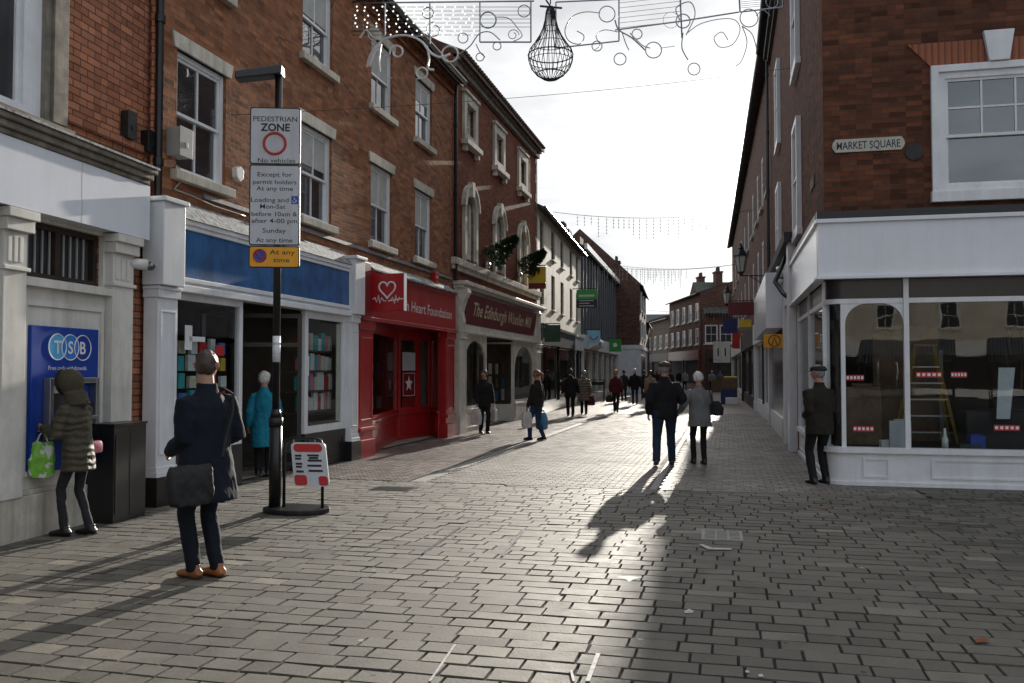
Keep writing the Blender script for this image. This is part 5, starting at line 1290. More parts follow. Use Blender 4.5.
for a, b, mt, sg in ((U4a+.05, um, 'green_dark', 'white'), (um+.05, U4b-.05, 'navy', 'white')):
    mb = MB(); mb.box(F4, a, b, 0, .16, 2.7, 3.35); mb.box(F4, a, b, 0, .24, 3.35, 3.45); mb.build('fascia', M['wood_black'] if mt == 'green_dark' else M['white'], root)
    pilaster(root, F4, a, a+.3, 2.7, .14, M['wood_black'] if mt == 'green_dark' else M['white'], .4, 2.5); pilaster(root, F4, b-.3, b, 2.7, .14, M['wood_black'] if mt == 'green_dark' else M['white'], .4, 2.5)
    mb = MB(); mb.box(F4, a+.3, b-.3, -.04, .05, 0, .4); mb.build('stall_riser', M['wood_black'], root)
    mid = (a+b)/2
    shopwin(root, F4, a+.3, mid-.5, .4, 2.7, .02, M['wood_black'], .08); shopwin(root, F4, mid+.5, b-.3, .4, 2.7, .02, M['wood_black'], .08)
    mb = MB(); frame_rect(mb, F4, mid-.5, mid+.5, .02, 2.7, .09, -.5, -.42); mb.build('door', M['wood_black'], root)
room(root, F4, U4a+.2, U4b-.2, 2.8, 3.2, M['interior'], w=-.15)

# ------------------------------------------------------------------ fifth: grey clad upper floors
F5 = Fac(F4.p(U4b+.02, 0, 0)[:2], (F4.p(U4b+.02, 0, 0).x+.2136*20.5, F4.p(U4b+.02, 0, 0).y+20.5), 1); F5.flip = 1
u5 = F5.U(619, 371)
root = empty('clad_building', F5.p(u5/2, -4, 0), 'grey ribbed metal clad building with a low pitched roof edge', 'building')
shell(root, F5, 0, u5, 8.35, [(.4, u5-.4, -.05, 3.0)], M['cladding'], depth=8, roof_h=2.0, roof_mat=M['slate'], eave=.3)
mb = MB(); mb.box(F5, 0, u5, .2, .36, 8.2, 8.5); mb.build('white_fascia_trim', M['white'], root)
mb = MB(); k = .3
while k < u5: mb.box(F5, k, k+.1, 0, .10, 3.6, 8.2); k += 1.35
mb.build('cladding_rib', M['cladding'], root)
mb = MB(); mb.box(F5, 0, u5, 0, .2, 2.85, 3.6); mb.build('fascia', M['white'], root)
k = .1
while k < u5-.5:
    pilaster(root, F5, k, k+.3, 2.85, .12, M['white_warm'], .3); k2 = min(k+3.2, u5-.3)
    shopwin(root, F5, k+.3, k2, .35, 2.8, 0, M['white_warm'], .07)
    mb = MB(); mb.box(F5, k+.3, k2, -.04, .05, 0, .35); mb.build('stall_riser', M['white_warm'], root); k += 3.2
room(root, F5, .4, u5-.4, 2.9, 3, M['interior'], w=-.15)
ch = MB(); ch.box(F5, 1.2, 2.4, -1.6, -.8, 8.4, 9.5)
for k in range(3): ch.tube([F5.p(1.45+k*.35, -1.2, 9.5), F5.p(1.45+k*.35, -1.2, 9.95)], [.13, .11], 8)
ch.build('chimney', M['brick_far'], root)
ch = MB(); ch.box(F5, 7.2, 8.8, -2.2, -1.0, 8.4, 10.0); ch.build('chimney', M['brick_far'], root)

# ------------------------------------------------------------------ sixth: brown gabled house, turned to the street
q6 = at(640, 371, 66.0); q5 = F5.p(u5, 0, 0)
F6 = Fac((q6.x, q6.y), (q6.x+.19*14, q6.y+14), 1); F6.flip = 1
root = empty('gabled_building', F6.p(5, -4, 0), 'brown brick gabled building with white ground floor where the street bends', 'building')
h6 = at(640, 284, 66).z
shell(root, F6, 0, 13, h6, [], M['brick_far'], depth=9, roof_h=4.2, roof_mat=M['tile_far'], eave=.3)
mb = MB(); mb.box(F6, -.05, 13, -9, .08, 0, 3.3); mb.box(F6, -.1, 13, -9, .2, 3.3, 3.6); mb.build('ground_floor_render', M['white'], root)
for k in range(3):
    for z in (4.2, 6.3):
        if z < h6-1.4: sash(root, F6, 1+k*4, 2+k*4, z, z+1.4, rec=-.05, glass=M['glass_far'])
mb = MB(); mb.box(F6, .6, 3.4, .08, .12, .5, 2.8); mb.box(F6, 4.4, 8, .08, .12, .5, 2.8); mb.build('shop_window', M['glass_far'], root)
root = empty('gabled_building', F6.p(16, -4, 0), 'small brown house just past the gabled building at the bend', 'building')
shell(root, F6, 13.1, 22, h6-2.2, [], M['brick_far2'], depth=8, roof_h=2.5, roof_mat=M['tile_far'])
# ------------------------------------------------------------------ right: corner shop
CZ = 11.7
root = empty('corner_shop', FR.p(3, -4, 0), 'dark red brick corner building over a white painted empty shopfront', 'building')
wu0, wz0 = FR.hit(938, 192, 0); wu1 = wu0+1.62; wz1 = FR.Z(938, 72)
holes = [(wu0, wu1, wz0, wz1), (.25, 9.5, -.05, 3.0), (wu0, wu1, 7.25, 9.2)]
sh = [(u-.6, u+.6, 4.35, 6.5) for u in (4.4, 10.4)]+[(u-.6, u+.6, 7.6, 9.7) for u in (4.4, 10.4)]+[(.25, 5.0, -.05, 3.0)]
SLEN = FS.L
holes[1] = (0, 9.5, -.05, 3.0); sh[-1] = (0, 5.0, -.05, 3.0)
mb = MB(); wall_mesh(mb, FR, 0, 12, -.05, CZ, holes); wall_mesh(mb, FS, 0, SLEN, -.05, CZ, sh)
mb.quad(FR.p(12, 0, 0), FR.p(12, -14, 0), FR.p(12, -14, CZ), FR.p(12, 0, CZ)); mb.quad(FS.p(SLEN, 0, 0), FS.p(SLEN, -11, 0), FS.p(SLEN, -11, CZ), FS.p(SLEN, 0, CZ))
mb.build('wall', M['brick_r1'], root)
def roof_strip(root, F, u0, u1, z, eave, depth, rise, mat, name='roof'):
    rb = MB()
    for s in (0, 1):
        wa, wb = (eave, -depth/2) if s == 0 else (-depth/2, -depth)
        k = eave*rise/(depth/2); za, zb = (z-k, z+rise) if s == 0 else (z+rise, z)
        P = [F.p(u0, wa, za), F.p(u1, wa, za), F.p(u1, wb, zb), F.p(u0, wb, zb)]; Q = [p+Vector((0, 0, .15)) for p in P]
        rb.add(P+Q, [(0, 1, 2, 3), (7, 6, 5, 4), (0, 4, 5, 1), (1, 5, 6, 2), (2, 6, 7, 3), (3, 7, 4, 0)])
    return rb.build(name, mat, root)
roof_strip(root, FS, -.2, SLEN+.1, CZ, .3, 11, 2.5, M['slate'])
gutter(root, FS, -.2, SLEN+.1, CZ-.05, .36)
mb = MB(); mb.box(FS, 0, SLEN, 0, .2, CZ-.35, CZ-.1); mb.box(FS, 0, SLEN, 0, .1, CZ-.5, CZ-.35); mb.build('eaves_board', M['wood_dark'], root)
sash(root, FR, wu0, wu1, wz0, wz1, rec=.03, bars=((2, 1), (0, 0)), frame=.11, rail=.46, sillmat=M['white'], sill_h=.16, sill_over=.1)
sash(root, FR, wu0, wu1, 7.25, 9.2, rec=.03, bars=((2, 1), (0, 0)), frame=.11, rail=.46, sillmat=M['white'], sill_h=.16, sill_over=.1)
mb = MB(); mb.box(FR, wu0-.08, wu0+.02, -.1, .06, wz0, wz1+.08); mb.box(FR, wu1-.02, wu1+.08, -.1, .06, wz0, wz1+.08); mb.box(FR, wu0+.02, wu1-.02, -.1, .06, wz1-.02, wz1+.08); mb.build('window_casing', M['white'], root, bevel=.006)
mb = MB(); c_ = (wu0+wu1)/2; mb.poly(FR, [(wu0-.08, wz1+.085), (c_-.14, wz1+.085), (c_-.2, wz1+.42), (wu0-.38, wz1+.42)], 0, .022); mb.poly(FR, [(c_+.14, wz1+.085), (wu1+.08, wz1+.085), (wu1+.38, wz1+.42), (c_+.2, wz1+.42)], 0, .022); mb.build('brick_arch', M['brick_arch'], root)
mb = MB(); mb.poly(FR, [(c_-.13, wz1+.085), (c_+.13, wz1+.085), (c_+.2, wz1+.52), (c_-.2, wz1+.52)], 0, .09); mb.build('keystone', M['white'], root, bevel=.01)
for u in (4.4, 10.4):
    for z0, z1 in ((4.35, 6.5), (7.6, 9.7)):
        sash(root, FS, u-.6, u+.6, z0, z1, rec=-.04, bars=(1, 1), frame=.1, sillmat=M['white'], glass=M['glass_up'])
pipe(root, FS, SLEN-.15, 3.2, CZ-.2, .1)
# white box fascia round the corner, black flashing over it
mb = MB(); mb.box(FR, -.1, 9.6, 0, .1, 3.02, 3.84); mb.box(FS, .1, 5.3, 0, .1, 3.02, 3.84)
mb.box(FR, -.14, 9.6, 0, .15, 2.98, 3.03); mb.box(FR, -.14, 9.6, 0, .14, 3.80, 3.86); mb.box(FS, .1, 5.35, 0, .14, 2.98, 3.03); mb.box(FS, .1, 5.35, 0, .14, 3.8, 3.86)
mb.build('fascia', M['white_gloss'], root, bevel=.006)
mb = MB(); mb.box(FR, -.12, 9.6, 0, .13, 3.862, 3.97); mb.box(FS, .12, 5.3, 0, .12, 3.862, 3.97); mb.build('flashing', M['black_metal'], root)
# curved corner plan
rad = .24; CC = FR.p(rad, -rad, 0); a0 = math.atan2(FS.n.y, FS.n.x); a1 = math.atan2(FR.n.y, FR.n.x)
if a0 > 0: a0 -= 2*math.pi
def arcpt(k, n, r, z): a = a0+(a1-a0)*k/n; return CC+Vector((math.cos(a)*r, math.sin(a)*r, z))
def arcwall(mb, r0, r1, z0, z1, n=12, k0=0, k1=None):
    for k in range(k0, k1 or n):
        P = [arcpt(k, n, r0, z0), arcpt(k+1, n, r0, z0), arcpt(k+1, n, r1, z0), arcpt(k, n, r1, z0)]; Q = [p+Vector((0, 0, z1-z0)) for p in P]
        mb.add(P+Q, [(0, 3, 2, 1), (4, 5, 6, 7), (0, 1, 5, 4), (2, 3, 7, 6)]+([(3, 0, 4, 7)] if k == k0 else [])+([(1, 2, 6, 5)] if k == (k1 or n)-1 else []))
um_ = FR.U(907, 371)
mb = MB()
for F_, e in ((FR, 9.6), (FS, 5.0)): mb.box(F_, rad, e, -.1, .0, 0, .47); mb.box(F_, rad, e, -.12, .05, .47, .55); mb.box(F_, rad, e, -.1, .03, 0, .06)
arcwall(mb, rad-.1, rad, 0, .47); arcwall(mb, rad-.12, rad+.05, .47, .55); arcwall(mb, rad-.1, rad+.03, 0, .06)
frame_rect(mb, FR, rad+.25, um_-.25, .12, .4, .03, 0, .015)
k = um_+.3
while k < 9: frame_rect(mb, FR, k, k+2.6, .12, .4, .03, 0, .015); k += 2.9
frame_rect(mb, FS, .8, 2.6, .12, .4, .03, 0, .015); frame_rect(mb, FS, 2.9, 4.8, .12, .4, .03, 0, .015)
mb.build('stall_riser', M['white'], root)
# dark vented band below the fascia
mb = MB()
for F_, e in ((FR, 9.6), (FS, 5.0)): mb.box(F_, rad, e, -.07, -.03, 2.7, 2.98)
arcwall(mb, rad-.07, rad-.03, 2.7, 2.98); mb.build('transom_band', M['wood_black'], root)
mb = MB()
for F_, e in ((FR, 9.6), (FS, 5.0)): mb.box(F_, rad, e, -.08, .0, 2.63, 2.7)
arcwall(mb, rad-.08, rad, 2.63, 2.7)
for u in (um_,  um_+2.9, um_+5.6): mb.box(FR, u-.035, u+.035, -.08, .015, .55, 2.98)
for u in (rad+.02, 2.6, 4.97): mb.box(FS, u-.035, u+.035, -.08, .015, .55, 2.98)
mb.box(FR, rad-.03, rad+.03, -.08, -.01, .55, 2.63)
# rounded upper corners of the first pane
n = 8
for (uc, sg) in ((um_-.035, -1), (rad+.03, 1)):
    pts_ = [(uc, 2.63)]+[(uc+sg*(.3-.3*math.cos(math.pi/2*k/n)), 2.33+.3*math.sin(math.pi/2*k/n)) for k in range(n+1)]
    mb.poly(FR, pts_, -.07, -.01)
mb.build('window_frame', M['white'], root)
g = MB()
g.quad(FR.p(rad, -.04, .55), FR.p(9.5, -.04, .55), FR.p(9.5, -.04, 2.63), FR.p(rad, -.04, 2.63)); g.quad(FS.p(rad, -.04, .55), FS.p(5, -.04, .55), FS.p(5, -.04, 2.63), FS.p(rad, -.04, 2.63))
for k in range(12): g.quad(arcpt(k, 12, rad-.04, .55), arcpt(k+1, 12, rad-.04, .55), arcpt(k+1, 12, rad-.04, 2.63), arcpt(k, 12, rad-.04, 2.63))
g.build('shop_window', M['glass_clear'], root)
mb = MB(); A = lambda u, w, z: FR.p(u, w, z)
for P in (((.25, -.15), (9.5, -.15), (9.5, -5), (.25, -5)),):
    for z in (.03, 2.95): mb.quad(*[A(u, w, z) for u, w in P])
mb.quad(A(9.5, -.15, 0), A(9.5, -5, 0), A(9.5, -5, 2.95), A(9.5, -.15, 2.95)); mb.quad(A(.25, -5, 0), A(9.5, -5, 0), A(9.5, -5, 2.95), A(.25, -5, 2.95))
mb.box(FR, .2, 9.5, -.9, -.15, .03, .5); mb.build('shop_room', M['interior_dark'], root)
mb = MB(); mb.box(FR, 1.0, 2.0, -2.2, -2.1, .5, 2.4); mb.box(FR, 1.05, 1.1, -2.09, -2.05, 1, 1.3); mb.build('inner_door', M['wood_mid'], root)
# things inside the empty shop
def small(name, F, u, w, z, du, dw, dz, mat, label, cat, rot=0):
    mb = MB(); mb.box(F, u-du/2, u+du/2, w-dw/2, w+dw/2, z, z+dz); mb.box(F, u-du*.3, u+du*.3, w-dw*.3, w+dw*.3, z+dz, z+dz*1.06); return solo(mb, name, mat, F.p(u, w, z), label, cat, bevel=.01)
small_ = small
def ladder(u, w, sp, label):
    r_ = empty('step_ladder', FR.p(u, w, .5), label, 'ladder')
    zt = 2.05
    for sgn, dw in ((-1, 0), (1, 0), (-1, .55), (1, .55)):
        mb = MB(); mb.tube([FR.p(u+sgn*sp, w-dw, .5), FR.p(u+sgn*.14, w-.25, zt)], .028, 4); mb.build('stile', M['ladder'], r_)
    for k in range(5):
        t = (k+.7)/6; mb = MB(); z = .5+t*1.55; hw = sp+(.14-sp)*t; mb.box(FR, u-hw, u+hw, w-.25*t-.03, w-.25*t+.03, z-.012, z+.012); mb.build('tread', M['steel'], r_)
    mb = MB(); mb.box(FR, u-.18, u+.18, w-.32, w-.18, zt, zt+.03); mb.build('top', M['ladder'], r_)
ul = FR.U(937, 371, -1.3); M['ladder'] = plain('ladder_yellow', (.42, .26, .01), .5)
ladder(ul-.08, -1.5, .42, 'yellow step ladder standing open in the empty corner shop window')
for k_, (x_, w_, z_, a_, b_, h_, mt_, nm_, lb_) in enumerate(((862, -1.2, .5, .5, .3, .9, 'wood_mid', 'crate', 'brown carton standing inside the first pane of the corner shop'),
      (1015, -1.6, .5, .6, .5, .8, 'cloth_navy', 'sack', 'dark sack of rubble inside the right end of the corner shop'),
      (925, -2.6, .5, .5, .3, 1.5, 'grey_plastic', 'locker', 'grey locker behind the yellow ladder'), (890, -.5, .5, .3, .2, .12, 'signwhite', 'tray', 'white tray on the window ledge of the corner shop'), (968, -.42, .5, .28, .16, .09, 'green_dark', 'toolbox', 'green toolbox on the window ledge near the bottle'))):
    u_ = FR.U(x_, 371, w_); small_(nm_, FR, u_, w_, z_, a_, b_, h_, M[mt_], lb_, nm_)
for k_ in range(5):
    u_ = 3.2+k_*.22; mb = MB(); mb.tube([FR.p(u_, -2.9, .5), FR.p(u_+.15, -3.1, 2.4)], .02, 5); solo(mb, 'timber_length', M['wood_mid'], FR.p(u_, -2.9, .5), 'length of timber leaning at the back of the corner shop', 'timber', 'timber leaning in the corner shop')
small('paint_tin', FR, FR.U(976, 371, -.4), -.45, .5, .2, .2, .22, M['signblue'], 'dark blue tub on the ledge inside the corner shop', 'tub')
small('cardboard_sheet', FR, FR.U(900, 371, -.3), -.35, .5, .3, .04, .42, M['signgrey'], 'pale sheet leaning inside the corner shop beside the window post', 'board')
small('cloth_heap', FR, FR.U(1003, 371, -.9), -1.0, .5, 1.1, .5, .55, M['interior_dark'], 'dark covered heap of fittings inside the corner shop', 'fittings')
mb = MB(); q = FR.p(FR.U(943, 371, -.4), -.35, .5); mb.rings([(q.x, q.y, .5, .045, .045), (q.x, q.y, .66, .045, .045), (q.x, q.y, .72, .02, .02), (q.x, q.y, .82, .015, .015)], 12)
solo(mb, 'sealant_bottle', M['signwhite'], q, 'white bottle with a thin nozzle on the window ledge of the corner shop', 'bottle', smooth=True)
for x, y, l in ((850, 428, 'lower left'), ):
    pass
# a mirror strip leaning
mb = MB(); u = FR.U(1002, 371, -.6); mb.add([FR.p(u-.08, -.62, .95), FR.p(u+.1, -.62, .95), FR.p(u+.22, -.75, 1.7), FR.p(u+.0, -.75, 1.7)]+[FR.p(u-.08, -.65, .95), FR.p(u+.1, -.65, .95), FR.p(u+.22, -.78, 1.7), FR.p(u+.0, -.78, 1.7)], [(0, 1, 2, 3), (7, 6, 5, 4), (0, 4, 5, 1), (1, 5, 6, 2), (2, 6, 7, 3), (3, 7, 4, 0)]); solo(mb, 'mirror', M['steel'], FR.p(u, -.63, .95), 'narrow bright mirror leaning inside the right part of the corner shop', 'mirror')
# warning tape strips stuck on the glass: white blocks on red
tp = [((846, 377, 18), 'upper tape strip on the first pane behind the waiting man'), ((853, 428, 21), 'lower tape strip on the first pane of the corner shop'), ((916, 374, 26), 'tape strip level with the ladder in the second pane'), ((951, 374, 16), 'pale tape strip right of the ladder'), ((994, 427, 26), 'tape strip low at the right end of the corner shop window')]
for (x, y, wpx), lb in tp:
    a, z = FR.hit(x, y, -.03); b = FR.U(x+wpx, y, -.03)
    if a < rad: a += .3; b += .3
    mb = MB(); mb.box(FR, a, b, -.037, -.033, z-.05, z+.03); q = FR.p((a+b)/2, -.035, z)
    o = solo(mb, 'tape_strip', M['signred'], q, 'red and white '+lb, 'tape', 'warning tape strips on the corner shop glass')
    mb = MB(); n = 5
    for k in range(n): mb.box(FR, a+(b-a)*(k+.2)/n, a+(b-a)*(k+.8)/n, -.0325, -.031, z-.03, z+.012)
    for v in mb.v: v -= q
    mb.build('white_blocks', M['signwhite'], o, local=True)
# street name plate
a, z0 = FR.hit(832, 150, .02); b, z1 = FR.hit(905, 139, .02)
pl = empty('street_name_sign', FR.p((a+b)/2, 0, z0), 'cream cast street name plate with black letters on the corner brickwork', 'sign')
mb = MB(); h = .19; zc = (z0+z1)/2; r_ = h/2
pts_ = [(a+r_*.5, zc-r_), (b-r_*.5, zc-r_)]+[(b-r_*.5+r_*.5*math.cos(t), zc+r_*.7*math.sin(t)) for t in (-.8, 0, .8)]+[(b-r_*.5, zc+r_), (a+r_*.5, zc+r_)]+[(a+r_*.5-r_*.5*math.cos(t), zc+r_*.7*math.sin(t)) for t in (.8, 0, -.8)]
mb.poly(FR, pts_, .003, .025); mb.build('plate', plain('cream_plate', (.5, .49, .43), .6, var=.15, sc=20), pl)
text('MARKET SQUARE', FR, (a+b)/2, zc-.055, .026, .11, M['signblack'], 'lettering', pl, width=(b-a)*.87, bold=.012, th=.004)
u_, z_ = FR.hit(914, 152, 0); mb = MB(); n = 16; mb.poly(FR, [(u_+.12*math.cos(2*math.pi*k/n), z_+.12*math.sin(2*math.pi*k/n)) for k in range(n)], .002, .02)
solo(mb, 'wall_plate', M['dark_iron'], FR.p(u_, 0, z_), 'round black iron tie plate beside the street name plate', 'plate')
u_ = 1.6; mb = MB(); mb.box(FS, u_-.3, u_+.3, .003, .02, 4.65, 4.83); solo(mb, 'wall_sign', M['stone_dark'], FS.p(u_, 0, 4.65), 'weathered name plate on the side wall round the corner', 'sign')

# ground floor of the side street shops below the corner building's long wall
def yq(F, px): return F.U(px, 371)
s2a = 5.3
rt = empty('white_shop', FS.p(9.5, -2, 0), 'narrow white painted shop with a boxed fascia next to the corner shop', 'shopfront')
mb = MB(); mb.box(FS, s2a, SLEN, 0, .12, 3.1, 4.05); mb.box(FS, s2a, s2a+.5, 0, .16, 0, 4.3); mb.box(FS, 7.2, 7.6, 0, .14, 0, 3.1); mb.box(FS, SLEN-.4, SLEN, 0, .14, 0, 3.1)
mb.box(FS, s2a+.5, 7.2, 0.003, .04, 0, 3.1); mb.build('shop_frame', M['white'], rt, bevel=.008)
mb = MB(); mb.box(FS, 7.8, SLEN+1.5, .12, .5, 2.65, 3.95); mb.build('fascia_box', M['white_gloss'], rt, bevel=.01)
mb = MB(); mb.box(FS, s2a-.1, SLEN, 0, .24, 4.3, 4.5); mb.build('cornice', M['slate'], rt)
mb = MB(); mb.box(FS, 7.6, 8.6, .002, .03, .02, 2.5); mb.build('door', M['wood_black'], rt)
mb = MB(); mb.box(FS, 8.8, SLEN-.5, .002, .05, .5, 2.5); mb.build('shop_window', M['glass_far'], rt)
mb = MB(); mb.box(FS, 8.8, SLEN-.5, .0, .1, 0, .5); mb.build('stall_riser', M['white'], rt)
mb = MB(); mb.tube([FS.p(5.9, .1, 4.2), FS.p(5.9, .1, 0)], .055, 8); mb.tube([FS.p(6.6, .1, 4.2), FS.p(6.6, .35, 3.6), FS.p(6.1, .2, 3.3), FS.p(5.9, .1, 3.2)], .05, 8); mb.build('drainpipe', M['black_metal'], rt, smooth=True)
for z in (3.7, 3.85, 4.0):
    mb = MB(); mb.tube([FS.p(7.4, .17, z), FS.p(7.9, .2, z+.05)], .06, 8); solo(mb, 'spotlight', M['lamp_glass'], FS.p(7.6, .18, z), {3.7: 'lowest', 3.85: 'middle', 4.0: 'top'}[z]+' of three small floodlights stacked on the white shop wall', 'light', 'floodlights on the white shop', smooth=True)
# the rest of the right row
PANE = 'glass_far'
def rowhouse(F, u0, u1, h, mat, label, kinds='building', depth=9, rise=2.3, gf=None, gfm='white', cols=2, floors=((4.3, 5.9), (7.0, 8.5)), roof=None, upz=None, fasc=None, ww=1.1):
    r_ = empty('terraced_building', F.p((u0+u1)/2, -3, 0), label, kinds)
    cs = [u0+(u1-u0)*(k+.5)/cols for k in range(cols)]
    hs = [(c-ww/2, c+ww/2, a, b) for c in cs for a, b in floors if b < h-.3]+[(u0+.35, u1-.35, -.05, 2.7)]
    shell(r_, F, u0, u1, h, hs, mat, depth, rise, roof or M['slate'])
    for x in hs[:-1]: sash(r_, F, x[0], x[1], x[2], x[3], rec=.06, glass=M['glass_far'])
    m = M[gfm]
    mb = MB(); mb.box(F, u0+.05, u1-.05, 0, .16, 2.7, 3.5); mb.build('fascia', M[fasc] if fasc else m, r_)
    for a in (u0+.05, u1-.35): pilaster(r_, F, a, a+.3, 2.7, .12, m, .4)
    c = (u0+u1)/2
    mb = MB(); mb.box(F, u0+.35, u1-.35, -.06, .04, 0, .45); mb.build('stall_riser', m, r_)
    mb = MB(); frame_rect(mb, F, u0+.35, c-.5, .45, 2.7, .08, -.06, .02); frame_rect(mb, F, c+.5, u1-.35, .45, 2.7, .08, -.06, .02); o = mb.build('shop_window', m, r_)
    g = MB(); g.quad(F.p(u0+.36, -.05, .46), F.p(u1-.36, -.05, .46), F.p(u1-.36, -.05, 2.7), F.p(u0+.36, -.05, 2.7)); g.build('pane', M[PANE], o)
    mb = MB(); frame_rect(mb, F, c-.5, c+.5, 0, 2.7, .09, -.03, .03); mb.box(F, c-.41, c+.41, -.04, -.01, .02, .9); mb.build('door', M['wood_dark'], r_)
    gutter(r_, F, u0, u1, h-.05, .33); return r_
L2 = FQ.U(733, 371)
ua = FQ.U(757, 371); ub = FQ.U(744, 371)
rowhouse(FQ, .03, ua, 11.65, M['brick_r2'], 'tall brown brick terrace above the white boxed fascia on the right', gfm='white', cols=3, floors=((4.5, 6.3), (7.5, 9.3)))
rowhouse(FQ, ua+.03, ub, 11.6, M['brick_r2'], 'brown terrace with a dark wooden shopfront on the right side', gfm='wood_dark', cols=3, floors=((4.5, 6.3), (7.5, 9.3)))
rowhouse(FQ, ub+.03, L2, 11.55, M['brick_far'], 'last tall terrace of the right row with a pale rendered ground floor', gfm='white_warm', cols=4, floors=((4.5, 6.3), (7.5, 9.3)))
def stack(F, u, w, z, h, parent_label):
    r_ = empty('chimney_stack', F.p(u, w, z), parent_label, 'chimney'); mb = MB(); mb.box(F, u-.5, u+.5, w-.3, w+.3, z, z+h); mb.box(F, u-.56, u+.56, w-.36, w+.36, z+h-.15, z+h); mb.build('brickwork', M['brick_far'], r_)
    for k in (-.3, 0, .3): mb = MB(); mb.tube([F.p(u+k, w, z+h), F.p(u+k, w, z+h+.4)], [.12, .1], 8); mb.build('chimney_pot', M['tile'], r_)
# where the street bends: far right row
PANE = 'interior_dark'
pA, pB = Vector((20.2, 75.2, 0)), Vector((16.42, 75.2, 0))
F7 = Fac((pB.x, pB.y), (pA.x, pA.y), 1)
rowhouse(F7, 0, F7.L, 6.6, M['brick_far'], 'distant brick building with a big hipped dull roof facing up the street', depth=9, rise=3.0, cols=3, floors=((4.0, 5.6),), gfm='wood_dark', roof=M['tile_far'])
F8 = Fac((15.85, 88.5), (16.25, 75.8), 1)
if F8.n.x > 0: F8.n = -F8.n
rowhouse(F8, 0, F8.L, 8.4, M['brick_far'], 'distant red brick block with overhanging cornice where the street bends left', depth=10, rise=1.6, cols=5, floors=((4.0, 5.4), (6.1, 7.6)), gfm='maroon', ww=1.2)
stack(F8, 3.2, -2.4, 8.6, 2.2, 'brick chimney on the distant red block, nearer the bend')
stack(F8, 9.5, -2.4, 8.6, 2.0, 'brick chimney at the viewer end of the distant red block')
stack(F6, 7, -2.2, 9.2, 1.6, 'chimney on the brown gabled building')
F9 = Fac((15.5, 97), (15.85, 88.6), 1)
if F9.n.x > 0: F9.n = -F9.n
rowhouse(F9, 0, F9.L, 7.0, M['brick_far2'], 'distant grey terrace beyond the red block', depth=8, rise=1.0, cols=3, floors=((4.0, 5.4),), gfm='wood_dark')
F10 = Fac((15.6, 112), (15.5, 97.2), 1)
if F10.n.x > 0: F10.n = -F10.n
rowhouse(F10, 0, F10.L, 7.2, M['brick_far'], 'farthest brown house on the right of the street bend', depth=8, rise=1.2, cols=4, floors=((4.0, 5.4),), gfm='navy')
F11 = Fac((8, 128), (40, 124), 1)
rowhouse(F11, 0, 32, 8.0, M['brick_far2'], 'long pale building closing the far end of the street', depth=10, rise=2.0, cols=9, floors=((4.0, 5.6),), gfm='white_warm')
# buildings on the far side of the square, behind the viewer (they show only in glass)
F12 = Fac((30, -34), (-30, -34), 1)
if F12.n.y < 0: F12.n = -F12.n
for k, (a, b, mt, h) in enumerate(((0, 18, 'brick_far', 9), (18.1, 36, 'render_cream', 8), (36.1, 60, 'brick_far2', 10))):
    rowhouse(F12, a, b, h, M[mt], ['red brick building across the square', 'cream building across the square', 'brown building across the square'][k]+' seen only in reflections', cols=5)
M['awning'] = stripes('striped_canvas', (.7, .7, .68), 3.2, (.05, .05, .06), .7)
def stall(x, y, lb):
    r_ = empty('market_stall', (x, y, 0), lb, 'market stall', 'striped market stalls on the square behind the viewer')
    F_ = Loc((x, y, 0), 0)
    mb = MB(); mb.add([F_.p(-1.5, 1.0, 2.2), F_.p(1.5, 1.0, 2.2), F_.p(1.5, 0, 2.75), F_.p(-1.5, 0, 2.75), F_.p(1.5, -1, 2.2), F_.p(-1.5, -1, 2.2), F_.p(-1.5, 1.0, 1.95), F_.p(1.5, 1.0, 1.95)], [(0, 1, 2, 3), (3, 2, 4, 5), (6, 7, 1, 0)]); mb.build('canopy', M['awning'], r_)
    for sx in (-1.45, 1.45):
        for sy in (-.95, .95): mb = MB(); mb.tube([F_.p(sx, sy, 0), F_.p(sx, sy, 2.2)], .025, 6); mb.build('pole', M['steel'], r_)
    mb = MB(); mb.box(F_, -1.4, 1.4, -.6, .8, .75, .8); mb.build('table', M['wood_mid'], r_)
for k, x in enumerate((5, 9, 13)): stall(x, -7, 'striped canvas market stall on the square behind the viewer')

# ------------------------------------------------------------------ wall lanterns
def lantern(x, y, z, wx, wy, label):
    r_ = empty('street_lamp', (x, y, z-.45), label, 'street lamp', 'black wall lanterns on the right row')
    def rg(pts, seg=6): 
        m = MB(); m.rings([(x, y, a, b, b) for a, b in pts], seg); return m
    rg([(z-.38, .10), (z+.12, .2), (z+.13, .2)]).build('lamp_glass', M['lamp_glass'], r_)
    rg([(z+.13, .25), (z+.16, .24), (z+.36, .09), (z+.38, .11), (z+.46, .05), (z+.56, .015)]).build('hood', M['black_metal'], r_)
    rg([(z-.5, .02), (z-.44, .06), (z-.38, .12), (z-.36, .12)]).build('base', M['black_metal'], r_)
    m = MB()
    for k in range(6):
        a = math.pi/3*k; m.tube([(x+.105*math.cos(a), y+.105*math.sin(a), z-.38), (x+.205*math.cos(a), y+.205*math.sin(a), z+.13)], .011, 4)
    m.build('frame_bar', M['black_metal'], r_)
    m = MB(); m.tube([(x, y, z-.48), (x+(wx-x)*.5, y+(wy-y)*.5, z-.5), (wx, wy, z-.5)], .022, 6); m.tube([(x+(wx-x)*.3, y+(wy-y)*.3, z-.5), (x+(wx-x)*.7, y+(wy-y)*.7, z-.75), (wx, wy, z-.95)], .016, 6); m.build('wall_bracket', M['black_metal'], r_)
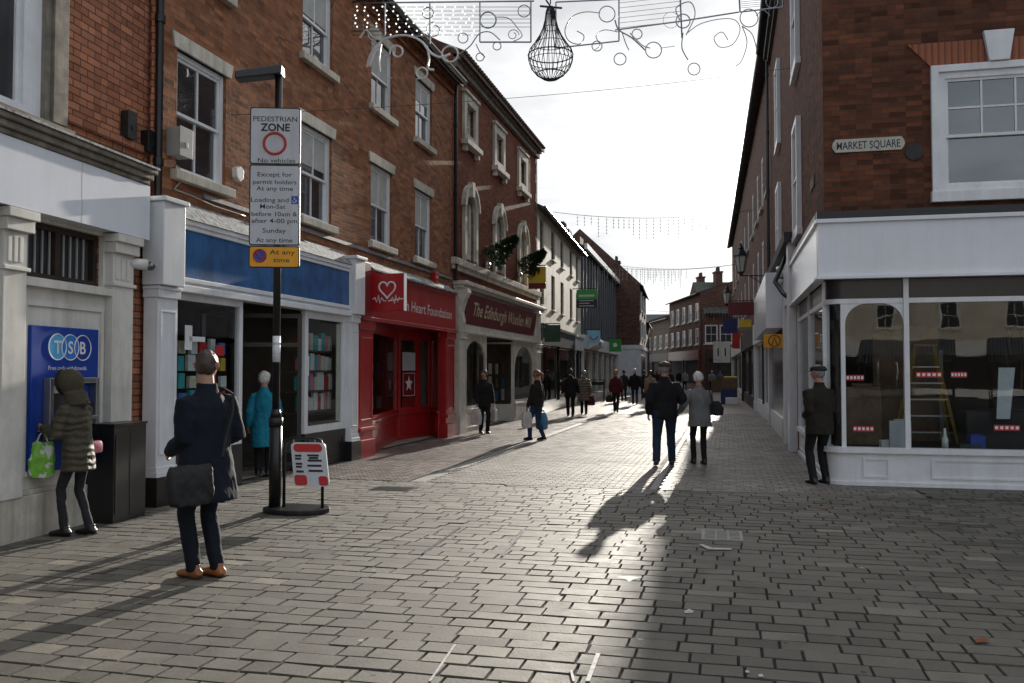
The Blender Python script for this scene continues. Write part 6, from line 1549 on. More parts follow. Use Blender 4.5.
for px, Y, py, lb in ((741, 27.8, 262, 'nearer black wall lantern on a bracket over the right footway'), (727, 42, 297, 'farther black wall lantern catching the light on the right row')):
    q = at(px, py, Y); u = (Vector((q.x, q.y, 0))-FQ.A).dot(FQ.t); wq = FQ.p(u, 0, 0); lantern(q.x, q.y, q.z+.05, wq.x, wq.y, lb)

# ------------------------------------------------------------------ projecting signs
def hanging(Fw, u, w0, w1, z0, z1, mats, label, rows=(), cat='sign', name='projecting_sign', bracket=True, extra=None):
    """flat two sided board standing out from facade Fw at u, between distances w0..w1"""
    Fh = Fac(Fw.p(u, w0, 0)[:2], Fw.p(u, w1, 0)[:2], 1)
    if Fh.t.x < 0: Fh = Fac(Fw.p(u, w1, 0)[:2], Fw.p(u, w0, 0)[:2], 1)
    if Fh.n.y > 0: Fh.n = -Fh.n
    r_ = empty(name, Fh.p(Fh.L/2, 0, z0), label, cat); W = Fh.L
    for (a, b, mt) in mats:
        mb = MB(); mb.box(Fh, 0, W, -.04, .04, z0+(z1-z0)*a, z0+(z1-z0)*b); mb.build('board', M[mt], r_, bevel=.005)
    for (s_, zz, hh, mt, wd) in rows: text(s_, Fh, W/2, z0+(z1-z0)*zz, .042, (z1-z0)*hh, M[mt], 'lettering', r_, width=W*wd)
    if bracket: mb = MB(); mb.tube([Fw.p(u, 0, z1+.05), Fw.p(u, max(w0, w1), z1+.05)], .02, 6); mb.build('bracket', M['black_metal'], r_)
    return r_, Fh, W
def usp(F, x, y, w): return F.hit(x, y, w)
# yellow and maroon board on the arched window building
u, z0 = FL.hit(533, 289, .5); _, z1 = FL.hit(533, 267, .5)
r_, Fh, W = hanging(FL, u, .35, .95, z0, z1, [(.27, 1, 'yellow_board'), (0, .26, 'maroon')], 'yellow board with a dark emblem and a maroon strip, hung over the green shop')
mb = MB(); mb.poly(Fh, [(.15, z0+.45), (.22, z0+.42), (.3, z0+.62), (.36, z0+.45), (.42, z0+.66), (.35, z0+.72), (.25, z0+.7), (.18, z0+.62)], .041, .045); mb.build('emblem', M['maroon'], r_)
text('FAMILY', Fh, W/2, z0+.06, .042, .07, M['gilt'], 'lettering', r_, width=.42) if False else None
u, z0 = FL.hit(546, 342, .3); _, z1 = FL.hit(546, 325, .3)
hanging(FL, u, .25, .85, z0, z1, [(0, 1, 'green_dark')], 'small dark green hanging sign with faint lettering', rows=(), bracket=True)
u, z0 = FL.hit(583, 309, .4); _, z1 = FL.hit(583, 291, .4)
r_, Fh, W = hanging(FL, u-.6, .2, 1.15, z0, z1, [(.48, 1, 'green'), (0, .47, 'wood_black')], 'green and black estate style board projecting from the cream building')
for k in range(3):
    mb = MB(); mb.box(Fh, .12, W-.15-(k % 2)*.2, .041, .044, z0+.08+k*.12, z0+.11+k*.12); mb.build('lettering', M['signgrey'], r_)
mb = MB(); mb.box(Fh, .12, W-.12, .041, .044, z0+.62*(z1-z0), z0+.72*(z1-z0)); mb.build('lettering', M['signgrey'], r_)
u, z0 = F5.hit(583, 341, .5); _, z1 = F5.hit(583, 327, .5)
r_, Fh, W = hanging(F5, .8, .25, .95, z0, z1, [(0, 1, 'sky_board')], 'pale blue board with a red smile emblem on the grey building')
mb = MB(); mb.tube([Fh.p(W/2+.2*math.cos(a), .05, (z0+z1)/2+.05+.2*math.sin(a)) for a in [math.pi+math.pi*k/10 for k in range(11)]], .028, 5); mb.build('emblem', M['signred'], r_)
r_, Fh, W = hanging(F5, 12.5, .25, 1.05, 2.95, 3.8, [(0, 1, 'green')], 'square green board projecting near the end of the grey building')
mb = MB(); mb.poly(Fh, [(.4+.15*math.cos(k*math.pi/4), 3.4+.15*math.sin(k*math.pi/4)) for k in range(8)], .041, .045); mb.build('emblem', M['signwhite'], r_)
mb = MB(); u = 2.0; mb.add([F5.p(u, .2, 3.75), F5.p(u+4, .2, 3.75), F5.p(u+4, .6, 3.35), F5.p(u, .6, 3.35), F5.p(u, .2, 2.9), F5.p(u+4, .2, 2.9), F5.p(u, .6, 3.1), F5.p(u+4, .6, 3.1)], [(0, 1, 2, 3), (3, 2, 7, 6), (0, 3, 6, 4), (1, 5, 7, 2), (4, 6, 7, 5)])
solo(mb, 'shop_awning', M['signwhite'], F5.p(u+2.5, .2, 3), 'sunlit white awning over the shop in the grey clad building', 'awning')
mb = MB(); mb.box(F5, 3.0, 4.2, .605, .61, 3.12, 3.33); solo(mb, 'awning_lettering', M['signred'], F5.p(3.6, .6, 3.1), 'red band of lettering on the front of the white awning', 'sign')
# right row signs
q = at(773, 335, 20.8); uq = FS.U(789, 371)
r_, Fh, W = hanging(FS, uq, .08, .56, FS.Z(785, 343, .3), FS.Z(785, 327, .3), [(0, 1, 'signyellow')], 'orange yellow square sign with a dark symbol projecting from the white shop', bracket=False)
zc = (FS.Z(785, 343, .3)+FS.Z(785, 327, .3))/2
mb = MB(); mb.tube([Fh.p(W/2+.13*math.cos(2*math.pi*k/20), .045, zc+.13*math.sin(2*math.pi*k/20)) for k in range(21)], .012, 4, caps=False); mb.tube([Fh.p(W/2-.06, .045, zc-.09), Fh.p(W/2, .045, zc+.08), Fh.p(W/2+.06, .045, zc-.09)], .014, 4); mb.build('symbol', M['wood_mid'], r_)
def uY(F, Y): return (Y-F.A.y)/F.t.y
hanging(FQ, uY(FQ, 33), .15, 1.2, 3.75, 4.25, [(0, 1, 'maroon')], 'maroon board hung from an iron bracket on the right row')
r_ , Fh, W = hanging(FQ, uY(FQ, 36), .2, .7, 3.45, 3.75, [(0, 1, 'yellow_board')], 'small yellow board under the maroon one on the right row', bracket=False)
hanging(FQ, uY(FQ, 44), .5, 1.2, 3.55, 4.3, [(0, 1, 'navy')], 'dark navy hanging board beyond the second lantern')
hanging(FQ, uY(FQ, 49), .2, .62, 2.9, 3.8, [(0, 1, 'signred')], 'bright red vertical board on the right row')
hanging(FQ, uY(FQ, 58), .5, 1.6, 2.2, 3.6, [(0, 1, 'white_warm')], 'white board with dark figures far down the right row', rows=(('11', .3, .4, 'signblack', .5),))
# stock outside a shop on the right
def crate(x, y, z, dx, dy, dz, mat, label, name='crate'):
    F_ = Loc((x, y, 0), 13); mb = MB(); t = .02
    mb.box(F_, -dx/2, dx/2, -dy/2, dy/2, z+.001, z+t); mb.box(F_, -dx/2, -dx/2+t, -dy/2, dy/2, z+t, z+dz); mb.box(F_, dx/2-t, dx/2, -dy/2, dy/2, z+t, z+dz)
    mb.box(F_, -dx/2+t, dx/2-t, -dy/2, -dy/2+t, z+t, z+dz); mb.box(F_, -dx/2+t, dx/2-t, dy/2-t, dy/2, z+t, z+dz); mb.box(F_, -dx/2+t, dx/2-t, -dy/2+t, dy/2-t, z+dz*.8, z+dz*.9)
    return solo(mb, name, mat, (x, y, z), label, name.replace('_', ' '), bevel=.006)
q = ground(731, 404); crate(q.x-.1, q.y, 0, .8, .7, .75, M['navy'], 'blue box standing on the right footway outside a shop'); crate(q.x-.05, q.y, .75, .7, .6, .55, M['wood_mid'], 'brown wooden crate stacked on the blue box on the right footway')
mb = MB(); 
for k in range(7): mb.ball((q.x-.3+.09*k, q.y-.1+.05*(k % 3), 1.33), (.07, .07, .06), 8, 6)
solo(mb, 'stacked_goods', GOODS[6], (q.x, q.y, 1.3), 'mixed small goods heaped on top of the brown crate', 'goods', smooth=True)
crate(q.x-.15, q.y-.75, 0, .6, .35, .35, M['signwhite'], 'white low tub in front of the blue box on the right footway', 'tub')
q = ground(718, 393); mb = MB(); F_ = Loc(q, 0); mb.box(F_, -.5, .5, -.03, .03, .05, 1.0); mb.box(F_, -.5, -.4, -.2, .2, 0, .05); mb.box(F_, .4, .5, -.2, .2, 0, .05); solo(mb, 'street_board', M['wood_mid'], q, 'low tan board standing in the far part of the street', 'board')
q = ground(596, 402); mb = MB(); F_ = Loc(q, 13)
frame_rect(mb, F_, -.45, .45, .02, 1.2, .04, -.2, -.17); frame_rect(mb, F_, -.45, .45, .02, 1.2, .04, .17, .2); mb.box(F_, -.42, .42, -.17, .17, .5, .54); mb.box(F_, -.42, .42, -.17, .17, .9, 1.1); solo(mb, 'display_rack', M['dark_iron'], q, 'dark metal display rack on the left footway outside the grey building', 'rack')

# ------------------------------------------------------------------ sign pole with the zone plates
pb = ground(275, 511)
FP = Fac((pb.x-.5, pb.y-.06), (pb.x+.5, pb.y-.06+.10), 1)   # plate plane, nearly square to the viewer
FP = Fac((pb.x-.5, pb.y-.13), (pb.x+.5, pb.y-.06), 1)
if FP.n.y > 0: FP.n = -FP.n
root = empty('sign_post', pb, 'tall black post carrying the white pedestrian zone plates and a small downlight', 'sign post')
mb = MB(); mb.tube([pb, pb+Vector((0, 0, 1.1))], [.075, .075], 12); mb.tube([pb+Vector((0, 0, 1.1)), pb+Vector((0, 0, 1.2))], [.075, .05], 12); mb.build('post_base', M['black_metal'], root, smooth=True)
ztop = at(276, 76, pb.y).z
mb = MB(); mb.tube([pb+Vector((0, 0, 1.15)), pb+Vector((0, 0, ztop))], .045, 12); mb.build('post', M['black_metal'], root, smooth=True)
mb = MB(); mb.tube([pb+Vector((0, 0, 1.0)), pb+Vector((0, 0, 1.1))], .085, 12); mb.build('collar', M['dark_iron'], root, smooth=True)
qa, qb = at(234, 74, pb.y-.3), at(281, 69, pb.y-.1)
mb = MB(); d_ = (qb-qa).normalized(); 
FLm = Fac(qa[:2], qb[:2], 1)
mb.add([qa+Vector((0, 0, -.05)), qb+Vector((0, 0, -.05)), qb+Vector((0, .2, -.05)), qa+Vector((0, .2, -.05)), qa+Vector((0, .02, .05)), qb+Vector((0, .02, .07)), qb+Vector((0, .18, .07)), qa+Vector((0, .18, .05))], [(0, 3, 2, 1), (4, 5, 6, 7), (0, 1, 5, 4), (1, 2, 6, 5), (2, 3, 7, 6), (3, 0, 4, 7)])
mb.build('downlight', M['black_metal'], root, bevel=.015)
mb = MB(); mb.tube([pb+Vector((0, 0, ztop-.35)), pb+Vector((0, 0, ztop-.08)), Vector((qb.x-.08, qb.y+.1, qb.z+.02))], .035, 8); mb.build('lamp_arm', M['black_metal'], root, smooth=True)
x0, zT = FP.hit(250.5, 107.5); x1, _ = FP.hit(301, 110); zB = FP.Z(275, 268)
_, z165 = FP.hit(275, 165); _, z246 = FP.hit(275, 246)
W = x1-x0; uc = (x0+x1)/2
def rrect(u0, u1, a, b, r, n=4):
    out = []
    for cx_, cz_, s0 in ((u1-r, a+r, -90), (u1-r, b-r, 0), (u0+r, b-r, 90), (u0+r, a+r, 180)):
        for k in range(n+1): t = R(s0+90*k/n); out.append((cx_+r*math.cos(t), cz_+r*math.sin(t)))
    return out
def plate(name, za, zb, mat):
    mb = MB(); mb.poly(FP, rrect(x0, x1, za, zb, .03), 0, .02); o = mb.build(name, M['signblack'], root)
    mb = MB(); mb.poly(FP, rrect(x0+.014, x1-.014, za+.014, zb-.014, .022), .0205, .0225); mb.build('plate_face', mat, o); return o
p1 = plate('zone_plate', z165+.003, zT, M['signgrey']); p2 = plate('times_plate', z246+.003, z165-.003, M['signgrey']); p3 = plate('waiting_plate', zB, z246-.003, M['signyellow'])
H1 = zT-z165
def tl(s_, parent, z, h, wd, u=None, bold=.006): return text(s_, FP, u or uc, z, .0235, h, M['signblack'], 'lettering', parent, width=W*wd, bold=bold)
def zy(y): return FP.Z(275, y)
tl('PEDESTRIAN', p1, zy(122), .060, .87); tl('ZONE', p1, zy(131.5), .088, .58, bold=.03); tl('No vehicles', p1, zy(163), .052, .74, uc+.02)
mb = MB(); cz_ = zy(144); rr = .125; mb.tube([FP.p(uc-.005+rr*math.cos(2*math.pi*k/32), .026, cz_+rr*math.sin(2*math.pi*k/32)) for k in range(33)], .016, 6, caps=False); mb.build('prohibition_ring', M['signred'], p1)
for s_, y, wd, du in (('Except for', 177, .68, 0), ('permit holders', 184.5, .86, 0), ('At any time', 191, .72, 0), ('Loading and', 202.5, .74, -.055), ('Mon-Sat', 209, .5, -.02), ('before 10am &', 216.5, .9, 0), ('after 4-00 pm', 223.3, .9, 0), ('Sunday', 233, .46, 0), ('At any time', 242.5, .72, 0)):
    tl(s_, p2, zy(y)-.0, .052, wd, uc+du)
mb = MB(); a = uc+W*.33; z_ = zy(202.5); mb.box(FP, a, a+.08, .0235, .025, z_-.02, z_+.075); o_ = mb.build('badge_symbol', M['signblue'], p2)
mb = MB(); mb.tube([FP.p(a+.035+.018*math.cos(t), .026, z_+.012+.018*math.sin(t)) for t in [k*math.pi/6 for k in range(5, 14)]], .004, 4); mb.tube([FP.p(a+.033, .026, z_+.058), FP.p(a+.036, .026, z_+.03), FP.p(a+.055, .026, z_+.028), FP.p(a+.062, .026, z_+.008)], .0045, 4); mb.build('wheelchair_user', M['signwhite'], p2)
cz_ = (zB+z246)/2+.01; cu_ = x0+W*.22; rr = .072
mb = MB(); mb.poly(FP, [(cu_+rr*math.cos(2*math.pi*k/24), cz_+rr*math.sin(2*math.pi*k/24)) for k in range(24)], .023, .0245); mb.build('roundel', M['signblue'], p3)
mb = MB(); mb.tube([FP.p(cu_+rr*math.cos(2*math.pi*k/24), .026, cz_+rr*math.sin(2*math.pi*k/24)) for k in range(25)], .009, 5, caps=False); mb.tube([FP.p(cu_-rr*.7, .026, cz_+rr*.7), FP.p(cu_+rr*.7, .026, cz_-rr*.7)], .009, 5); mb.build('roundel_ring', M['signred'], p3)
tl('At any', p3, cz_+.018, .055, .5, uc+W*.16); tl('time', p3, cz_-.075, .055, .32, uc+W*.14)
for zz in (zT-.25, z165-.3):
    mb = MB(); mb.box(FP, uc-.14, uc+.14, -.03, -.002, zz-.02, zz+.02); mb.build('plate_clip', M['steel'], root)
mb = MB(); za, zb = at(272, 362, pb.y).z, at(272, 336, pb.y).z; mb.tube([pb+Vector((0, 0, za)), pb+Vector((0, 0, zb))], .047, 12); o = mb.build('paper_notice', M['signwhite'], root, smooth=True)
for z_ in (za+.08, za+.2): mb = MB(); mb.tube([pb+Vector((0, 0, z_)), pb+Vector((0, 0, z_+.03))], .048, 12); mb.build('notice_print', M['signgrey'], o)
# swinging pavement board
q = ground(303, 512); FA = Loc(q, 8)
root = empty('pavement_board', q, 'swinging pavement sign with a red and white panel in a black tube frame', 'sign board')
mb = MB(); HH = .86; ww = .235
pts = [FA.p(-ww, 0, .03), FA.p(-ww, 0, HH-.08), FA.p(-ww+.03, 0, HH-.02), FA.p(-ww+.09, 0, HH), FA.p(ww-.09, 0, HH), FA.p(ww-.03, 0, HH-.02), FA.p(ww, 0, HH-.08), FA.p(ww, 0, .03)]
mb.tube(pts, .019, 8); mb.build('frame', M['black_metal'], root, smooth=True)
mb = MB(); n = 20; mb.prism(FA, [(-.08+.40*math.cos(2*math.pi*k/n), .28*math.sin(2*math.pi*k/n)) for k in range(n)], .0, .055); mb.build('base', M['black_metal'], root, bevel=.01)
class Swing:
    def __init__(s, F, a): s.F = F; s.a = a
    def p(s, u, w, z): dz = z-HH; return s.F.p(u+dz*-.22, -w+dz*math.sin(s.a), HH+dz*math.cos(s.a))
FW_ = Swing(FA, .30)
mb = MB(); mb.poly(FW_, rrect(-.16, .26, .30, HH-.05, .05), -.012, .012); po_ = mb.build('panel', M['signgrey'], root)
mb = MB(); mb.poly(FW_, rrect(-.13, .22, HH-.16, HH-.065, .045), .013, .015); mb.poly(FW_, rrect(-.15, .0, .31, .43, .03), .013, .015); mb.poly(FW_, rrect(.14, .25, .31, .42, .03), .013, .015); mb.build('red_print', M['signred'], po_)
mb = MB()
for k, (a, b, z) in enumerate(((-.12, -.04, .655), (-.12, -.05, .62), (.03, .17, .66), (.05, .16, .63), (.03, .2, .60), (-.12, -.04, .56), (-.12, -.05, .525), (.02, .19, .54), (-.12, -.03, .47), (.03, .2, .48))): mb.box(FW_, a, b, .013, .0155, z-.012, z+.012)
mb.build('black_print', M['signblack'], po_)
text('SALE', FW_, .01, HH-.15, .0165, .055, M['signwhite'], 'lettering', po_, width=.2) if False else None
mb = MB(); mb.tube([FA.p(-.12, 0, HH), FW_.p(-.12, 0, HH-.06)], .012, 6); mb.tube([FA.p(.14, 0, HH), FW_.p(.14, 0, HH-.06)], .012, 6); mb.build('hook', M['steel'], root)

# ------------------------------------------------------------------ Christmas lights over the street
P0 = FL.p(FL.U(350, 371), .06, 0)
FD = Fac(P0[:2], (P0+SR*9.2)[:2], 1)
def dp(x, y, w=0): u, z = FD.hit(x, y, w); return FD.p(u, w, z)
SCK = .72
def spiral(mb, cx, cy, r, a0, turns, r1=.25, rad=.014, n=26):
    pts = []
    for k in range(n+1):
        t = k/n; a = R(a0)+turns*2*math.pi*t; rr = r*(1-t*(1-r1)); pts.append(dp(cx+rr*math.cos(a), cy-rr*math.sin(a)))
    mb.tube(pts, rad*SCK, 5)
def curve(mb, P, rad=.02):
    pts = [dp(*p) for p in P]; out = []
    for i in range(len(pts)-1):
        a = pts[max(i-1, 0)]; b = pts[i]; c = pts[i+1]; d = pts[min(i+2, len(pts)-1)]
        for k in range(6):
            t = k/6; out.append(.5*((2*b)+(c-a)*t+(2*a-5*b+4*c-d)*t*t+(3*b-a-3*c+d)*t*t*t))
    out.append(pts[-1]); mb.tube(out, rad*SCK, 5)
def ring(mb, cx, cy, r, rad=.014): spiral(mb, cx, cy, r, 0, 1, 1, rad, 20)
rootL = empty('christmas_light_frame', dp(440, 20), 'overhead Christmas light frame with bright bulbs and white scrolls against the brick roofline', 'christmas lights', 'light frames hung across the street')
mb = MB()
for a, b in (((350, 3), (534, 1)), ((350, 3), (350, 31)), ((385, 3), (385, 36)), ((430, 2), (430, 44)), ((480, 2), (480, 42)), ((531, 1), (531, 42)), ((480, 42), (531, 42)), ((350, 31), (385, 31)), ((385, 36), (430, 36))): mb.tube([dp(*a), dp(*b)], .016, 5)
mb.build('frame', M['steel'], rootL)
mb = MB()
for y in range(7, 36, 4): mb.tube([dp(350, y), dp(480 if y > 30 else 531, y)], .005, 4)
mb.cur = 1
for y in range(7, 36, 4):
    x = 353+random.random()*4
    while x < 478:
        if y < 31 or x > 388:
            mb.ball(dp(x+random.uniform(-1.2, 1.2), y+random.uniform(-.8, .8)), .017, 6, 4)
        x += random.uniform(7, 13)
bo = mb.build('bulb_net', [M['wire'], M['bulb_lit']], rootL)
mb = MB()
curve(mb, [(367, 67), (371, 54), (382, 41), (395, 36), (410, 36), (422, 42), (430, 52), (440, 57), (450, 54)], .034)
curve(mb, [(360, 38), (366, 30), (372, 36), (381, 40)], .03); curve(mb, [(369, 66), (374, 52), (380, 46)], .045); curve(mb, [(381, 44), (379, 60), (380, 72)], .03)
curve(mb, [(427, 46), (429, 58), (428, 68), (434, 70)], .03); ring(mb, 450, 54, 8, .026); ring(mb, 422, 73, 5.5, .022)
spiral(mb, 397, 52, 7.5, 200, -1.1, .5, .026); ring(mb, 374, 34, 6, .014); curve(mb, [(416, 79), (424, 78)], .02); curve(mb, [(386, 78), (392, 78)], .012)
mb.build('white_scroll', M['rope_white'], rootL)
mb = MB()
ring(mb, 428, 13, 5.5); spiral(mb, 434, 30, 8, 90, 1, .6); ring(mb, 488, 20, 8, .02); curve(mb, [(496, 17), (508, 18), (516, 26), (522, 36), (512, 42)], .013); spiral(mb, 513, 35, 6, 0, 1.2, .4, .012)
curve(mb, [(458, 55), (470, 46), (479, 34), (490, 32), (500, 40)], .016); ring(mb, 463, 38, 5); ring(mb, 497, 46, 4); curve(mb, [(476, 44), (480, 52), (485, 57)], .014); ring(mb, 524, 11, 6); ring(mb, 358, 26, 5); ring(mb, 480, 57, 4)
mb.build('scroll', M['steel'], rootL)
rootR = empty('christmas_light_frame', dp(670, 20), 'overhead light frame with thin dark scrolls against the open sky', 'christmas lights', 'light frames hung across the street')
mb = MB()
for a, b in (((556, 48), (619, 41)), ((619, -6), (619, 41)), ((615, 30), (682, 21)), ((680, -6), (682, 38)), ((682, 21), (739, 12)), ((739, -4), (740, 12)), ((740, 12), (783, 7)), ((783, -6), (783, 7)), ((556, 2), (783, -8)), ((556, 2), (556, 48))): mb.tube([dp(*a), dp(*b)], .014, 5)
mb.build('frame', M['steel'], rootR)
mb = MB()
for k in range(6): mb.tube([dp(619, 3+k*5), dp(682, -4+k*5)], .004, 4); mb.tube([dp(740, -2+k*2), dp(783, -6+k*2)], .004, 4)
mb.build('net_wire', M['wire'], rootR)
mb = MB()
curve(mb, [(600, 13), (585, 12), (572, 17), (565, 30), (569, 41), (580, 44), (584, 36), (577, 31)], .013); ring(mb, 607, 14, 8); curve(mb, [(615, 20), (619, 30), (632, 38), (645, 50)], .018); curve(mb, [(630, 33), (642, 45), (650, 48)], .014)
ring(mb, 653.5, 50, 8); curve(mb, [(661, 48), (675, 46)], .008); ring(mb, 637, 34, 5); curve(mb, [(618, 32), (604, 30), (596, 36), (600, 45), (595, 50)], .011); ring(mb, 597, 46, 5); curve(mb, [(622, 32), (626, 44), (629, 50)], .012); ring(mb, 620, 59, 6)
curve(mb, [(680, 20), (676, 8), (690, 2), (695, 15), (686, 35)], .014); ring(mb, 683, 21, 7, .016); curve(mb, [(683, 33), (682, 48), (688, 60)], .014); ring(mb, 694, 69, 6)
curve(mb, [(686, 34), (700, 24), (720, 19), (735, 20), (740, 30), (733, 44), (720, 47), (714, 38), (722, 32), (728, 40)], .011); ring(mb, 749, 18, 9); curve(mb, [(742, 26), (747, 42), (742, 60), (736, 66)], .011); curve(mb, [(742, 26), (752, 34), (757, 50)], .013); ring(mb, 772, 2, 6); curve(mb, [(756, 16), (763, 10), (770, 16)], .01); ring(mb, 671, 20, 8, .006)
mb.build('scroll', M['steel'], rootR)
# lantern shaped wire bell
prof = [(7, 3), (12, 4.5), (20, 5.5), (28, 7.5), (36, 11), (44, 16), (50, 20.5), (55, 22), (61, 21.5), (68, 19), (74, 14), (79, 7), (81, 1)]
c0 = dp(550.5, 4); kx = (dp(560, 50)-dp(550, 50)).length/10
root = empty('christmas_lantern', c0, 'large onion shaped wire lantern hanging in the middle of the street lights', 'christmas lights')
cc = [(dp(550.5, y).z, r*kx) for y, r in prof]
mb = MB(); nm = 26
for k in range(nm):
    a = 2*math.pi*k/nm; mb.tube([Vector((c0.x+r*math.cos(a), c0.y+r*math.sin(a), z)) for z, r in cc], .0065, 4)
mb.build('rib', M['wire'], root)
for i in (1, 3, 5, 7, 8, 10): z, r = cc[i]; mb = MB(); mb.tube([Vector((c0.x+r*math.cos(2*math.pi*k/20), c0.y+r*math.sin(2*math.pi*k/20), z)) for k in range(21)], .012 if i in (7, 10) else .007, 4, caps=False); mb.build('hoop', M['wire'], root)
mb = MB(); mb.tube([c0+Vector((0, 0, .9)), c0], .012, 5); mb.tube([dp(540, 6), dp(562, 8)], .02, 5); mb.tube([dp(546, 0), dp(556, 14)], .016, 5); mb.build('hanger', M['wire'], root)
# suspension cables
def span(a, b, r, label, sag=.25):
    n = 20; mb = MB(); mb.tube([a.lerp(b, k/n)-Vector((0, 0, sag*4*(k/n)*(1-k/n))) for k in range(n+1)], r, 5); return solo(mb, 'overhead_cable', M['wire'], a, label, 'cable', smooth=True)
e1 = FD.p(9.0, 0, dp(783, -8).z)
span(dp(350, 2), Vector((e1.x, e1.y, dp(350, 2).z+.2)), .012, 'taut steel cable carrying the Christmas light frames', .02)
u, z = FL.hit(231, 115, .03); a = FL.p(u, .03, z); u, z = FS.hit(790, 68, .03); b = FS.p(u, .03, z)
span(a, b, .0045, 'thin dark cable crossing the street below the light frames', .12)
# icicle curtains
def icicles(Y, zw, xa, xb, label, drop=.9, dens=.16):
    A_ = Vector((Lx(Y, 0), Y, zw)); B_ = Vector((Rx(Y+0, 0), Y, zw+.1)); d = (B_-A_)
    r_ = empty('icicle_lights', A_.lerp(B_, .5), label, 'christmas lights', 'icicle light curtains across the street')
    mb = MB(); mb.tube([A_.lerp(B_, k/16)-Vector((0, 0, .3*4*(k/16)*(1-k/16))) for k in range(17)], .010, 4); mb.build('cable', M['wire'], r_)
    mb = MB(); L = d.length; x = L*xa
    while x < L*xb:
        t = x/L; top = A_.lerp(B_, t)-Vector((0, 0, .3*4*t*(1-t))); h = random.uniform(.35, 1)*drop
        mb.tube([top, top-Vector((0, 0, h))], .007, 3)
        z = .12
        while z < h: mb.cur = 1; mb.ball(top-Vector((0, 0, z)), .026, 5, 3); mb.cur = 0; z += .14
        x += dens*random.uniform(.7, 1.4)
    mb.build('icicle_string', [M['grey_plastic'], M['grey_plastic']], r_)
icicles(36, at(640, 212, 36).z, .12, .8, 'nearest icicle light curtain high over the street', 1.0, .24)
icicles(46, 7.2, .02, .6, 'middle icicle light curtain in front of the grey clad building', 1.1, .2)
icicles(56, at(650, 262, 56).z-.2, .1, .6, 'farther icicle light curtain over the street bend', .9, .25)
icicles(70, 6.6, .3, .98, 'farthest icicle light curtain before the red block', .9, .22)
# little firs fixed to the wall
def fir(x, y, x2, y2, label):
    u, z = FL.hit(x, y, .1); a = FL.p(u, .1, z); u2, z2 = FL.hit(x2, y2, .1)
    b = a+FL.n*.85+FL.t*.1+Vector((0, 0, .75)); r_ = empty('small_fir_tree', a, label, 'tree', 'small firs fixed above the string course')
    mb = MB(); mb.tube([a, b], [.03, .012], 6); mb.build('trunk', M['wood_mid'], r_)
    mb = MB(); ax = (b-a); L = ax.length; ax.normalize(); s1 = ax.orthogonal().normalized(); s2 = ax.cross(s1)
    for k in range(900):
        t = random.random()**.8; rad = .36*(1-t)**.8+.03; an = random.uniform(0, 6.283); rr = rad*math.sqrt(random.random())
        c = a+ax*(L*(.12+.9*t))+(s1*math.cos(an)+s2*math.sin(an))*rr
        d = ((s1*math.cos(an)+s2*math.sin(an))*1.0+ax*.5+Vector([random.uniform(-.4, .4) for _ in range(3)])).normalized(); e = d.cross(ax).normalized()*.026
        mb.add([c-e, c+e, c+d*.13], [(0, 1, 2)]); f = d.cross(e).normalized()*.026; mb.add([c-f, c+f, c+d*.10], [(0, 1, 2)])
    mb.build('foliage', M['leaf'], r_)
    mb = MB(); mb.ball(a+Vector((0, 0, -.02)), .11, 10, 8); mb.build('pot', M['steel'], r_, smooth=True)
fir(487, 264, 508, 241, 'small dark fir tree leaning from the wall below the middle arched window'); fir(519, 274, 540, 256, 'small dark fir tree leaning from the wall below the right arched window')
# ------------------------------------------------------------------ light, sky, camera
SUN = ray(746, 164).normalized()
el = math.asin(SUN.z); az = math.atan2(SUN.x, SUN.y)
sl = bpy.data.lights.new('sun', 'SUN'); sl.energy = 5.0; sl.angle = R(.55); sl.color = (1.0, .93, .82)
so = bpy.data.objects.new('sun', sl); COL.objects.link(so); so.rotation_euler = SUN.to_track_quat('Z', 'Y').to_euler()
w = bpy.data.worlds.new('World'); scn.world = w; w.use_nodes = True; t = w.node_tree; t.nodes.clear()
out = t.nodes.new('ShaderNodeOutputWorld'); bg = t.nodes.new('ShaderNodeBackground'); bg.inputs['Strength'].default_value = .1
sky = t.nodes.new('ShaderNodeTexSky'); sky.sky_type = 'NISHITA'; sky.sun_disc = False; sky.sun_elevation = el; sky.sun_rotation = az; sky.dust_density = 2
tc = t.nodes.new('ShaderNodeTexCoord')
# thin high cloud: brighter round the sun, grey streaks low down
sep = t.nodes.new('ShaderNodeSeparateXYZ'); t.links.new(tc.outputs['Generated'], sep.inputs[0])
mz = t.nodes.new('ShaderNodeMath'); mz.operation = 'ADD'; mz.inputs[1].default_value = .12; t.links.new(sep.outputs['Z'], mz.inputs[0])
mx_ = t.nodes.new('ShaderNodeMath'); mx_.operation = 'MAXIMUM'; mx_.inputs[1].default_value = .05; t.links.new(mz.outputs[0], mx_.inputs[0])
dv = t.nodes.new('ShaderNodeVectorMath'); dv.operation = 'DIVIDE'; t.links.new(tc.outputs['Generated'], dv.inputs[0])
cb = t.nodes.new('ShaderNodeCombineXYZ'); t.links.new(mx_.outputs[0], cb.inputs[0]); t.links.new(mx_.outputs[0], cb.inputs[1]); cb.inputs[2].default_value = 1; t.links.new(cb.outputs[0], dv.inputs[1])
nz = noise_n(t, dv.outputs[0], 1.15, 7, .55)
cloud = ramp(t, nz.outputs[0], [(.36, (4.2, 4.3, 4.45)), (.49, (6.0, 6.1, 6.2)), (.64, (8.6, 8.6, 8.5))])
dot = t.nodes.new('ShaderNodeVectorMath'); dot.operation = 'DOT_PRODUCT'; nrm = t.nodes.new('ShaderNodeVectorMath'); nrm.operation = 'NORMALIZE'
t.links.new(tc.outputs['Generated'], nrm.inputs[0]); t.links.new(nrm.outputs[0], dot.inputs[0]); dot.inputs[1].default_value = SUN
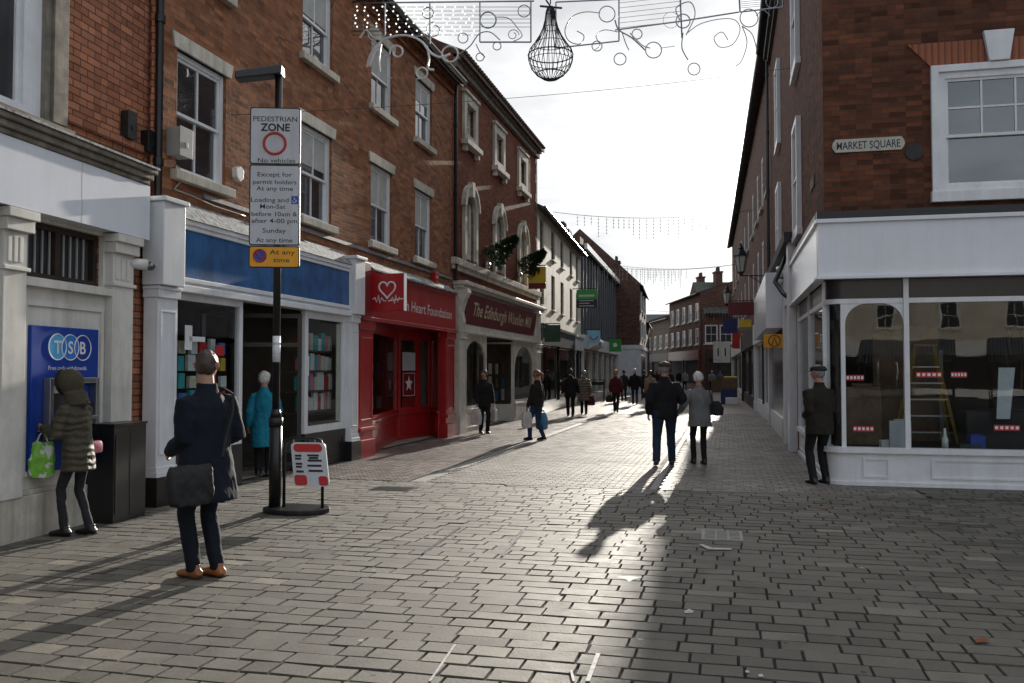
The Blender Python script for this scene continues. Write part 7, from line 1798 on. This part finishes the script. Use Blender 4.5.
def halo(p, k):
    a = t.nodes.new('ShaderNodeMath'); a.operation = 'MAXIMUM'; a.inputs[1].default_value = 0; t.links.new(dot.outputs['Value'], a.inputs[0])
    b = t.nodes.new('ShaderNodeMath'); b.operation = 'POWER'; b.inputs[1].default_value = p; t.links.new(a.outputs[0], b.inputs[0])
    c = t.nodes.new('ShaderNodeMath'); c.operation = 'MULTIPLY'; c.inputs[1].default_value = k; t.links.new(b.outputs[0], c.inputs[0]); return c.outputs[0]
h1 = halo(180, 6); h2 = halo(900, 60)
ad = t.nodes.new('ShaderNodeMath'); ad.operation = 'ADD'; t.links.new(h1, ad.inputs[0]); t.links.new(h2, ad.inputs[1])
hc_ = t.nodes.new('ShaderNodeVectorMath'); hc_.operation = 'SCALE'; hc_.inputs[0].default_value = (1, .93, .82); t.links.new(ad.outputs[0], hc_.inputs['Scale'])
dm = t.nodes.new('ShaderNodeMapRange'); dm.inputs['From Min'].default_value = -.6; dm.inputs['From Max'].default_value = .8; dm.inputs['To Min'].default_value = .62; dm.inputs['To Max'].default_value = 1.12; t.links.new(dot.outputs['Value'], dm.inputs[0])
cs = t.nodes.new('ShaderNodeVectorMath'); cs.operation = 'SCALE'; bt = t.nodes.new('ShaderNodeMapRange'); bt.inputs['From Min'].default_value = -.2; bt.inputs['From Max'].default_value = .8; t.links.new(dot.outputs['Value'], bt.inputs[0])
tint = mixc(t, bt.outputs[0], (1.0, 1.1, 1.24), (1, 1, 1)); t.links.new(mixc(t, 1.0, cloud, tint, 'MULTIPLY'), cs.inputs[0]); t.links.new(dm.outputs[0], cs.inputs['Scale'])
cl = t.nodes.new('ShaderNodeVectorMath'); cl.operation = 'MINIMUM'; cl.inputs[1].default_value = (8, 8, 8); t.links.new(sky.outputs[0], cl.inputs[0])
mixs = mixc(t, .9, cl.outputs[0], cs.outputs[0])
fin_ = t.nodes.new('ShaderNodeVectorMath'); fin_.operation = 'ADD'; t.links.new(mixs, fin_.inputs[0]); t.links.new(hc_.outputs[0], fin_.inputs[1])
t.links.new(fin_.outputs[0], bg.inputs['Color']); t.links.new(bg.outputs[0], out.inputs[0])

cam = bpy.data.cameras.new('camera'); co = bpy.data.objects.new('camera', cam); COL.objects.link(co)
co.location = (0, 0, CAM_H); co.rotation_euler = (math.pi/2+PITCH, 0, 0); cam.sensor_width = 36; cam.lens = 36*F_PX/1024; cam.clip_end = 2000; cam.clip_start = .05
scn.camera = co
scn.render.engine = 'CYCLES'; scn.view_settings.view_transform = 'Standard'; scn.view_settings.look = 'None'; scn.view_settings.gamma = 1; scn.view_settings.exposure = 0.56
scn.cycles.max_bounces = 7; scn.cycles.transparent_max_bounces = 12; scn.cycles.diffuse_bounces = 3
scn.render.resolution_x = 1024; scn.render.resolution_y = 683
